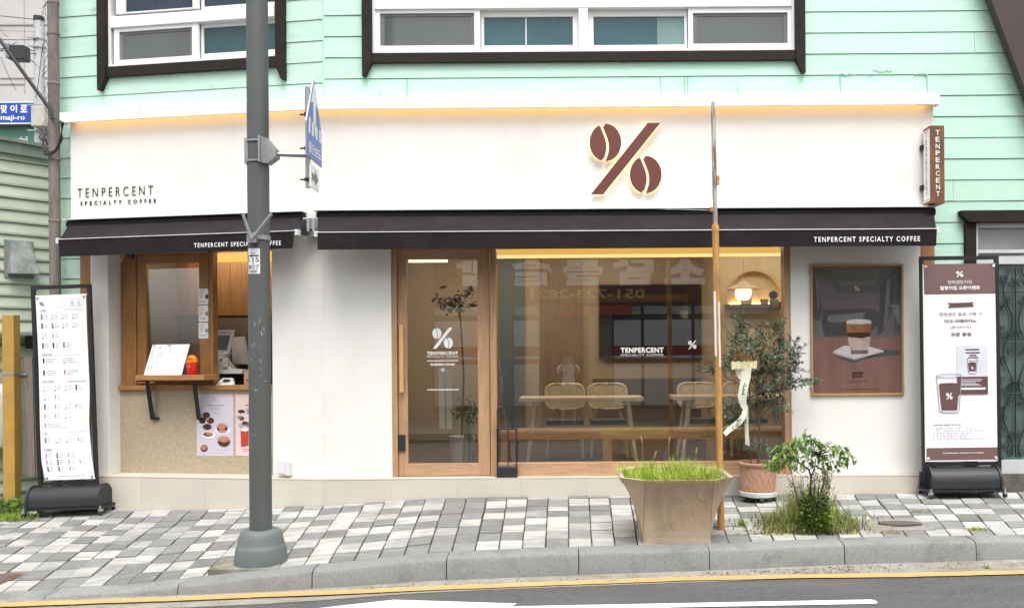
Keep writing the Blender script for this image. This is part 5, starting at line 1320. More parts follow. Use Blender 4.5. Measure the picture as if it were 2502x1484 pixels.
# crossing sign seen almost edge on
nl, nr_ = 6.95 - CD, 7.42 - CD
A0, A1 = at(749.5, 382, nl), at(786, 405, nr_)
ctr_ = Vector((A0.x, A0.y)); uxd = Vector((A1.x - A0.x, A1.y - A0.y)); WS = uxd.length
fs_ = Frame(ctr_, uxd)
zB = (A0.z + A1.z) / 2; zSh = at(751.5, 294, nl).z; zA = at(767.5, 190, (nl + nr_) / 2).z
t = thing('crossing_sign', 'blue pointed pedestrian crossing sign turned nearly edge on', 'traffic sign', fs_.pt(WS / 2, zB, 0))
blue = mat('sign_blue', (.03, .16, .50), .35, .06, 3)
build('plate', MB().fpoly(fs_, [(0, zB), (WS, zB), (WS, zSh), (WS / 2, zA), (0, zSh)], -.012, 0), steel, t)
def sg_(poly): return [(WS * x, zB + (zA - zB) * y) for x, y in poly]
build('face', MB().fpoly(fs_, [(WS * .02, zB + .01), (WS * .98, zB + .01), (WS * .98, zSh - .006), (WS / 2, zA - .03), (WS * .02, zSh - .006)], .0005, .002), blue, t)
m = MB()
for poly in ([(.50, .93), (.72, .66), (.57, .70), (.60, .44), (.42, .44), (.44, .70), (.29, .66)], [(.47, .47), (.55, .47), (.62, .30), (.54, .30)], [(.10, .28), (.20, .28), (.24, .46), (.16, .48)], [(.32, .28), (.44, .28), (.44, .44), (.34, .44)], [(.58, .28), (.70, .28), (.68, .43), (.58, .43)], [(.82, .28), (.94, .28), (.90, .43), (.80, .43)]): m.fpoly(fs_, sg_(poly), .002, .0035)
m.text(fs_, '횡단보도', WS * .10, WS * .92, zB + .04, zB + .13, .003, .02)
build('symbol', m, white_print, t)
for py in (268, 352, 430):
    z_ = at(752, py, nl).z; m = MB(); m.lathe((xe, ym, z_), [(.022, -.012), (.030, -.012), (.030, .012), (.022, .012)], 12); m.box(xe - .065, xe - .02, ym - .006, ym + .006, z_ - .006, z_ + .006); build('clip', m, black_metal, t)
z1, z0 = at(768, 400, nl + .2).z, at(770, 460, nl + .2).z
t = thing('arrow_plate', 'small white plate with a grey arrow hung under the blue crossing sign', 'traffic sign', fs_.pt(WS * .5, z0, 0))
build('plate', MB().fbox(fs_, WS * .25, WS * .78, z0, z1 - .02, -.012, 0), white_print, t)
zc = (z0 + z1) / 2 - .01; hh = (z1 - z0) / 2 * .62
build('arrow', MB().fpoly(fs_, [(WS * .30, zc - hh * .45), (WS * .52, zc - hh * .45), (WS * .52, zc - hh), (WS * .74, zc), (WS * .52, zc + hh), (WS * .52, zc + hh * .45), (WS * .30, zc + hh * .45)], .0005, .002), mat('sign_grey', (.20, .20, .19), .5), t)

# ------------------------------------------------------------------ rusty post, planter, plants
y_r = -1.72
pb_ = Vector((at(1761, 1292, y_r).x, y_r, 0)); pb_.z = pave_z(pb_.x, y_r); ptop = at(1741.5, 246, y_r)
t = thing('rusty_post', 'thin leaning rusty steel post behind the concrete planter', 'post', pb_)
def on_post(q, r=0): return pb_.lerp(ptop, q)
def q_at(py): return (1292 - py) / (1292 - 246)
sR2 = (CD + y_r) / F
build('lower_tube', MB().tube([on_post(-.02), on_post(q_at(556))], [8.4 * sR2, 8.2 * sR2], 14), rust, t, smooth=40)
build('upper_tube', MB().tube([on_post(q_at(556)), on_post(q_at(300)), on_post(q_at(254)), on_post(q_at(247))], [5.8 * sR2, 5.4 * sR2, 5.2 * sR2, 2.5 * sR2], 12), rust_white, t, smooth=40)
build('collar', MB().tube([on_post(q_at(566)), on_post(q_at(556)), on_post(q_at(548))], [8.6 * sR2, 9.4 * sR2, 7 * sR2], 12), rust, t, smooth=40)
m = MB(); 
for py, dx in ((436, .03), (446, .028), (512, -.03)): c = on_post(q_at(py)); m.box(c.x + dx - .012, c.x + dx + .012, c.y - .02, c.y + .01, c.z - .02, c.z + .02)
build('wire_lug', m, rust, t)
m = MB(); c0 = on_post(q_at(515)); m.tube([c0 + Vector((.01, -.02, 0)), at(1650, 511, -.2), at(1600, 512, -.05)], .003, 5); build('wire', m, white_plastic, t)
m = MB()                                               # torn tape on the middle of the post
for py0, py1, dx, w in ((712, 870, -6, 2.6), (738, 896, 3.4, 2.4)):
    p0, p1 = on_post(q_at(py0)), on_post(q_at(py1)); o = Vector((dx * sR2, -8.6 * sR2, 0)); k = 8; vs = []
    for i in range(k + 1):
        c = p0.lerp(p1, i / k) + o + Vector((rng.uniform(-.002, .002), 0, 0)); ww_ = w * sR2 * (1 - .25 * rng.random()); vs += [c - Vector((ww_, 0, 0)), c + Vector((ww_, 0, 0))]
    m.add(vs, [(2 * i, 2 * i + 1, 2 * i + 3, 2 * i + 2) for i in range(k)])
build('torn_tape', m, white_plastic, t)

pc = Vector(((1644 - PX - 3) / F * (CD - 1.96), -1.95, 0)); pc.z = pave_z(pc.x, -2.2) - .006
half, H, ch = .281, .565, .195
def octo(g, z, inset=0.0, dep=1.0):
    e = half - inset * .45; o = half + ch * g - inset
    P = [(-e, -o), (e, -o), (o, -e), (o, e), (e, o), (-e, o), (-o, e), (-o, -e)]
    return [pc + Vector((x, y, z)) for x, y in P]
def gcurve(q): return q ** 1.75
t = thing('concrete_planter', 'big flared tan concrete planter standing behind the kerb', 'planter', pc)
m = MB(); lv = [i / 10 for i in range(11)]; vs = []
for q in lv: vs += octo(max(.02, gcurve(q)), H * q)
vs += octo(.99, H, .035); vs += octo(.9, H - .07, .045)
k = len(vs) // 8
m.add(vs, [(i * 8 + j, i * 8 + (j + 1) % 8, (i + 1) * 8 + (j + 1) % 8, (i + 1) * 8 + j) for i in range(k - 1) for j in range(8)] + [tuple(range(7, -1, -1))])
build('body', m, concrete, t)
m = MB()
for (x0, z0), (x1, z1) in (((.14, .48), (.155, .40)), ((.155, .40), (.19, .375)), ((.19, .375), (.235, .38)), ((.11, .31), (.135, .24)), ((-.115, .19), (-.10, .175)), ((-.06, .17), (-.03, .11)), ((-.262, .11), (-.268, .02))):
    yq = lambda z: pc.y - half - ch * gcurve(z / H) - .0012
    a_, b_ = Vector((pc.x + x0, yq(z0), pc.z + z0)), Vector((pc.x + x1, yq(z1), pc.z + z1)); m.tube([a_, (a_ + b_) / 2 + Vector((rng.uniform(-.004, .004), -.0008, 0)), b_], .0011, 4)
for sx_ in (-1, 1):
    m.tube([pc + Vector((sx_ * half, -half - ch * gcurve(q) - .0002, H * q)) for q in [i / 8 for i in range(9)]], .0016, 4)  # thin dark lines down the two front edges
build('crack_and_edge_line', m, mat('crack_and_edge_dark', (.06, .05, .04), .95), t, kind='stuff')
m = MB()
for x0, x1, h in ((-.2, -.06, .012), (.10, .20, .016), (-.28, -.16, .008)): m.box(pc.x + x0, pc.x + x1, pc.y - half - .002, pc.y - half + .1, pc.z - .002, pc.z + h)
build('broken_foot', m, soil, t)
m = MB(); m.add(octo(.9, H - .055, .05), [tuple(range(8))]); build('earth', m, soil, t)
def blade(mb, p, h, w, lean, az, mi=0, seg=3):
    d = Vector((math.cos(az), math.sin(az), 0)); sd_ = Vector((-d.y, d.x, 0)); vs = []
    for i in range(seg + 1):
        q = i / seg; c = p + d * lean * q * q + Vector((0, 0, h * (q - .18 * lean / max(h, .01) * q * q))); ww_ = w * (1 - q) ** .7 + .0004; vs += [c - sd_ * ww_, c + sd_ * ww_]
    mb.add(vs, [(2 * i, 2 * i + 1, 2 * i + 3, 2 * i + 2) for i in range(seg)], mi)
gr = MB(); rg = random.Random(21)
for i in range(3600):
    while True:
        x, y = rg.uniform(-.46, .46), rg.uniform(-.44, .42)
        if abs(x) + abs(y) < .70: break
    tuft = .65 + .5 * math.sin(x * 14 + 1.3) * math.sin(y * 11) + .45 * math.exp(-((x - .12) / .13) ** 2) + .25 * math.exp(-((x + .12) / .1) ** 2)
    blade(gr, pc + Vector((x, y, H - .055)), max(.05, .112 * tuft * rg.uniform(.5, 1.25)), rg.uniform(.0022, .0045), rg.uniform(.01, .12), rg.uniform(0, 6.283), 0 if rg.random() < .58 else (1 if rg.random() < .85 else 2))
for i in range(260):                                    # hanging over the rim
    x = rg.uniform(-.30, .42); blade(gr, pc + Vector((x, -.435 + abs(max(0, abs(x) - .28)) * .8, H - .012)), rg.uniform(.01, .05), .003, rg.uniform(.05, .10), rg.uniform(-2.2, -.9), rg.choice((0, 0, 1, 2)))
tag(build('planter_grass', gr, [grass_l, grass_l2, grass_y], org=pc + Vector((0, 0, H))), 'bright green grass growing out of the big concrete planter', 'grass', kind='stuff')
sh = MB()
for x, y, h, lx_ in ((-.30, -.1, .27, -.035), (-.245, -.12, .33, -.03), (-.06, -.1, .32, .02), (.10, 0, .27, .0), (-.20, -.15, .2, .03), (.17, -.1, .22, .02)):
    b_ = pc + Vector((x, y, H - .05)); tp = b_ + Vector((lx_, 0, h)); sh.tube([b_, (b_ + tp) / 2 + Vector((lx_ * .2, 0, .0)), tp], .0022, 5); sh.tube([tp - Vector((0, 0, .01)), tp + Vector((lx_ * .1, 0, .02)), tp + Vector((lx_ * .3, 0, .045)), tp + Vector((lx_ * .5, 0, .06))], [.003, .008, .007, .001], 6)
tag(build('seed_heads', sh, grass_y, org=pc + Vector((0, 0, H))), 'pale grass seed heads rising above the planter', 'grass', kind='stuff')

# terracotta pot on its dolly with the olive tree
oy = -.36
oc = Vector((at(1852, 1180, oy).x, oy, 0)); oc.z = pave_z(oc.x, oy) + .002
so = (CD + oy) / F
t = thing('plant_dolly', 'round white saucer on black castors under the terracotta pot', 'plant stand', oc)
build('saucer', MB().lathe(oc, [(.155, .045), (.19, .055), (.202, .098), (.198, .104), (.185, .075), (.02, .07)], 32), white_plastic, t, smooth=35)
build('deck', MB().lathe(oc, [(.13, .02), (.15, .03), (.15, .05)], 24), black_plastic, t)
for w in (.3, 1.5, 2.8, 4.1, 5.3):
    q = oc + Vector((.165 * math.cos(w - .6), .165 * math.sin(w - .6), .025)); build('castor', MB().tube([q - Vector((.018, 0, 0)), q + Vector((.018, 0, 0))], .025, 12), black_plastic, t, smooth=40)
pz0 = .078; ph = (1182 - 1108) * so + .01
t = thing('terracotta_pot', 'terracotta pot with a raised lattice pattern on a white saucer', 'pot', oc + Vector((0, 0, pz0)))
po = oc + Vector((0, 0, pz0)); rt, rb_ = 49.5 * so, 39.5 * so
def rpot(q): return rb_ + (rt - .018 - rb_) * q
build('body', MB().lathe(po, [(rb_ * .9, 0), (rb_, .008)] + [(rpot(q), ph * q) for q in (.2, .4, .6, .8, .9)] + [(rt - .004, ph * .905), (rt, ph * .93), (rt, ph * .985), (rt - .006, ph), (rt - .022, ph), (rt - .03, ph * .85), (.01, ph * .84)], 40), terracotta, t, smooth=40)
m = MB()
for i in range(18):
    for sg in (-1, 1):
        w0 = 2 * math.pi * i / 18; m.tube([po + Vector(((rpot(q) + .001) * math.cos(w0 + sg * q * 1.0), (rpot(q) + .001) * math.sin(w0 + sg * q * 1.0), ph * q)) for q in [.05 + .81 * j / 7 for j in range(8)]], .0036, 5)
build('lattice_relief', m, terracotta_pale, t, kind='stuff')
build('earth', MB().lathe(po, [(.01, ph * .86), (rt - .032, ph * .87)], 24, cap=False), soil, t)
def leafq(mb, p, d, ln, w, mi=0, fold=.25, droop=0.0):
    d = d.normalized(); sd_ = d.cross(Vector((0, 0, 1)))
    if sd_.length < .1: sd_ = Vector((1, 0, 0))
    sd_.normalize(); up = sd_.cross(d).normalized()
    a = rg.uniform(-.9, .9); sd_, up = sd_ * math.cos(a) + up * math.sin(a), up * math.cos(a) - sd_ * math.sin(a)
    mid = p + d * ln * .5 + up * ln * .05; tip = p + d * ln - Vector((0, 0, droop * ln))
    mb.add([p, mid + sd_ * w + up * w * fold, tip, mid - sd_ * w + up * w * fold, mid], [(0, 1, 4), (1, 2, 4), (2, 3, 4), (3, 0, 4)], mi)
ob = po + Vector((0, 0, ph * .86))
def op(px, py, dy=0.0): return at(px, py, oy + dy)
tree = thing('olive_tree', 'potted olive tree with grey green leaves in front of the shop window', 'tree', ob)
tr = MB(); lf = MB(); tw = MB()
fork = op(1851, 960)
trunkpts = [ob + Vector((.0, 0, 0)), op(1855, 1060), fork]
tr.tube(trunkpts, [.0125, .011, .010], 8); tr.tube([ob + Vector((-.07, .02, 0)), op(1828, 1040, .02), op(1832, 930, .03)], [.008, .008, .007], 6)
clusters = [(1805, 790, 22, 30), (1822, 820, 30, 25), (1790, 830, 22, 22), (1865, 822, 30, 25), (1892, 800, 26, 24), (1915, 830, 30, 25), (1940, 850, 22, 32), (1945, 880, 20, 22), (1900, 865, 35, 25), (1860, 870, 35, 24), (1778, 868, 24, 24), (1755, 893, 24, 12), (1735, 902, 16, 7), (1790, 895, 18, 14),
            (1925, 905, 30, 26), (1880, 905, 40, 26), (1895, 945, 38, 26), (1935, 935, 26, 24), (1860, 950, 28, 24), (1880, 985, 34, 26), (1910, 1000, 26, 14), (1845, 1000, 28, 18), (1790, 1000, 26, 22), (1800, 1035, 28, 18), (1775, 1015, 18, 18), (1965, 930, 22, 12), (1990, 932, 16, 7), (1830, 850, 30, 24), (1850, 905, 30, 20), (1815, 985, 20, 18)]
for (cx, cy, rx, ry) in clusters:
    dy = rg.uniform(-.18, .16); c = op(cx, cy, dy); mid_ = fork.lerp(c, .55) + Vector((rg.uniform(-.05, .05), dy * .2, rg.uniform(-.03, .05)))
    st = fork if cy < 960 else op(1853, min(1040, cy + 25))
    tw.tube([st, mid_, c], [.0062, .0042, .0022], 5)
    nn = int(5 + rx * ry / 72)
    for _ in range(nn):
        e = c + Vector((rg.gauss(0, .6) * rx * so, rg.gauss(0, .09), rg.gauss(0, .6) * ry * so)); s0 = c.lerp(mid_, rg.uniform(0, .4))
        tw.tube([s0, s0.lerp(e, .5) + Vector((0, 0, .01)), e], [.0022, .0017, .001], 4)
        d0 = (e - s0).normalized() if (e - s0).length > .01 else Vector((1, 0, 0))
        L_n = (e - s0).length + .02; k = int(L_n / .016) + 4
        for i in range(k):
            q = .25 + .8 * i / k; p = s0.lerp(e, q); dd = (d0 * .7 + Vector((rg.uniform(-1, 1), rg.uniform(-1, 1), rg.uniform(-.7, .8)))).normalized()
            leafq(lf, p, dd, rg.uniform(.036, .062), rg.uniform(.0065, .0105), rg.choice((0, 0, 0, 1, 2)), .3)
for px, py, dx in ((1838, 1095, 0), (1862, 1090, 0), (1850, 1080, 0), (1872, 1098, 0), (1880, 1100, 0)):
    c = op(px, py)
    for _ in range(16): leafq(lf, c + Vector((rg.gauss(0, .02), rg.gauss(0, .03), rg.gauss(0, .02) - .02)), Vector((rg.uniform(-1, 1), rg.uniform(-1, 1), rg.uniform(.1, 1))), rg.uniform(.04, .07), .008, rg.choice((0, 1)))
build('trunk', tr, bark, tree, smooth=60); build('twig', tw, mat('olive_twig', (.13, .10, .07), .9, .3, 20), tree); build('crown', lf, [leaf_olive, leaf_olive2, leaf_olive3], tree)
# gift ribbon hanging in the tree
rb = thing('gift_ribbon', 'pale yellow congratulation ribbon hanging from the olive tree', 'ribbon', op(1817, 905, -.2))
pale = mat('pale_yellow_ribbon', (.72, .68, .42), .55, .06, 4); palew = mat('cream_ribbon', (.74, .73, .62), .5, .06, 4)
m = MB(); P0, P1 = op(1785, 892, -.22), op(1848, 890, -.22); k = 22; vs = []
for i in range(k + 1):
    q = i / k; c = P0.lerp(P1, q) + Vector((0, -.012 * math.sin(q * math.pi * 9) - .01, 0)); h = (9 + 1.2 * math.sin(q * 28)) * so; vs += [c + Vector((0, 0, -h)), c + Vector((0, 0, h))]
m.add(vs, [(2 * i, 2 * i + 2, 2 * i + 3, 2 * i + 1) for i in range(k)]); build('bow_band', m, pale, rb, smooth=60)
def strip3(pts, ws, dy=-.2):
    m = MB(); vs = []
    cs = [op(x, y, dy + 0.01 * math.sin(i * 1.7)) for i, (x, y) in enumerate(pts)]
    for i, c in enumerate(cs):
        tq = (cs[min(i + 1, len(cs) - 1)] - cs[max(i - 1, 0)]).normalized(); sd_ = Vector((0, -1, 0)).cross(tq).normalized(); tws = ws[i] * so
        vs += [c - sd_ * tws + Vector((0, .012, 0)), c + sd_ * tws]
    m.add(vs, [(2 * i, 2 * i + 1, 2 * i + 3, 2 * i + 2) for i in range(len(cs) - 1)]); return m
build('long_tail', strip3([(1824, 898), (1822, 920), (1817, 945), (1813, 968), (1815, 985), (1820, 1000), (1816, 1016), (1806, 1030), (1793, 1040), (1780, 1050), (1770, 1060)], [11, 11, 10, 10, 8, 5, 6, 7, 7, 6, 5], -.24), palew, rb, smooth=60)
build('short_tail', strip3([(1802, 898), (1806, 912), (1810, 925)], [8, 7, 4], -.21), palew, rb, smooth=60)
build('thin_tail', strip3([(1823, 990), (1825, 1020), (1826, 1055), (1829, 1088)], [4, 3, 2.5, 2], -.2), palew, rb, smooth=60)
build('thin_tail', strip3([(1820, 1000), (1821, 1030), (1822, 1060), (1823, 1086)], [2.5, 2, 2, 1.5], -.19), palew, rb, smooth=60)
m = MB()
for (x, y) in ((1819, 938), (1816, 948), (1815, 958), (1800, 1036), (1790, 1043)): 
    c = op(x, y, -.256); w_ = 4.2 * so; m.add([c + Vector((-w_, 0, -w_)), c + Vector((w_, 0, -w_)), c + Vector((w_, 0, -w_ * .5)), c + Vector((-w_, 0, -w_ * .5)), c + Vector((-w_ * .2, 0, w_)), c + Vector((w_ * .3, 0, w_)), c + Vector((w_ * .3, 0, -w_ * .2)), c + Vector((-w_ * .2, 0, -w_ * .2))], [(0, 1, 2, 3), (4, 7, 6, 5)])
build('lettering', m, black_print, rb)
m = MB()
for i in range(90): c = op(1817 + rg.gauss(0, 16), 880 + rg.uniform(-14, 8), -.2 + rg.gauss(0, .03)); blade(m, c, rg.uniform(.02, .05), .003, rg.uniform(.01, .05), rg.uniform(0, 6.28))
build('orange_raffia', m, mat('orange_raffia', (.35, .14, .03), .8, .4, 10), rb)

# kerb side sapling, undergrowth and weeds
ys = -1.86; sb = Vector((at(1974, 1296, ys).x, ys, 0)); sb.z = pave_z(sb.x, ys); ss_ = (CD + ys) / F
def sp(px, py, dy=0.0): return at(px, py, ys + dy)
t = thing('sapling', 'small bright green tree growing out of the weeds at the kerb', 'tree', sb)
m = MB(); frk = sp(1981, 1163)
m.tube([sb, sp(1978, 1215), frk], [.012, .011, .009], 7); m.tube([frk, sp(1975, 1145), sp(1950, 1128), sp(1935, 1120)], [.009, .008, .006, .003], 6); m.tube([frk, sp(1990, 1140), sp(1992, 1120), sp(2005, 1100)], [.006, .005, .004, .003], 6)
lf = MB()
sprays = [(1905, 1090, -1), (1925, 1085, -1), (1945, 1075, -.4), (1960, 1070, 0), (1975, 1072, .2), (1990, 1080, .5), (2005, 1085, .7), (2020, 1088, .9), (2040, 1090, 1), (2055, 1100, 1), (2065, 1120, 1), (1900, 1115, -1), (1890, 1135, -1), (1915, 1125, -.8), (1935, 1112, -.5), (1950, 1100, -.3), (1975, 1100, .3), (1995, 1110, .5), (2015, 1115, .8), (2030, 1128, .8), (1960, 1125, -.2), (1980, 1128, .2), (2000, 1140, .4), (1908, 1140, -.9), (2022, 1138, .7), (2048, 1108, .9), (1965, 1090, 0), (1918, 1105, -.8), (1938, 1092, -.5), (1895, 1122, -.9)]
for cx, cy, dr_ in sprays:
    dy = rg.uniform(-.14, .14); c = sp(cx, cy, dy); st = sp(1940 if dr_ < 0 else 1995, 1122 if dr_ < 0 else 1112, dy * .3); m.tube([st, st.lerp(c, .6) + Vector((0, 0, .03)), c], [.004, .003, .0018], 4)
    dirx = Vector((dr_ * .8 + rg.uniform(-.3, .3), rg.uniform(-.6, .6), -.22)).normalized()
    for i in range(15):
        p = c + dirx * (i / 13 - .5) * .16 + Vector((rg.gauss(0, .016), rg.gauss(0, .03), rg.gauss(0, .016))); leafq(lf, p, (dirx * .6 + Vector((rg.uniform(-.8, .8), rg.uniform(-.8, .8), rg.uniform(-.9, .2)))).normalized(), rg.uniform(.045, .078), rg.uniform(.012, .018), rg.choice((0, 0, 1)), .3, .2)
build('trunk', m, mat('dark_bark', (.035, .028, .024), .9), t, smooth=60); build('crown', lf, [leaf_green, leaf_green2], t)
ug = MB()
def onp(x, y): return Vector((x, y, pave_z(x, y)))
def pool(n, px0, px1, py0, py1, hmin, hmax, mis, wid=.004, gauss=True):
    for _ in range(n):
        px, py = (rg.gauss((px0 + px1) / 2, (px1 - px0) / 4), rg.uniform(py0, py1)) if gauss else (rg.uniform(px0, px1), rg.uniform(py0, py1))
        v = uv(px, py)[1]; d = (CZ + .04) * F / v; x = (uv(px, py)[0]) / F * d; y = d - CD
        blade(ug, onp(x, y) - Vector((0, 0, .01)), rg.uniform(hmin, hmax), wid * rg.uniform(.6, 1.2), rg.uniform(.02, hmax * .6), rg.uniform(0, 6.283), rg.choice(mis))
pool(4200, 1855, 2085, 1266, 1303, .03, .105, (0, 0, 0, 1, 1, 2, 3), .0052)
pool(1500, 1915, 2035, 1250, 1298, .12, .32, (0, 0, 0, 1, 1, 5), .0042)
pool(1300, 1865, 2095, 1282, 1306, .03, .08, (0, 1, 1, 2), .004, False)
pool(120, 1795, 1850, 1292, 1306, .008, .03, (0, 1), .003, False)
for _ in range(1700):                                    # leafy column round the stem
    q = rg.random(); w = rg.uniform(0, 6.28); rr_ = (.155 - .05 * q) * math.sqrt(rg.random())
    p = sb + Vector((.045 + rr_ * math.cos(w), rr_ * math.sin(w) * .8 - .03, .02 + .36 * q * (1 - .25 * abs(math.cos(w)))  )); big = rg.random() < .35
    leafq(ug, p, Vector((math.cos(w), math.sin(w), rg.uniform(-.3, 1))), rg.uniform(.02, .045) * (1.3 if big else 1), rg.uniform(.004, .012), rg.choice((0, 3, 3, 5 if q < .5 else 3, 0)), .3)
for _ in range(46):
    w = rg.uniform(0, 6.28); p = sb + Vector((.10 * math.cos(w) + .02, .1 * math.sin(w), .2)); e = sb + Vector((.17 * math.cos(w) + .02, .13 * math.sin(w), rg.uniform(.36, .53))); ug.tube([p, p.lerp(e, .5) + Vector((0, 0, .02)), e], [.003, .0025, .001], 4, 4)
    for _ in range(9): leafq(ug, e + Vector((rg.gauss(0, .016), rg.gauss(0, .016), rg.gauss(-.02, .04))), Vector((rg.uniform(-1, 1), rg.uniform(-1, 1), .6)), .034, .005, rg.choice((3, 3, 4, 0)))
tag(build('undergrowth', ug, [grass_d, grass_y, weed_red, weed_dark, mat('dead_stem', (.10, .08, .06), .9), grass_l], org=sb), 'weeds and grass growing round the sapling at the kerb', 'weeds', kind='stuff')
def weed_patch(px, py, wpx, n, h, mis, label, onroad=False):
    mb = MB(); c = road_pt(px, py) if onroad else on_pave(px, py)
    wd = wpx / F * (CD + c.y)
    for _ in range(n):
        p = c + Vector((rg.gauss(0, wd / 3.2), rg.gauss(0, .03), 0)); p.z = c.z - .004
        blade(mb, p, rg.uniform(.3, 1) * h, .0035, rg.uniform(.01, h), rg.uniform(0, 6.283), rg.choice(mis))
    tag(build('weed_tuft', mb, [grass_d, grass_y, weed_red], org=c), label, 'weeds', kind='stuff')
weed_patch(2385, 1293, 44, 130, .05, (0, 1, 1), 'dry grass tuft on the pavers between the valve cover and the kerb')
weed_patch(2160, 1299, 90, 120, .028, (0, 1, 1), 'low dry weeds in the joint in front of the valve cover')
weed_patch(2252, 1249, 48, 70, .028, (0, 1, 1), 'low weeds in the joint behind the valve cover')
weed_patch(1810, 1283, 14, 50, .09, (0,), 'green weed at the foot of the rusty post')
weed_patch(2147, 1371, 8, 40, .05, (0,), 'single weed at the foot of the kerb', True)
weed_patch(2412, 1386, 12, 30, .05, (0, 1), 'dry weed in the gutter close to the yellow line', True)

# ------------------------------------------------------------------ left of the shop
dp_ = Vector((at(135, 700, .45).x - .0, .45, -.3))
t = thing('drain_pole', 'weathered brown pole standing at the corner of the mint building by the shed', 'pole', dp_)
wpole = mat('weathered_pole', (.19, .165, .15), .9, .25, 6, .4, 30, stretch=(4, 4, .5), dirt=(.07, .055, .05), dscale=4, damt=.7, dlo=.5, dhi=.7)
build('shaft', MB().tube([dp_, Vector((dp_.x, .45, 6.3))], .06, 16), wpole, t, smooth=40)
m = MB()
for py in (8, 84, 205, 390, 540): z_ = at(135, py, .45).z; m.lathe((dp_.x, .45, z_), [(.060, -.02), (.066, -.01), (.066, .01), (.060, .02)], 16)
each('joint_band', m, wpole, t)
m = MB()
rl = random.Random(4)
for _ in range(45): p = Vector((dp_.x - .06 + rl.uniform(-.01, .01), .42, rl.uniform(3.8, 5.9))); m.tube([p, p + Vector((rl.uniform(-.05, .02), -.01, rl.uniform(-.08, .05))), p + Vector((rl.uniform(-.07, .03), -.02, rl.uniform(-.16, .08)))], .0025, 4)
build('dead_creeper', m, mat('dead_creeper', (.09, .065, .05), .95), t)
# shed with pale siding, receding towards the cafe
c0, c1 = at(-60, 868, .62), at(131, 868, 1.25)
FS = Frame((c1.x, c1.y), (c1.x - c0.x, c1.y - c0.y)); Ls = 1.9
t = thing('shed', 'low neighbouring shed of pale green vinyl boards with a metal eave', 'shed', (c1.x, c1.y, -.3))
vin = mat('sage_vinyl', (.54, .57, .475), .6, .08, 4, .05, 30, dirt=(.34, .35, .23), dscale=1.3, damt=.6, dlo=.45, dhi=.7, dstretch=(.6, .6, 1.6), rnd=.07)
zr = FS.px(100, 385)[1]
shell = build('wall', MB().fbox(FS, -Ls, .1, -.5, zr + .1, -.2, -.02), vin, t)
pitch = .148; z = zr + .05
while z > -.3:
    m = MB(); lo = .016
    m.hexa([FS.pt(-Ls, z - pitch + .004, lo), FS.pt(.1, z - pitch + .004, lo), FS.pt(.1, z - pitch + .004, -.018), FS.pt(-Ls, z - pitch + .004, -.018), FS.pt(-Ls, z, -.004), FS.pt(.1, z, -.004), FS.pt(.1, z, -.018), FS.pt(-Ls, z, -.018)])
    m.hexa([FS.pt(-Ls, z - pitch + .004, lo), FS.pt(.1, z - pitch + .004, lo), FS.pt(.1, z - pitch + .004, -.018), FS.pt(-Ls, z - pitch + .004, -.018), FS.pt(-Ls, z - pitch + .03, lo + .004), FS.pt(.1, z - pitch + .03, lo + .004), FS.pt(.1, z - pitch + .03, -.018), FS.pt(-Ls, z - pitch + .03, -.018)])
    build('plank', m, vin, shell); z -= pitch
ev = MB(); za_, zb_ = FS.px(0, 345, .05)[1], FS.px(0, 372, .05)[1]
ev.hexa([FS.pt(-Ls, zr - .005, .07), FS.pt(.1, zr - .02, .07), FS.pt(.1, zr - .02, -.1), FS.pt(-Ls, zr - .005, -.1), FS.pt(-Ls, zr + .15, .07), FS.pt(.1, zr + .11, .07), FS.pt(.1, zr + .11, -.1), FS.pt(-Ls, zr + .15, -.1)])
ev.hexa([FS.pt(-Ls, zr + .15, .10), FS.pt(.1, zr + .11, .10), FS.pt(.1, zr + .11, -1.2), FS.pt(-Ls, zr + .15, -1.2), FS.pt(-Ls, zr + .19, .10), FS.pt(.1, zr + .15, .10), FS.pt(.1, zr + .25, -1.2), FS.pt(-Ls, zr + .29, -1.2)])
build('eave', ev, mat('zinc_eave', (.20, .235, .20), .5, .2, 5, dirt=(.10, .11, .09), dscale=3, damt=.5), t)
# exhaust hood on the shed
t = thing('exhaust_hood', 'scuffed grey metal exhaust hood on the shed wall', 'vent hood', FS.pt(*FS.px(58, 672, .05), .02))
(a0, z1), (a1, z0) = FS.px(17, 588, .02), FS.px(93, 672, .10)
m = MB(); m.hexa([FS.pt(a0, z0, .16), FS.pt(a1, z0 + .01, .16), FS.pt(a1, z0 + .01, .0), FS.pt(a0, z0 - .0, .0), FS.pt(a0 + .03, z1, .06), FS.pt(a1 - .06, z1, .06), FS.pt(a1 - .06, z1, 0), FS.pt(a0 + .03, z1, 0)])
build('hood', m, mat('scuffed_zinc', (.30, .31, .30), .55, .15, 6, dirt=(.16, .165, .16), dscale=4, damt=.7, dlo=.52, dhi=.58), t, bevel=.006)
build('back_plate', MB().fbox(FS, a0 - .03, a1 - .02, z0 - .04, z1 + .015, -.0, .02), mat('zinc_plate', (.22, .24, .22), .6), t)
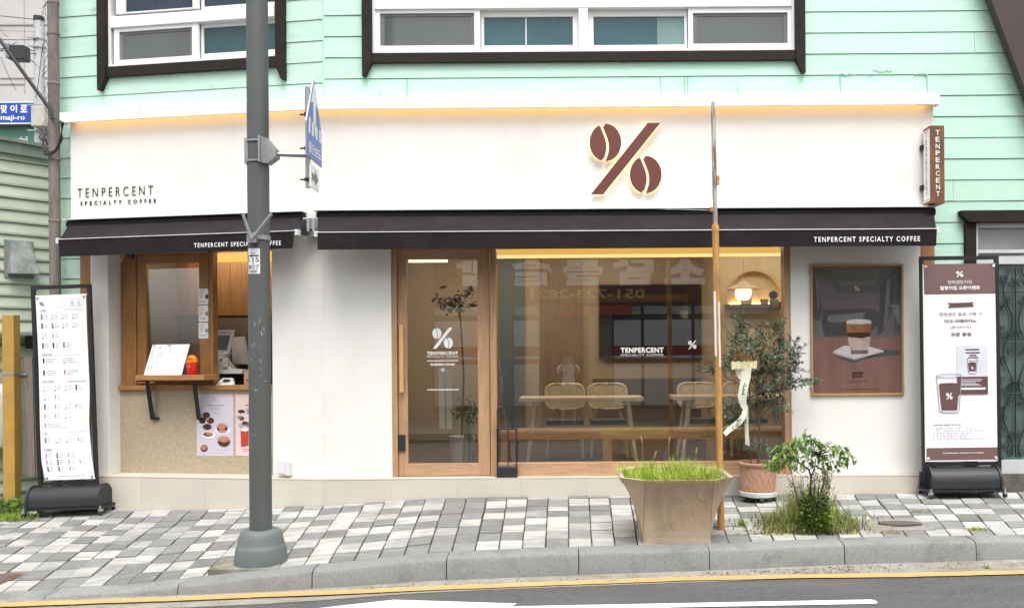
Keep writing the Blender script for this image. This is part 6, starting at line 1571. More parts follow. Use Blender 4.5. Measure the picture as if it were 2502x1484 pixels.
# yellow post, leaning boards, little grille shelf, gas pipe
yp = .42; yb0 = Vector((at(30, 1190, yp).x, yp, pave_z(-6.2, .3) - .08)); ztop = at(30, 769, yp).z
t = thing('yellow_post', 'square yellow painted post beside the upright weathered boards', 'post', yb0)
ym_ = mat('ochre_paint', (.44, .265, .055), .55, .1, 6, dirt=(.10, .06, .02), dscale=7, damt=.8, dlo=.68, dhi=.74)
build('shaft', MB().box(yb0.x - .068, yb0.x + .068, yp - .06, yp + .06, yb0.z, ztop), ym_, t, bevel=.006)
build('wire_band', MB().box(yb0.x - .071, yb0.x + .071, yp - .063, yp + .063, at(30, 915, yp).z, at(30, 908, yp).z), steel, t)
t = thing('board_panel', 'upright weathered grey boards leaning between the yellow post and the menu banner', 'fence', Vector((at(72, 1160, .5).x, .5, 0)))
greyw = mat('weathered_board', (.19, .165, .14), .9, .3, 5, .5, 18, stretch=(12, 12, .9), dirt=(.30, .25, .20), dscale=3, damt=.6, dlo=.5, dhi=.7, dstretch=(3, 3, .5), rnd=.2)
for i, px in enumerate((39, 50, 61, 72, 83, 94, 105)):
    xa, xb = at(px, 1000, .5).x, at(px + 10.6, 1000, .5).x; z0, z1 = at(px, 1158 + i * 1.5, .5).z, at(px, 870 + rl.uniform(-3, 5), .5).z
    k = rl.uniform(-.008, .008); m = MB(); m.hexa([(xa + .025, .48 + k, z0), (xb + .025, .48 + k, z0), (xb + .025, .50 + k, z0), (xa + .025, .50 + k, z0), (xa, .48 + k, z1), (xb, .48 + k, z1), (xb, .50 + k, z1), (xa, .50 + k, z1)]); build('board', m, greyw, t)
build('wire_tie', MB().box(at(42, 915, .47).x, at(66, 915, .47).x, .46, .472, at(50, 916, .47).z, at(50, 911, .47).z), alu, t)
gcx = at(-6, 1000, .62).x
t = thing('gas_cylinder', 'pale gas cylinder half hidden behind the yellow post', 'gas cylinder', (gcx, .72, -.2))
build('body', MB().lathe((gcx, .72, at(0, 1090, .72).z), [(.12, 0), (.14, .04), (.14, .62), (.11, .70), (.05, .74)], 20), mat('cylinder_paint', (.55, .57, .54), .45, .1, 5), t, smooth=40)
build('valve', MB().lathe((gcx, .72, at(0, 1090, .72).z + .74), [(.03, 0), (.03, .06), (.05, .065), (.05, .08)], 12), alu, t)
t = thing('wall_bracket', 'grey metal shelf bracket on the shed wall behind the menu banner', 'bracket', FS.pt(*FS.px(80, 820, .1), .0))
(a0, z1), (a1, z0) = FS.px(-20, 812, .1), FS.px(110, 820, .1)
build('shelf_plate', MB().fbox(FS, a0, a1, z0, z1, .02, .22), steel, t); (b0, _), (b1, bz) = FS.px(66, 815, .1), FS.px(86, 850, .1)
build('hanger', MB().fbox(FS, b0, b1, bz, z0, .03, .10), mat('dark_green_metal', (.02, .035, .03), .5), t)
build('hose', MB().tube([FS.pt(a0, bz + .02, .12), FS.pt((a0 + b0) / 2, bz + .07, .13), FS.pt(b0, bz + .03, .12), FS.pt(a1 + .1, bz + .02, .1)], .010, 6), black_plastic, t, smooth=60)
wd = MB()
for _ in range(700):
    px, py = rl.gauss(28, 26), rl.uniform(1205, 1240); y = .25 - (py - 1205) / 35 * .35; p = at(px, py, y); p.z = pave_z(p.x, y) - .01
    blade(wd, p, rl.uniform(.02, .09), .005, rl.uniform(.02, .08), rl.uniform(0, 6.283), rl.choice((0, 0, 1)))
for _ in range(260):
    p = at(rl.gauss(15, 20), 1200, .25); p.z = pave_z(p.x, .2) + rl.uniform(.02, .16); leafq(wd, p + Vector((0, rl.gauss(0, .06), 0)), Vector((rl.uniform(-1, 1), rl.uniform(-1, 1), rl.uniform(-.2, .8))), rl.uniform(.03, .06), .014, 2)
tag(build('corner_weeds', wd, [grass_d, grass_l, leaf_green], org=at(25, 1230, .15)), 'weeds at the foot of the yellow post', 'weeds', kind='stuff')
# soil strip beside the pavement, left
es = MB(); es.quad((-12, .3, -.30), (FL.pt(FL.s0 + .1, 0).x, .3, -.215), (-5.2, 8, -.15), (-12, 8, -.2)); build('earth_strip', es, mat('dark_earth', (.10, .085, .065), .95, .3, 6, .5, 30), kind='structure')
# far things: concrete gable, shop roof, road sign, utility pole and wires
def flat(px0, px1, py0, py1, y): a, b = at(px0, py0, y), at(px1, py1, y); return a.x, b.x, b.z, a.z
t = thing('grey_building', 'plain pale grey concrete building rising behind the utility pole', 'building', (at(40, 700, 15).x, 15, -.5))
x0, x1, z0, z1 = flat(-420, 190, -160, 420, 15.0)
build('wall', MB().box(x0, x1, 15, 22, -.5, z1), mat('pale_render', (.50, .485, .48), .9, .06, .5, .2, 8, dirt=(.36, .34, .33), dscale=.6, damt=.5), t)
m = MB()
for px0, px1, py in ((0, 130, 190), (-100, 130, 60), (-100, 60, 205)): a_, b_, q0, q1 = flat(px0, px1, py, py + 1.5, 14.98); m.box(a_, b_, 14.98, 15.0, q0, q1)
for px in (58,): a_, b_, q0, q1 = flat(px, px + 1.5, -10, 230, 14.98); m.box(a_, b_, 14.985, 15.0, q0, q1)
build('render_joint', m, mat('joint_grey', (.30, .29, .29), .9), t)
t = thing('corner_shop', 'far teal fronted shop with a grey roof edge beyond the shed', 'shop', (at(40, 700, 9).x, 9, -.4))
ys_ = 9.0
x0, x1, z0, z1 = flat(-200, 150, 262, 900, ys_); build('wall', MB().box(x0, x1, ys_, ys_ + 5, -.4, z1), mat('pale_shop_wall', (.62, .62, .60), .8), t)
x0, x1, z0, z1 = flat(-200, 118, 300, 372, ys_ - .1); build('sign_board', MB().box(x0, x1, ys_ - .15, ys_, z0 - .6, z1), mat('teal_sign', (.12, .30, .255), .5, .12, 1), t)
m = MB(); P, Q = FM, None
fz2 = Frame((0, ys_ - .16), (1, 0)); (a0, z1), (a1, z0) = fz2.px(41, 334, 0), fz2.px(68, 362, 0); m.text(fz2, '치', a0, a1, z0, z1, .0, .04); build('lettering', m, white_print, t)
roofp = mat('slate_roof_edge', (.20, .195, .20), .6, .1, 3)
m = MB(); x0, x1, z0, z1 = flat(-200, 104, 262, 284, ys_ - .5); m.box(x0, x1, ys_ - .5, ys_ + 5, z0 + .07, z1 - .0); build('fascia_trim', m, pvc, t)
m = MB(); x0, x1, z0, z1 = flat(-200, 104, 285, 300, ys_ - .4); m.box(x0, x1, ys_ - .4, ys_ + 4, z0 - .0, z1 + .05); build('soffit', m, roofp, t)
m = MB(); pA, pB, pC, pD = at(-200, 232, ys_ - .5), at(104, 262, ys_ - .5), at(104, 276, ys_ - .5), at(-200, 276, ys_ - .5); m.prism([pA, pB, pC, pD], (0, 3, .4)); build('roof', m, roofp, t)
yb_ = 6.6
x0, x1, z0, z1 = flat(-60, 114, 252, 299, yb_); 
t = thing('road_name_sign', 'blue road name sign with white Korean lettering beside the utility pole', 'street sign', ((x0 + x1) / 2, yb_, z0))
build('plate', MB().box(x0, x1, yb_, yb_ + .03, z0, z1), mat('road_sign_blue', (.008, .06, .42), .35), t)
m = MB(); m.box(x0 - .01, x1 + .01, yb_ + .002, yb_ + .028, z1, z1 + .02); m.box(x0 - .01, x1 + .01, yb_ + .002, yb_ + .028, z0 - .025, z0); build('rim', m, pvc, t)
m = MB(); fq = Frame((0, yb_ - .001), (1, 0))
for ch_c, u0, u1, v0, v1 in (('달', -33, -8, 256, 276), ('맞', 2, 18, 256, 277), ('이', 25, 42, 256, 275), ('로', 49, 67, 256, 275)): (a0, q1), (a1, q0) = fq.px(u0, v0), fq.px(u1, v1); m.text(fq, ch_c, a0, a1, q0, q1, .002, .03)
(a0, q1), (a1, q0) = fq.px(-26, 281), fq.px(61, 297); m.text(fq, 'Dalmaji-ro', a0, a1, q0, q1, .002, .02); build('lettering', m, white_print, t)
yu = 6.0; ux0 = at(97, 300, yu).x
t = thing('utility_pole', 'pale concrete utility pole with a black cap and meter box, behind the brown pole', 'utility pole', (ux0, yu, -.4))
build('shaft', MB().lathe((ux0, yu, -.4), [(.095, 0), (.085, at(97, 50, yu).z + .4)], 20), mat('pole_concrete', (.50, .52, .53), .8, .1, 6, dirt=(.32, .33, .33), dscale=3, damt=.5, dstretch=(2, 2, .4)), t, smooth=40)
build('cap', MB().lathe((ux0, yu, at(97, 53, yu).z), [(.088, 0), (.092, .02), (.090, .085), (.03, .10)], 16), black_plastic, t, smooth=40)
x0, x1, z0, z1 = flat(83, 116, 262, 312, yu - .2); build('meter_box', MB().box(x0, x1, yu - .3, yu - .09, z0, z1), mat('cream_box', (.55, .52, .45), .5, .08, 5), t, bevel=.02)
m = MB()
for py in (97, 118, 260, 386 / 1.2): z_ = at(97, py, yu).z; m.lathe((ux0, yu, z_), [(.088, -.012), (.097, -.01), (.097, .01), (.088, .012)], 14); m.box(ux0 - .16, ux0 + .05, yu - .11, yu - .09, z_ - .012, z_ + .012)
build('pole_band', m, steel, t, kind='stuff')
m = MB()
for i in range(9): a_ = at(rl.uniform(88, 118), rl.uniform(308, 325), yu - .3); m.tube([a_, at(rl.uniform(95, 125), rl.uniform(330, 370), yu - .35), at(rl.uniform(100, 148), rl.uniform(355, 385), yu - .35), at(rl.uniform(140, 150), rl.uniform(320, 345), yu - .3)], .010, 5)
build('cable_bundle', m, black_plastic, t, smooth=60)
x0, x1, z0, z1 = flat(19, 62, 112, 147, 5.0)
t = thing('cable_closure', 'black cable junction box hanging on the overhead wires', 'junction box', ((x0 + x1) / 2, 5, z0))
build('case', MB().box(x0 + .05, x1, 4.95, 5.15, z0, z1), black_plastic, t, bevel=.015); build('side_cap', MB().box(x0, x0 + .06, 4.93, 5.17, z0 + .02, z1 + .02), roofp, t, bevel=.01)
build('hanger', MB().tube([at(40, 112, 5.05), at(42, 104, 5.1), at(46, 97, 5.3)], .012, 5), steel, t)
wires = [((-40, 108), (85, 124), .011), ((-40, 112), (88, 132), .011), ((-40, 90), (88, 98), .010), ((-40, 26), (86, 48), .010), ((-40, 52), (86, 66), .004), ((-40, 66), (86, 78), .004), ((60, 128), (84, 152), .008), ((62, 130), (100, 168), .006), ((-20, 128), (40, 104), .010), ((2, 140), (40, 222), .006), ((0, 70), (20, 90), .006), ((104, 110), (88, 240), .008)]
m = MB()
for (a_, b_, r_w) in wires:
    if a_[0] == -40: a_ = (-640, a_[1] - (b_[1] - a_[1]) * 4)
    pA, pB = at(*a_, 5.4), at(*b_, 5.9); m.tube([pA.lerp(pB, i / 8) - Vector((0, 0, (.10 if pB.x - pA.x < 2 else .035) * math.sin(math.pi * i / 8) * (pB - pA).length / 2)) for i in range(9)], r_w * .7, 5)
tag(build('overhead_wires', m, black_plastic, org=at(40, 100, 5.6)), 'thin black overhead wires running to the utility pole', 'wires')
m = MB(); P = [at(-620, -430, -.1), at(-60, 42, .2), at(0, 98, .25), at(60, 182, .3), at(110, 250, .36), at(124, 270, .36), at(128, 290, .36)]
m.tube(P, .020, 8)
for k in range(4):
    m.tube([at(128, 285, .36), at(150 + k * 2, 300, .34), at(152 - k * 3, 340 + k * 4, .34), at(140 - k * 4, 366 + k * 4, .34), at(120 - k * 4, 372 + k * 2, .36), at(104 + k, 352, .42)], .008, 6)
tag(build('black_cable', m, black_plastic, org=at(60, 182, .3), smooth=60), 'thick black cable slanting down to the weathered brown corner pole', 'cable')

# ------------------------------------------------------------------ inside the cafe
ash = mat('pale_ash_wood', (.74, .63, .46), .5, .12, 4, stretch=(2, 2, 2)); rattan = mat('rattan', (.70, .60, .40), .7, .25, 40, .4, 80); seat_m = mat('blue_grey_seat', (.10, .125, .14), .7, .1, 8)
def table(loc, w, d, h, label):
    t = thing('cafe_table', label, 'table', loc); o = Vector(loc)
    build('tabletop', MB().box(o.x - w / 2, o.x + w / 2, o.y - d / 2, o.y + d / 2, o.z + h - .05, o.z + h), ash, t, bevel=.006)
    for sx_ in (-1, 1):
        for sy_ in (-1, 1): build('leg', MB().tube([o + Vector((sx_ * (w / 2 - .10), sy_ * (d / 2 - .08), 0)), o + Vector((sx_ * (w / 2 - .20), sy_ * (d / 2 - .12), h - .05))], [.024, .038], 10), ash, t, smooth=40)
        build('apron', MB().box(o.x + sx_ * (w / 2 - .22) - .02, o.x + sx_ * (w / 2 - .22) + .02, o.y - d / 2 + .1, o.y + d / 2 - .1, o.z + h - .1, o.z + h - .052), ash, t)
    return t
def chair(loc, label):
    t = thing('cafe_chair', label, 'chair', loc, 'rattan backed chairs at the tables'); o = Vector(loc); sh_ = .44
    build('seat', MB().box(o.x - .25, o.x + .25, o.y - .24, o.y + .22, o.z + sh_ - .01, o.z + sh_ + .045), seat_m, t, bevel=.02)
    m = MB(); m.box(o.x - .23, o.x + .23, o.y - .22, o.y - .195, o.z + sh_ - .075, o.z + sh_ - .012); m.box(o.x - .23, o.x + .23, o.y + .18, o.y + .205, o.z + sh_ - .075, o.z + sh_ - .012); build('apron', m, ash, t)
    for sx_ in (-1, 1):
        build('leg', MB().tube([o + Vector((sx_ * .235, -.23, 0)), o + Vector((sx_ * .215, -.20, sh_ - .012))], [.016, .022], 8), ash, t, smooth=40)
        build('leg', MB().tube([o + Vector((sx_ * .22, .27, 0)), o + Vector((sx_ * .20, .2, sh_ - .012)), o + Vector((sx_ * .14, .23, .66))], [.016, .022, .018], 8), ash, t, smooth=40)
    k = 28; pts = []
    for i in range(k):
        w = 2 * math.pi * i / k; cx_, cz_ = math.copysign(abs(math.cos(w)) ** .45, math.cos(w)) * .26, math.copysign(abs(math.sin(w)) ** .45, math.sin(w)) * .17
        pts.append(o + Vector((cx_, .23 + .04 * (cz_ / .17) - .03 * (cx_ / .26) ** 2, .78 + cz_)))
    build('back_frame', MB().tube(pts + pts[:2], .016, 8), ash, t, smooth=60)
    ctr_ = o + Vector((0, .235, .78)); m = MB(); m.add(pts + [ctr_], [(i, (i + 1) % k, k) for i in range(k)]); build('rattan_panel', m, rattan, t)
    m = MB()
    for i in range(-8, 9): x_ = i * .028; m.tube([o + Vector((x_, .22 - .035, .78 - .15)), o + Vector((x_, .24 - .035, .78 + .15))], .003, 4)
    build('rattan_cane', m, rattan, t, kind='stuff')
    return t
tz = FLZ; ty = 1.55
tb = table(((at(1412, 0, ty).x), ty, tz), 1.56, .62, .81, 'pale wooden cafe table behind the window bench')
ch1 = chair((at(1372, 0, 2.0).x, 1.98, tz), 'rattan backed chair behind the table, its cane lit, nearer the door')
copy_tree(ch1, (at(1478, 0, 2.0).x, 1.98, tz), None, 'rattan backed chair behind the same table, farther from the door')
table((at(1785, 0, ty).x, ty + .1, tz), 1.56, .62, .81, 'pale wooden cafe table half hidden behind the rusty post')
copy_tree(ch1, (at(1702, 0, 2.0).x, 2.05, tz), None, 'rattan backed chair at the second table, beside the rusty post')
copy_tree(ch1, (at(1815, 0, 2.0).x, 2.05, tz), None, 'rattan backed chair behind the olive tree')
yb_ = .42
t = thing('window_bench', 'long low wooden bench frame inside along the shop window', 'bench', (at(1565, 0, yb_).x, yb_, FLZ))
bz1, bz0 = at(1560, 1049, yb_).z, at(1560, 1072, yb_).z; bxa, bxb = at(1213, 0, yb_).x, at(1917, 0, yb_).x
build('rail', MB().box(bxa, bxb, yb_, yb_ + .07, bz0, bz1), cedar_h, t, bevel=.004); build('seat_board', MB().box(bxa, bxb, yb_ + .07, yb_ + .40, bz1 - .04, bz1), cedar_h, t)
for px0, px1 in ((1216, 1232), (1464, 1486), (1717, 1740), (1898, 1916)): build('leg', MB().box(at(px0, 0, yb_).x, at(px1, 0, yb_).x, yb_ + .003, yb_ + .066, FLZ, bz0), cedar_v, t)
ywl = RY1 - .12
x0, x1, z0, z1 = flat(1465, 1708, 697, 866, ywl - .05)
t = thing('wall_screen', 'large black screen on the back wall of the cafe', 'screen', ((x0 + x1) / 2, ywl, z0))
build('panel', MB().box(x0, x1, ywl - .04, ywl + .12, z0, z1), mat('black_glass', (.006, .006, .010), .06), t); m = MB(); bt = .018
for q in ((x0 - bt, x0, z0 - bt, z1 + bt), (x1, x1 + bt, z0 - bt, z1 + bt), (x0, x1, z0 - bt, z0), (x0, x1, z1, z1 + bt)): m.box(q[0], q[1], ywl - .05, ywl + .12, q[2], q[3])
build('bezel', m, black_metal, t)
yl_ = 1.5; lc = at(1810, 0, yl_)
t = thing('pendant_lamp', 'pale disc pendant lamp glowing in front of the arched niche', 'lamp', (lc.x, yl_, at(1810, 735, yl_).z))
zq = lambda py: at(1810, py, yl_).z
build('cord', MB().tube([(lc.x, yl_, CEZ), (lc.x, yl_, zq(678))], .005, 6), white_plastic, t)
shade = mat('lamp_shade_cream', (.55, .45, .34), .6)
build('shade', MB().lathe((lc.x, yl_, 0), [(.22, zq(706)), (.20, zq(703)), (.07, zq(692)), (.03, zq(685)), (.02, zq(677))], 32), shade, t, smooth=50)
build('bulb_globe', MB().lathe((lc.x, yl_, 0), [(.03, zq(733)), (.07, zq(731)), (.095, zq(725)), (.105, zq(714)), (.10, zq(708))], 24), bulb_m, t, smooth=60)
x0, x1, z0, z1 = flat(1775, 1916, 743, 751, yb - .2)
t = thing('niche_shelf', 'dark wooden shelf board under the arched niche', 'shelf', ((x0 + x1) / 2, yb - .1, z0))
build('board', MB().box(x0, x1, yb - .22, yb + .0, z0, z1), wm_dark, t)
build('end_block', MB().box(at(1897, 0, yb - .23).x, x1, yb - .23, yb, z0 - .0, z1 + .03), black_plastic, t)
for px0, px1, py0, lb, cl_ in ((1812, 1836, 722, 'small cream box on the niche shelf under the lamp', (.4, .33, .24)), (1860, 1876, 733, 'small grey box beside the round ornament on the niche shelf', (.22, .2, .18))):
    x0, x1, z0, z1b = flat(px0, px1, py0, 743, yb - .15); z0 = zz_ = at(1850, 743, yb - .21).z + .002
    z0 = MB; tt = thing('ornament_box', lb, 'box', ((x0 + x1) / 2, yb - .1, zz_)); zt2 = zz_ + (743 - py0) * (CD + yb) / F
    build('body', MB().box(x0, x1, yb - .16, yb - .06, zz_, zt2), mat('ornament_' + str(px0), cl_, .7), tt, bevel=.005); build('lid', MB().box(x0 - .004, x1 + .004, yb - .165, yb - .055, zt2, zt2 + .015), mat('ornament_lid_' + str(px0), tuple(c * .6 for c in cl_), .6), tt)
c = at(1888, 725, yb - .1); tt = thing('round_ornament', 'dark round ornament on a block at the end of the niche shelf', 'ornament', (c.x, yb - .1, zz_))
build('block', MB().box(c.x - .045, c.x + .06, yb - .15, yb - .06, zz_, zz_ + .075), mat('ornament_block', (.16, .14, .12), .7), tt, bevel=.005)
build('disc', MB().tube([(c.x + .0, yb - .125, zz_ + .13), (c.x, yb - .095, zz_ + .13)], .06, 20), black_plastic, tt)
# plant and congratulation bouquet behind the glass door
pcx = at(1120, 0, 1.3).x
t = thing('indoor_plant', 'tall leafy indoor plant seen through the glass door', 'plant', (pcx, 1.3, FLZ))
m = MB(); tp_ = at(1122, 735, 1.3); m.tube([(pcx, 1.3, FLZ + .35), (pcx + .03, 1.3, 1.3), tp_], [.014, .012, .008], 7)
lf = MB()
for _ in range(46):
    p = tp_ + Vector((rl.gauss(0, .15), rl.gauss(0, .1), rl.gauss(0, .07))); 
    for _ in range(5): leafq(lf, p + Vector((rl.gauss(0, .02), rl.gauss(0, .02), rl.gauss(0, .02))), Vector((rl.uniform(-1, 1), rl.uniform(-1, 1), rl.uniform(-.8, .4))), rl.uniform(.05, .085), .022, rl.choice((0, 2)), .2)
build('stem', m, bark, t); build('foliage', lf, [leaf_olive, leaf_olive, leaf_olive3], t); build('pot', MB().lathe((pcx, 1.3, FLZ), [(.12, 0), (.16, .30), (.16, .34), (.14, .34), (.01, .32)], 24), white_plastic, t, smooth=40)
pcx2 = at(1140, 0, .95).x
t = thing('bouquet', 'dark green bouquet with pale wrapped stems standing low behind the glass door', 'bouquet', (pcx2, .95, FLZ))
lf = MB(); m = MB(); bt_ = at(1142, 1010, .95)
for _ in range(150): leafq(lf, bt_ + Vector((rl.gauss(0, .09), rl.gauss(0, .07), rl.gauss(0, .07))), Vector((rl.uniform(-1, 1), rl.uniform(-1, 1), rl.uniform(-.4, 1))), rl.uniform(.05, .09), .018, rl.choice((0, 2)))
for _ in range(14): q = rl.uniform(-.07, .07); m.tube([(pcx2 + q * 1.3, .95 + rl.uniform(-.05, .05), FLZ + .02), bt_ + Vector((q * .4, 0, -.03))], .008, 5)
build('leaves', lf, [leaf_olive3, leaf_olive3, weed_dark], t); build('stems', m, mat('pale_stem', (.30, .34, .22), .6), t)
m = MB()
for px in (1078, 1096): a_, b_ = at(px, 900, 1.0), at(px + 4, 1048, 1.0); m.hexa([(a_.x - .03, 1.0, b_.z), (a_.x + .04, 1.0, b_.z + .01), (a_.x + .04, 1.004, b_.z + .01), (a_.x - .03, 1.004, b_.z), (a_.x - .04, 1.0, a_.z), (a_.x + .03, 1.0, a_.z), (a_.x + .03, 1.004, a_.z), (a_.x - .04, 1.004, a_.z)])
build('ribbon_tail', m, palew, t)
t = thing('flower_stand', 'patterned flower wrap on an easel stand at the edge of the shop window', 'flower stand', (at(1206, 0, .8).x, .8, FLZ))
fx = at(1206, 0, .8).x; m = MB(); zt2 = at(1206, 870, .8).z; zb2 = at(1206, 1000, .8).z; m.lathe((fx - .02, .8, 0), [(.03, zb2), (.085, zb2 + .1), (.10, (zb2 + zt2) / 2), (.06, zt2 - .1), (.02, zt2)], 14)
build('wrap', m, mat('floral_wrap', (.34, .24, .28), .7, .6, 18, dirt=(.5, .36, .08), dscale=14, damt=.9, dlo=.58, dhi=.62), t, smooth=60)
m = MB()
for dx_, dy_ in ((-.25, .0), (.18, .0), (-.03, .25)): m.tube([(fx + dx_, .8 + dy_, FLZ), (fx - .02, .83, zt2)], .012, 6)
build('easel', m, cedar_v, t)
# till and card reader on the service counter
kcz = zs0 - .03
zc_ = FL.px(560, 938, -.5)[1]
def kpt(px, py, n): a, z = FL.px(px, py, n); return FL.pt(a, z, n)
cz_ = kitchen_top = lZ(450, 940, NR) - .03
t = thing('point_of_sale', 'white point of sale terminal with a tilted screen behind the service counter', 'till', kpt(545, 930, -.6))
def slab(mb, c, n, thick, mi=0): # pixel corners on plane n, thickness backwards and tilt
    f = [kpt(x, y, nn) for x, y, nn in c]; mb.prism(f, Vector((FL.un.x, FL.un.y, 0)) * -thick, mi)
m = MB(); slab(m, [(515, 858, -.52), (559, 861, -.52), (571, 805, -.60), (523, 806, -.60)], 0, .03); build('screen_case', m, white_plastic, t)
m = MB(); slab(m, [(519, 852, -.515), (553, 854, -.515), (562, 818, -.57), (523, 819, -.57)], 0, .004); build('display', m, mat('display_dark', (.012, .022, .03), .12), t)
m = MB(); slab(m, [(524, 815, -.575), (564, 814, -.575), (567, 808, -.58), (527, 808, -.58)], 0, .003); build('label_strip', m, mat('strip_print', (.55, .40, .38), .6, .4, 40), t)
m = MB(); slab(m, [(518, 905, -.50), (535, 880, -.53), (556, 862, -.55), (520, 860, -.55)], 0, .12); slab(m, [(517, 912, -.45), (592, 912, -.45), (592, 903, -.45), (560, 900, -.48), (545, 880, -.52), (528, 885, -.5)], 0, .16); build('stand', m, white_plastic, t, bevel=.006)
m = MB(); slab(m, [(541, 895, -.44), (556, 896, -.44), (557, 873, -.44), (543, 872, -.44)], 0, .03); build('receipt_slot', m, mat('receipt_cover', (.6, .58, .52), .6, .3, 40), t)
t = thing('second_monitor', 'white back of a second monitor behind the till screen', 'monitor', kpt(585, 895, -.75))
m = MB(); slab(m, [(568, 888, -.78), (609, 890, -.78), (596, 822, -.72), (565, 823, -.72)], 0, .04); build('case', m, white_plastic, t, bevel=.006)
m = MB(); slab(m, [(580, 912, -.82), (600, 912, -.82), (598, 888, -.80), (582, 888, -.80)], 0, .04); build('foot', m, black_plastic, t)
t = thing('dark_cabinet', 'black machine body beneath the till on the service counter', 'machine', kpt(575, 938, -.6))
m = MB(); slab(m, [(512, 944, -.62), (660, 944, -.62), (660, 913, -.62), (512, 913, -.62)], 0, .3); build('body', m, black_plastic, t); m = MB(); slab(m, [(604, 900, -.9), (660, 900, -.9), (660, 810, -.9), (604, 812, -.9)], 0, .1); build('back_box', m, black_plastic, t)
t = thing('card_reader', 'small white card reader on the counter ledge', 'card reader', kpt(548, 938, -.3))
m = MB(); c = [kpt(524, 940, -.20), kpt(571, 939, -.20), kpt(568, 922, -.36), kpt(543, 922, -.36)]; m.prism(c, Vector((0, .05, -.012))); build('body', m, white_plastic, t, bevel=.004)
m = MB(); c = [kpt(544, 931, -.262), kpt(560, 930.5, -.262), kpt(562, 926, -.30), kpt(548, 926, -.30)]; m.prism([q + Vector((0, -.012, .0)) for q in c], Vector((0, .012, 0))); build('display', m, black_plastic, t)
t = thing('card_box', 'small brown paper box at the counter edge beside the grey pole', 'box', kpt(606, 938, -.3))
m = MB(); slab(m, [(596, 939, -.25), (640, 939, -.25), (640, 906, -.25), (596, 906, -.25)], 0, .14); build('body', m, mat('kraft', (.45, .28, .17), .8, .05), t); m = MB(); slab(m, [(602, 930, -.248), (607, 930, -.248), (607, 925, -.248), (602, 925, -.248)], 0, .002); build('mark', m, wm_dark, t)

# ------------------------------------------------------------------ across the street: what the glass reflects
OPP = -13.2
sidew = MB(); sidew.box(-14, 14, -13.2, -8.6, -.5, -.10); build('far_pavement', sidew, mat('far_paving', (.15, .145, .14), .9, .2, 3), kind='structure', org=(0, -10, -.1))
fo = Frame((0, OPP), (-1, 0)); fo.un = Vector((0, 1))
t = thing('restaurant_building', 'restaurant across the street with a brown sign board, seen only mirrored in the glass', 'building', (0, OPP, -.1))
def gX(px, d=22.7): return -(px - PX) / F * d
def gZ(py, d=22.7): return CZ - (py - PY) / F * d
build('wall', MB().fbox(fo, -9, 9, -.1, 4.9, -4, -.02), mat('restaurant_wall', (.30, .235, .18), .8, .1, 1), t)
build('upper_wall', MB().fbox(fo, -9, 9, 4.9, 7.4, -4, -.03), mat('restaurant_upper', (.42, .40, .37), .8), t)
build('sign_board', MB().fbox(fo, gX(1860), gX(1060), gZ(742), gZ(604), -.02, .12), mat('sign_brown', (.16, .04, .02), .6, .1, 2), t)
m = MB()
for ch_c, px in (('밥', 1166), ('솥', 1299), ('돌', 1425), ('담', 1549), ('소', 1674)): m.text(fo, ch_c, gX(px + 49), gX(px - 49), gZ(697), gZ(626), .125, .065)
build('lettering', m, mat('sign_white', (.85, .82, .82), .5), t)
m = MB(); m.text(fo, '051-723-2821', gX(1576), gX(1297), gZ(729), gZ(707), .125, .015); build('phone_lettering', m, mat('sign_yellow', (.62, .52, .10), .5), t)
frost = mat('frosted_film', (.62, .62, .64), .5, .03, 1); redm = mat('red_film', (.28, .04, .035), .5); dkf = mat('dark_frame', (.06, .055, .05), .5)
for a, b_ in ((1060, 1212), (1255, 1316), (1500, 1566), (1574, 1690), (1698, 1760), (1770, 1880)):
    fr2 = build('window', MB().fbox(fo, gX(b_ + 4), gX(a - 4), gZ(1000), gZ(746), -.02, .03), dkf, t)
    build('pane', MB().fbox(fo, gX(b_), gX(a), gZ(845), gZ(782), .03, .04), frost, fr2); build('upper_pane', MB().fbox(fo, gX(b_), gX(a), gZ(768), gZ(748), .03, .04), mat('upper_film', (.42, .44, .45), .4) if 'upper_film' not in MATS else MATS['upper_film'], fr2)
    build('lower_pane', MB().fbox(fo, gX(b_), gX(a), gZ(990), gZ(888), .03, .04), frost, fr2)
    build('stripe', MB().fbox(fo, gX(b_), gX(a), gZ(868), gZ(847), .03, .042), redm, fr2); build('stripe', MB().fbox(fo, gX(b_), gX(a), gZ(886), gZ(877), .03, .042), redm, fr2); build('white_stripe', MB().fbox(fo, gX(b_), gX(a), gZ(876), gZ(869), .03, .042), frost, fr2)
build('side_column', MB().fbox(fo, gX(1252), gX(1217), -.1, gZ(742), -.02, .10), mat('teal_column', (.12, .19, .19), .5), t)
build('door', MB().fbox(fo, gX(1440), gX(1330), -.1, gZ(760), -.02, .02), mat('brown_door', (.10, .055, .035), .5), t); build('door_jamb', MB().fbox(fo, gX(1462), gX(1441), -.1, gZ(746), -.02, .06), mat('tan_jamb', (.36, .27, .13), .6), t)
build('red_board', MB().fbox(fo, gX(1545), gX(1357), gZ(770), gZ(746), .06, .16), mat('orange_red_board', (.40, .07, .03), .5), t)
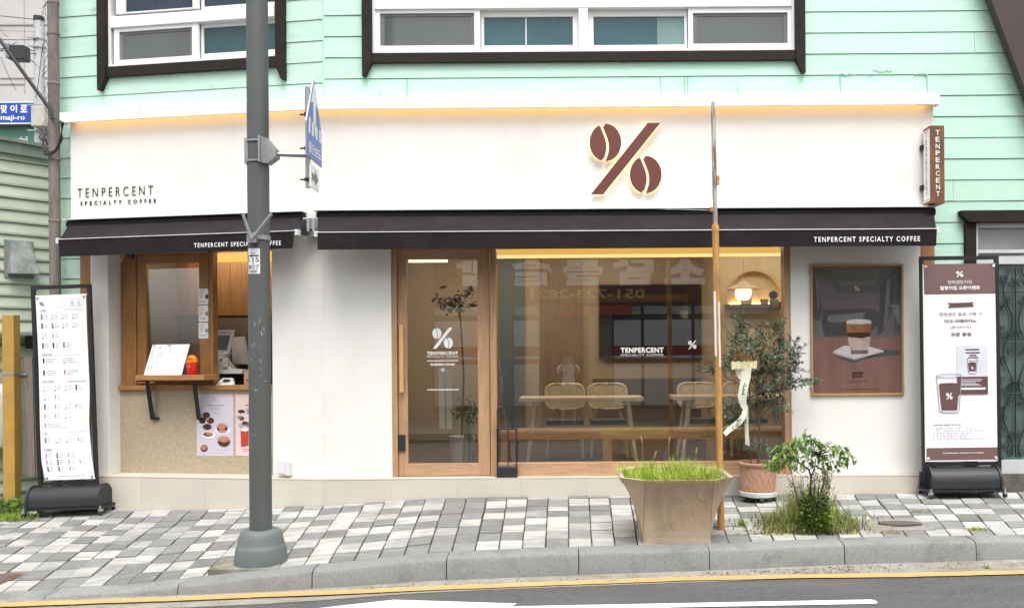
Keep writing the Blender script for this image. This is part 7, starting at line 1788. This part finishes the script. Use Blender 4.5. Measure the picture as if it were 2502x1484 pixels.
# the photographer, mirrored in the glass
px_, py_ = .0, -CD - .42; gzp = -.10
def body():
    J = {'pel': (0, 0, .93), 'spi': (0, .0, 1.10), 'che': (0, .0, 1.30), 'nck': (0, .01, 1.45), 'hd0': (0, .02, 1.55), 'hd1': (0, .02, 1.66), 'top': (0, .0, 1.74),
         'shl': (-.18, .0, 1.40), 'ell': (-.24, .16, 1.22), 'wrl': (-.09, .30, 1.50), 'hal': (-.075, .33, 1.56), 'shr': (.18, 0, 1.40), 'elr': (.24, .16, 1.22), 'wrr': (.09, .30, 1.50), 'har': (.075, .33, 1.56),
         'hil': (-.10, 0, .88), 'knl': (-.12, .02, .50), 'anl': (-.13, -.02, .10), 'tol': (-.15, .13, .04), 'hir': (.10, 0, .88), 'knr': (.12, .02, .50), 'anr': (.13, -.02, .10), 'tor': (.15, .13, .04)}
    Rr = dict(pel=.15, spi=.135, che=.15, nck=.055, hd0=.075, hd1=.095, top=.06, shl=.065, ell=.042, wrl=.03, hal=.035, shr=.065, elr=.042, wrr=.03, har=.035, hil=.095, knl=.062, anl=.042, tol=.035, hir=.095, knr=.062, anr=.042, tor=.035)
    E_ = [('pel', 'spi'), ('spi', 'che'), ('che', 'nck'), ('nck', 'hd0'), ('hd0', 'hd1'), ('hd1', 'top'), ('che', 'shl'), ('shl', 'ell'), ('ell', 'wrl'), ('wrl', 'hal'), ('che', 'shr'), ('shr', 'elr'), ('elr', 'wrr'), ('wrr', 'har'), ('pel', 'hil'), ('hil', 'knl'), ('knl', 'anl'), ('anl', 'tol'), ('pel', 'hir'), ('hir', 'knr'), ('knr', 'anr'), ('anr', 'tor')]
    for sg, n_, w_, h_ in ((-1, 'l', 'wrl', 'hal'), (1, 'r', 'wrr', 'har')):
        hx, hy, hz = J[h_]
        for q in range(4):
            a_, b_ = f'f{n_}{q}a', f'f{n_}{q}b'; zz = -.02 + .022 * q; ln = (.045, .055, .06, .05)[q]
            J[a_] = (hx - sg * .012, hy + .035, hz + zz); J[b_] = (hx - sg * (.02 + ln * .5), hy + .05, hz + zz + .004); Rr[a_] = .010; Rr[b_] = .008; E_ += [(h_, a_), (a_, b_)]
        J[f't{n_}'] = (hx - sg * .03, hy - .012, hz - .04); Rr[f't{n_}'] = .011; E_.append((h_, f't{n_}'))
    ks = list(J); me = bpy.data.meshes.new('person'); me.from_pydata([J[k] for k in ks], [(ks.index(a), ks.index(b)) for a, b in E_], [])
    o = bpy.data.objects.new('person', me); COL.objects.link(o)
    md = o.modifiers.new('skin', 'SKIN'); md.use_smooth_shade = True
    sv_ = me.skin_vertices[0].data
    for i, k in enumerate(ks):
        sv_[i].radius = (Rr[k], Rr[k] * (.68 if k in ('pel', 'spi', 'che') else 1)); sv_[i].use_root = k == 'pel'
    o.modifiers.new('sub', 'SUBSURF').levels = 1
    dg_ = bpy.context.evaluated_depsgraph_get(); m2 = bpy.data.meshes.new_from_object(o.evaluated_get(dg_))
    o.modifiers.clear(); o.data = m2; m2.name = 'person'
    m2.materials.clear()
    for mm in (mat('skin', (.50, .30, .21), .55), mat('white_shirt', (.86, .86, .87), .85, .03), mat('dark_shorts', (.05, .055, .07), .85), mat('shoe', (.4, .4, .4), .6)): m2.materials.append(mm)
    for p in m2.polygons:
        c = p.center; mi = 0
        if .92 < c.z < 1.46 and (abs(c.x) < .20 and c.y < .10 or (c.z > 1.30 and abs(c.x) < .25 and c.y < .09)): mi = 1
        elif c.z <= .95 and c.z > .48 and c.y < .12: mi = 2
        elif c.z < .09: mi = 3
        p.material_index = mi
    m2.shade_smooth()
    return o
pn = body(); pn.location = (px_, py_, gzp); ORG[pn.name] = Vector(pn.location)
tag(pn, 'person in a white T-shirt holding up a phone, mirrored in the shop window', 'person')
hm = MB(); hc = Vector((px_, py_, gzp)); hm.lathe(hc + Vector((0, -.005, 0)), [(.085, 1.60), (.103, 1.66), (.100, 1.72), (.07, 1.77), (.01, 1.785)], 20)
build('hair', hm, mat('dark_hair', (.02, .016, .014), .6), pn, smooth=60)
fm_ = MB()
for sg in (-1, 1): fm_.lathe(hc + Vector((sg * .035, .112, 1.635)), [(.002, -.01), (.011, 0), (.002, .01)], 10)
build('eye', fm_, black_print, pn); fm_ = MB(); fm_.prism([hc + Vector((-.014, .105, 1.585)), hc + Vector((.014, .105, 1.585)), hc + Vector((0, .105, 1.63))], (0, .03, 0)); build('nose', fm_, MATS['skin'], pn)
fm_ = MB(); fm_.box(hc.x - .025, hc.x + .025, hc.y + .085, hc.y + .107, hc.z + 1.548, hc.z + 1.558); build('mouth', fm_, mat('lip', (.35, .12, .10), .5), pn)
for sg in (-1, 1): fm_ = MB(); fm_.lathe(hc + Vector((sg * .098, .02, 1.62)), [(.004, -.032), (.016, -.015), (.018, .012), (.004, .03)], 8); build('ear', fm_, MATS['skin'], pn)
t = thing('phone', 'dark phone held up level in both hands by the photographer', 'phone', (0, -CD - .045, CZ - .04))
build('case', MB().box(-.075, .075, -CD - .052, -CD - .044, CZ - .045, CZ + .035), black_plastic, t, bevel=.004)
build('lens', MB().tube([(-.045, -CD - .044, CZ + .012), (-.045, -CD - .040, CZ + .012)], .012, 14), mat('lens_glass', (.01, .01, .02), .1), t)
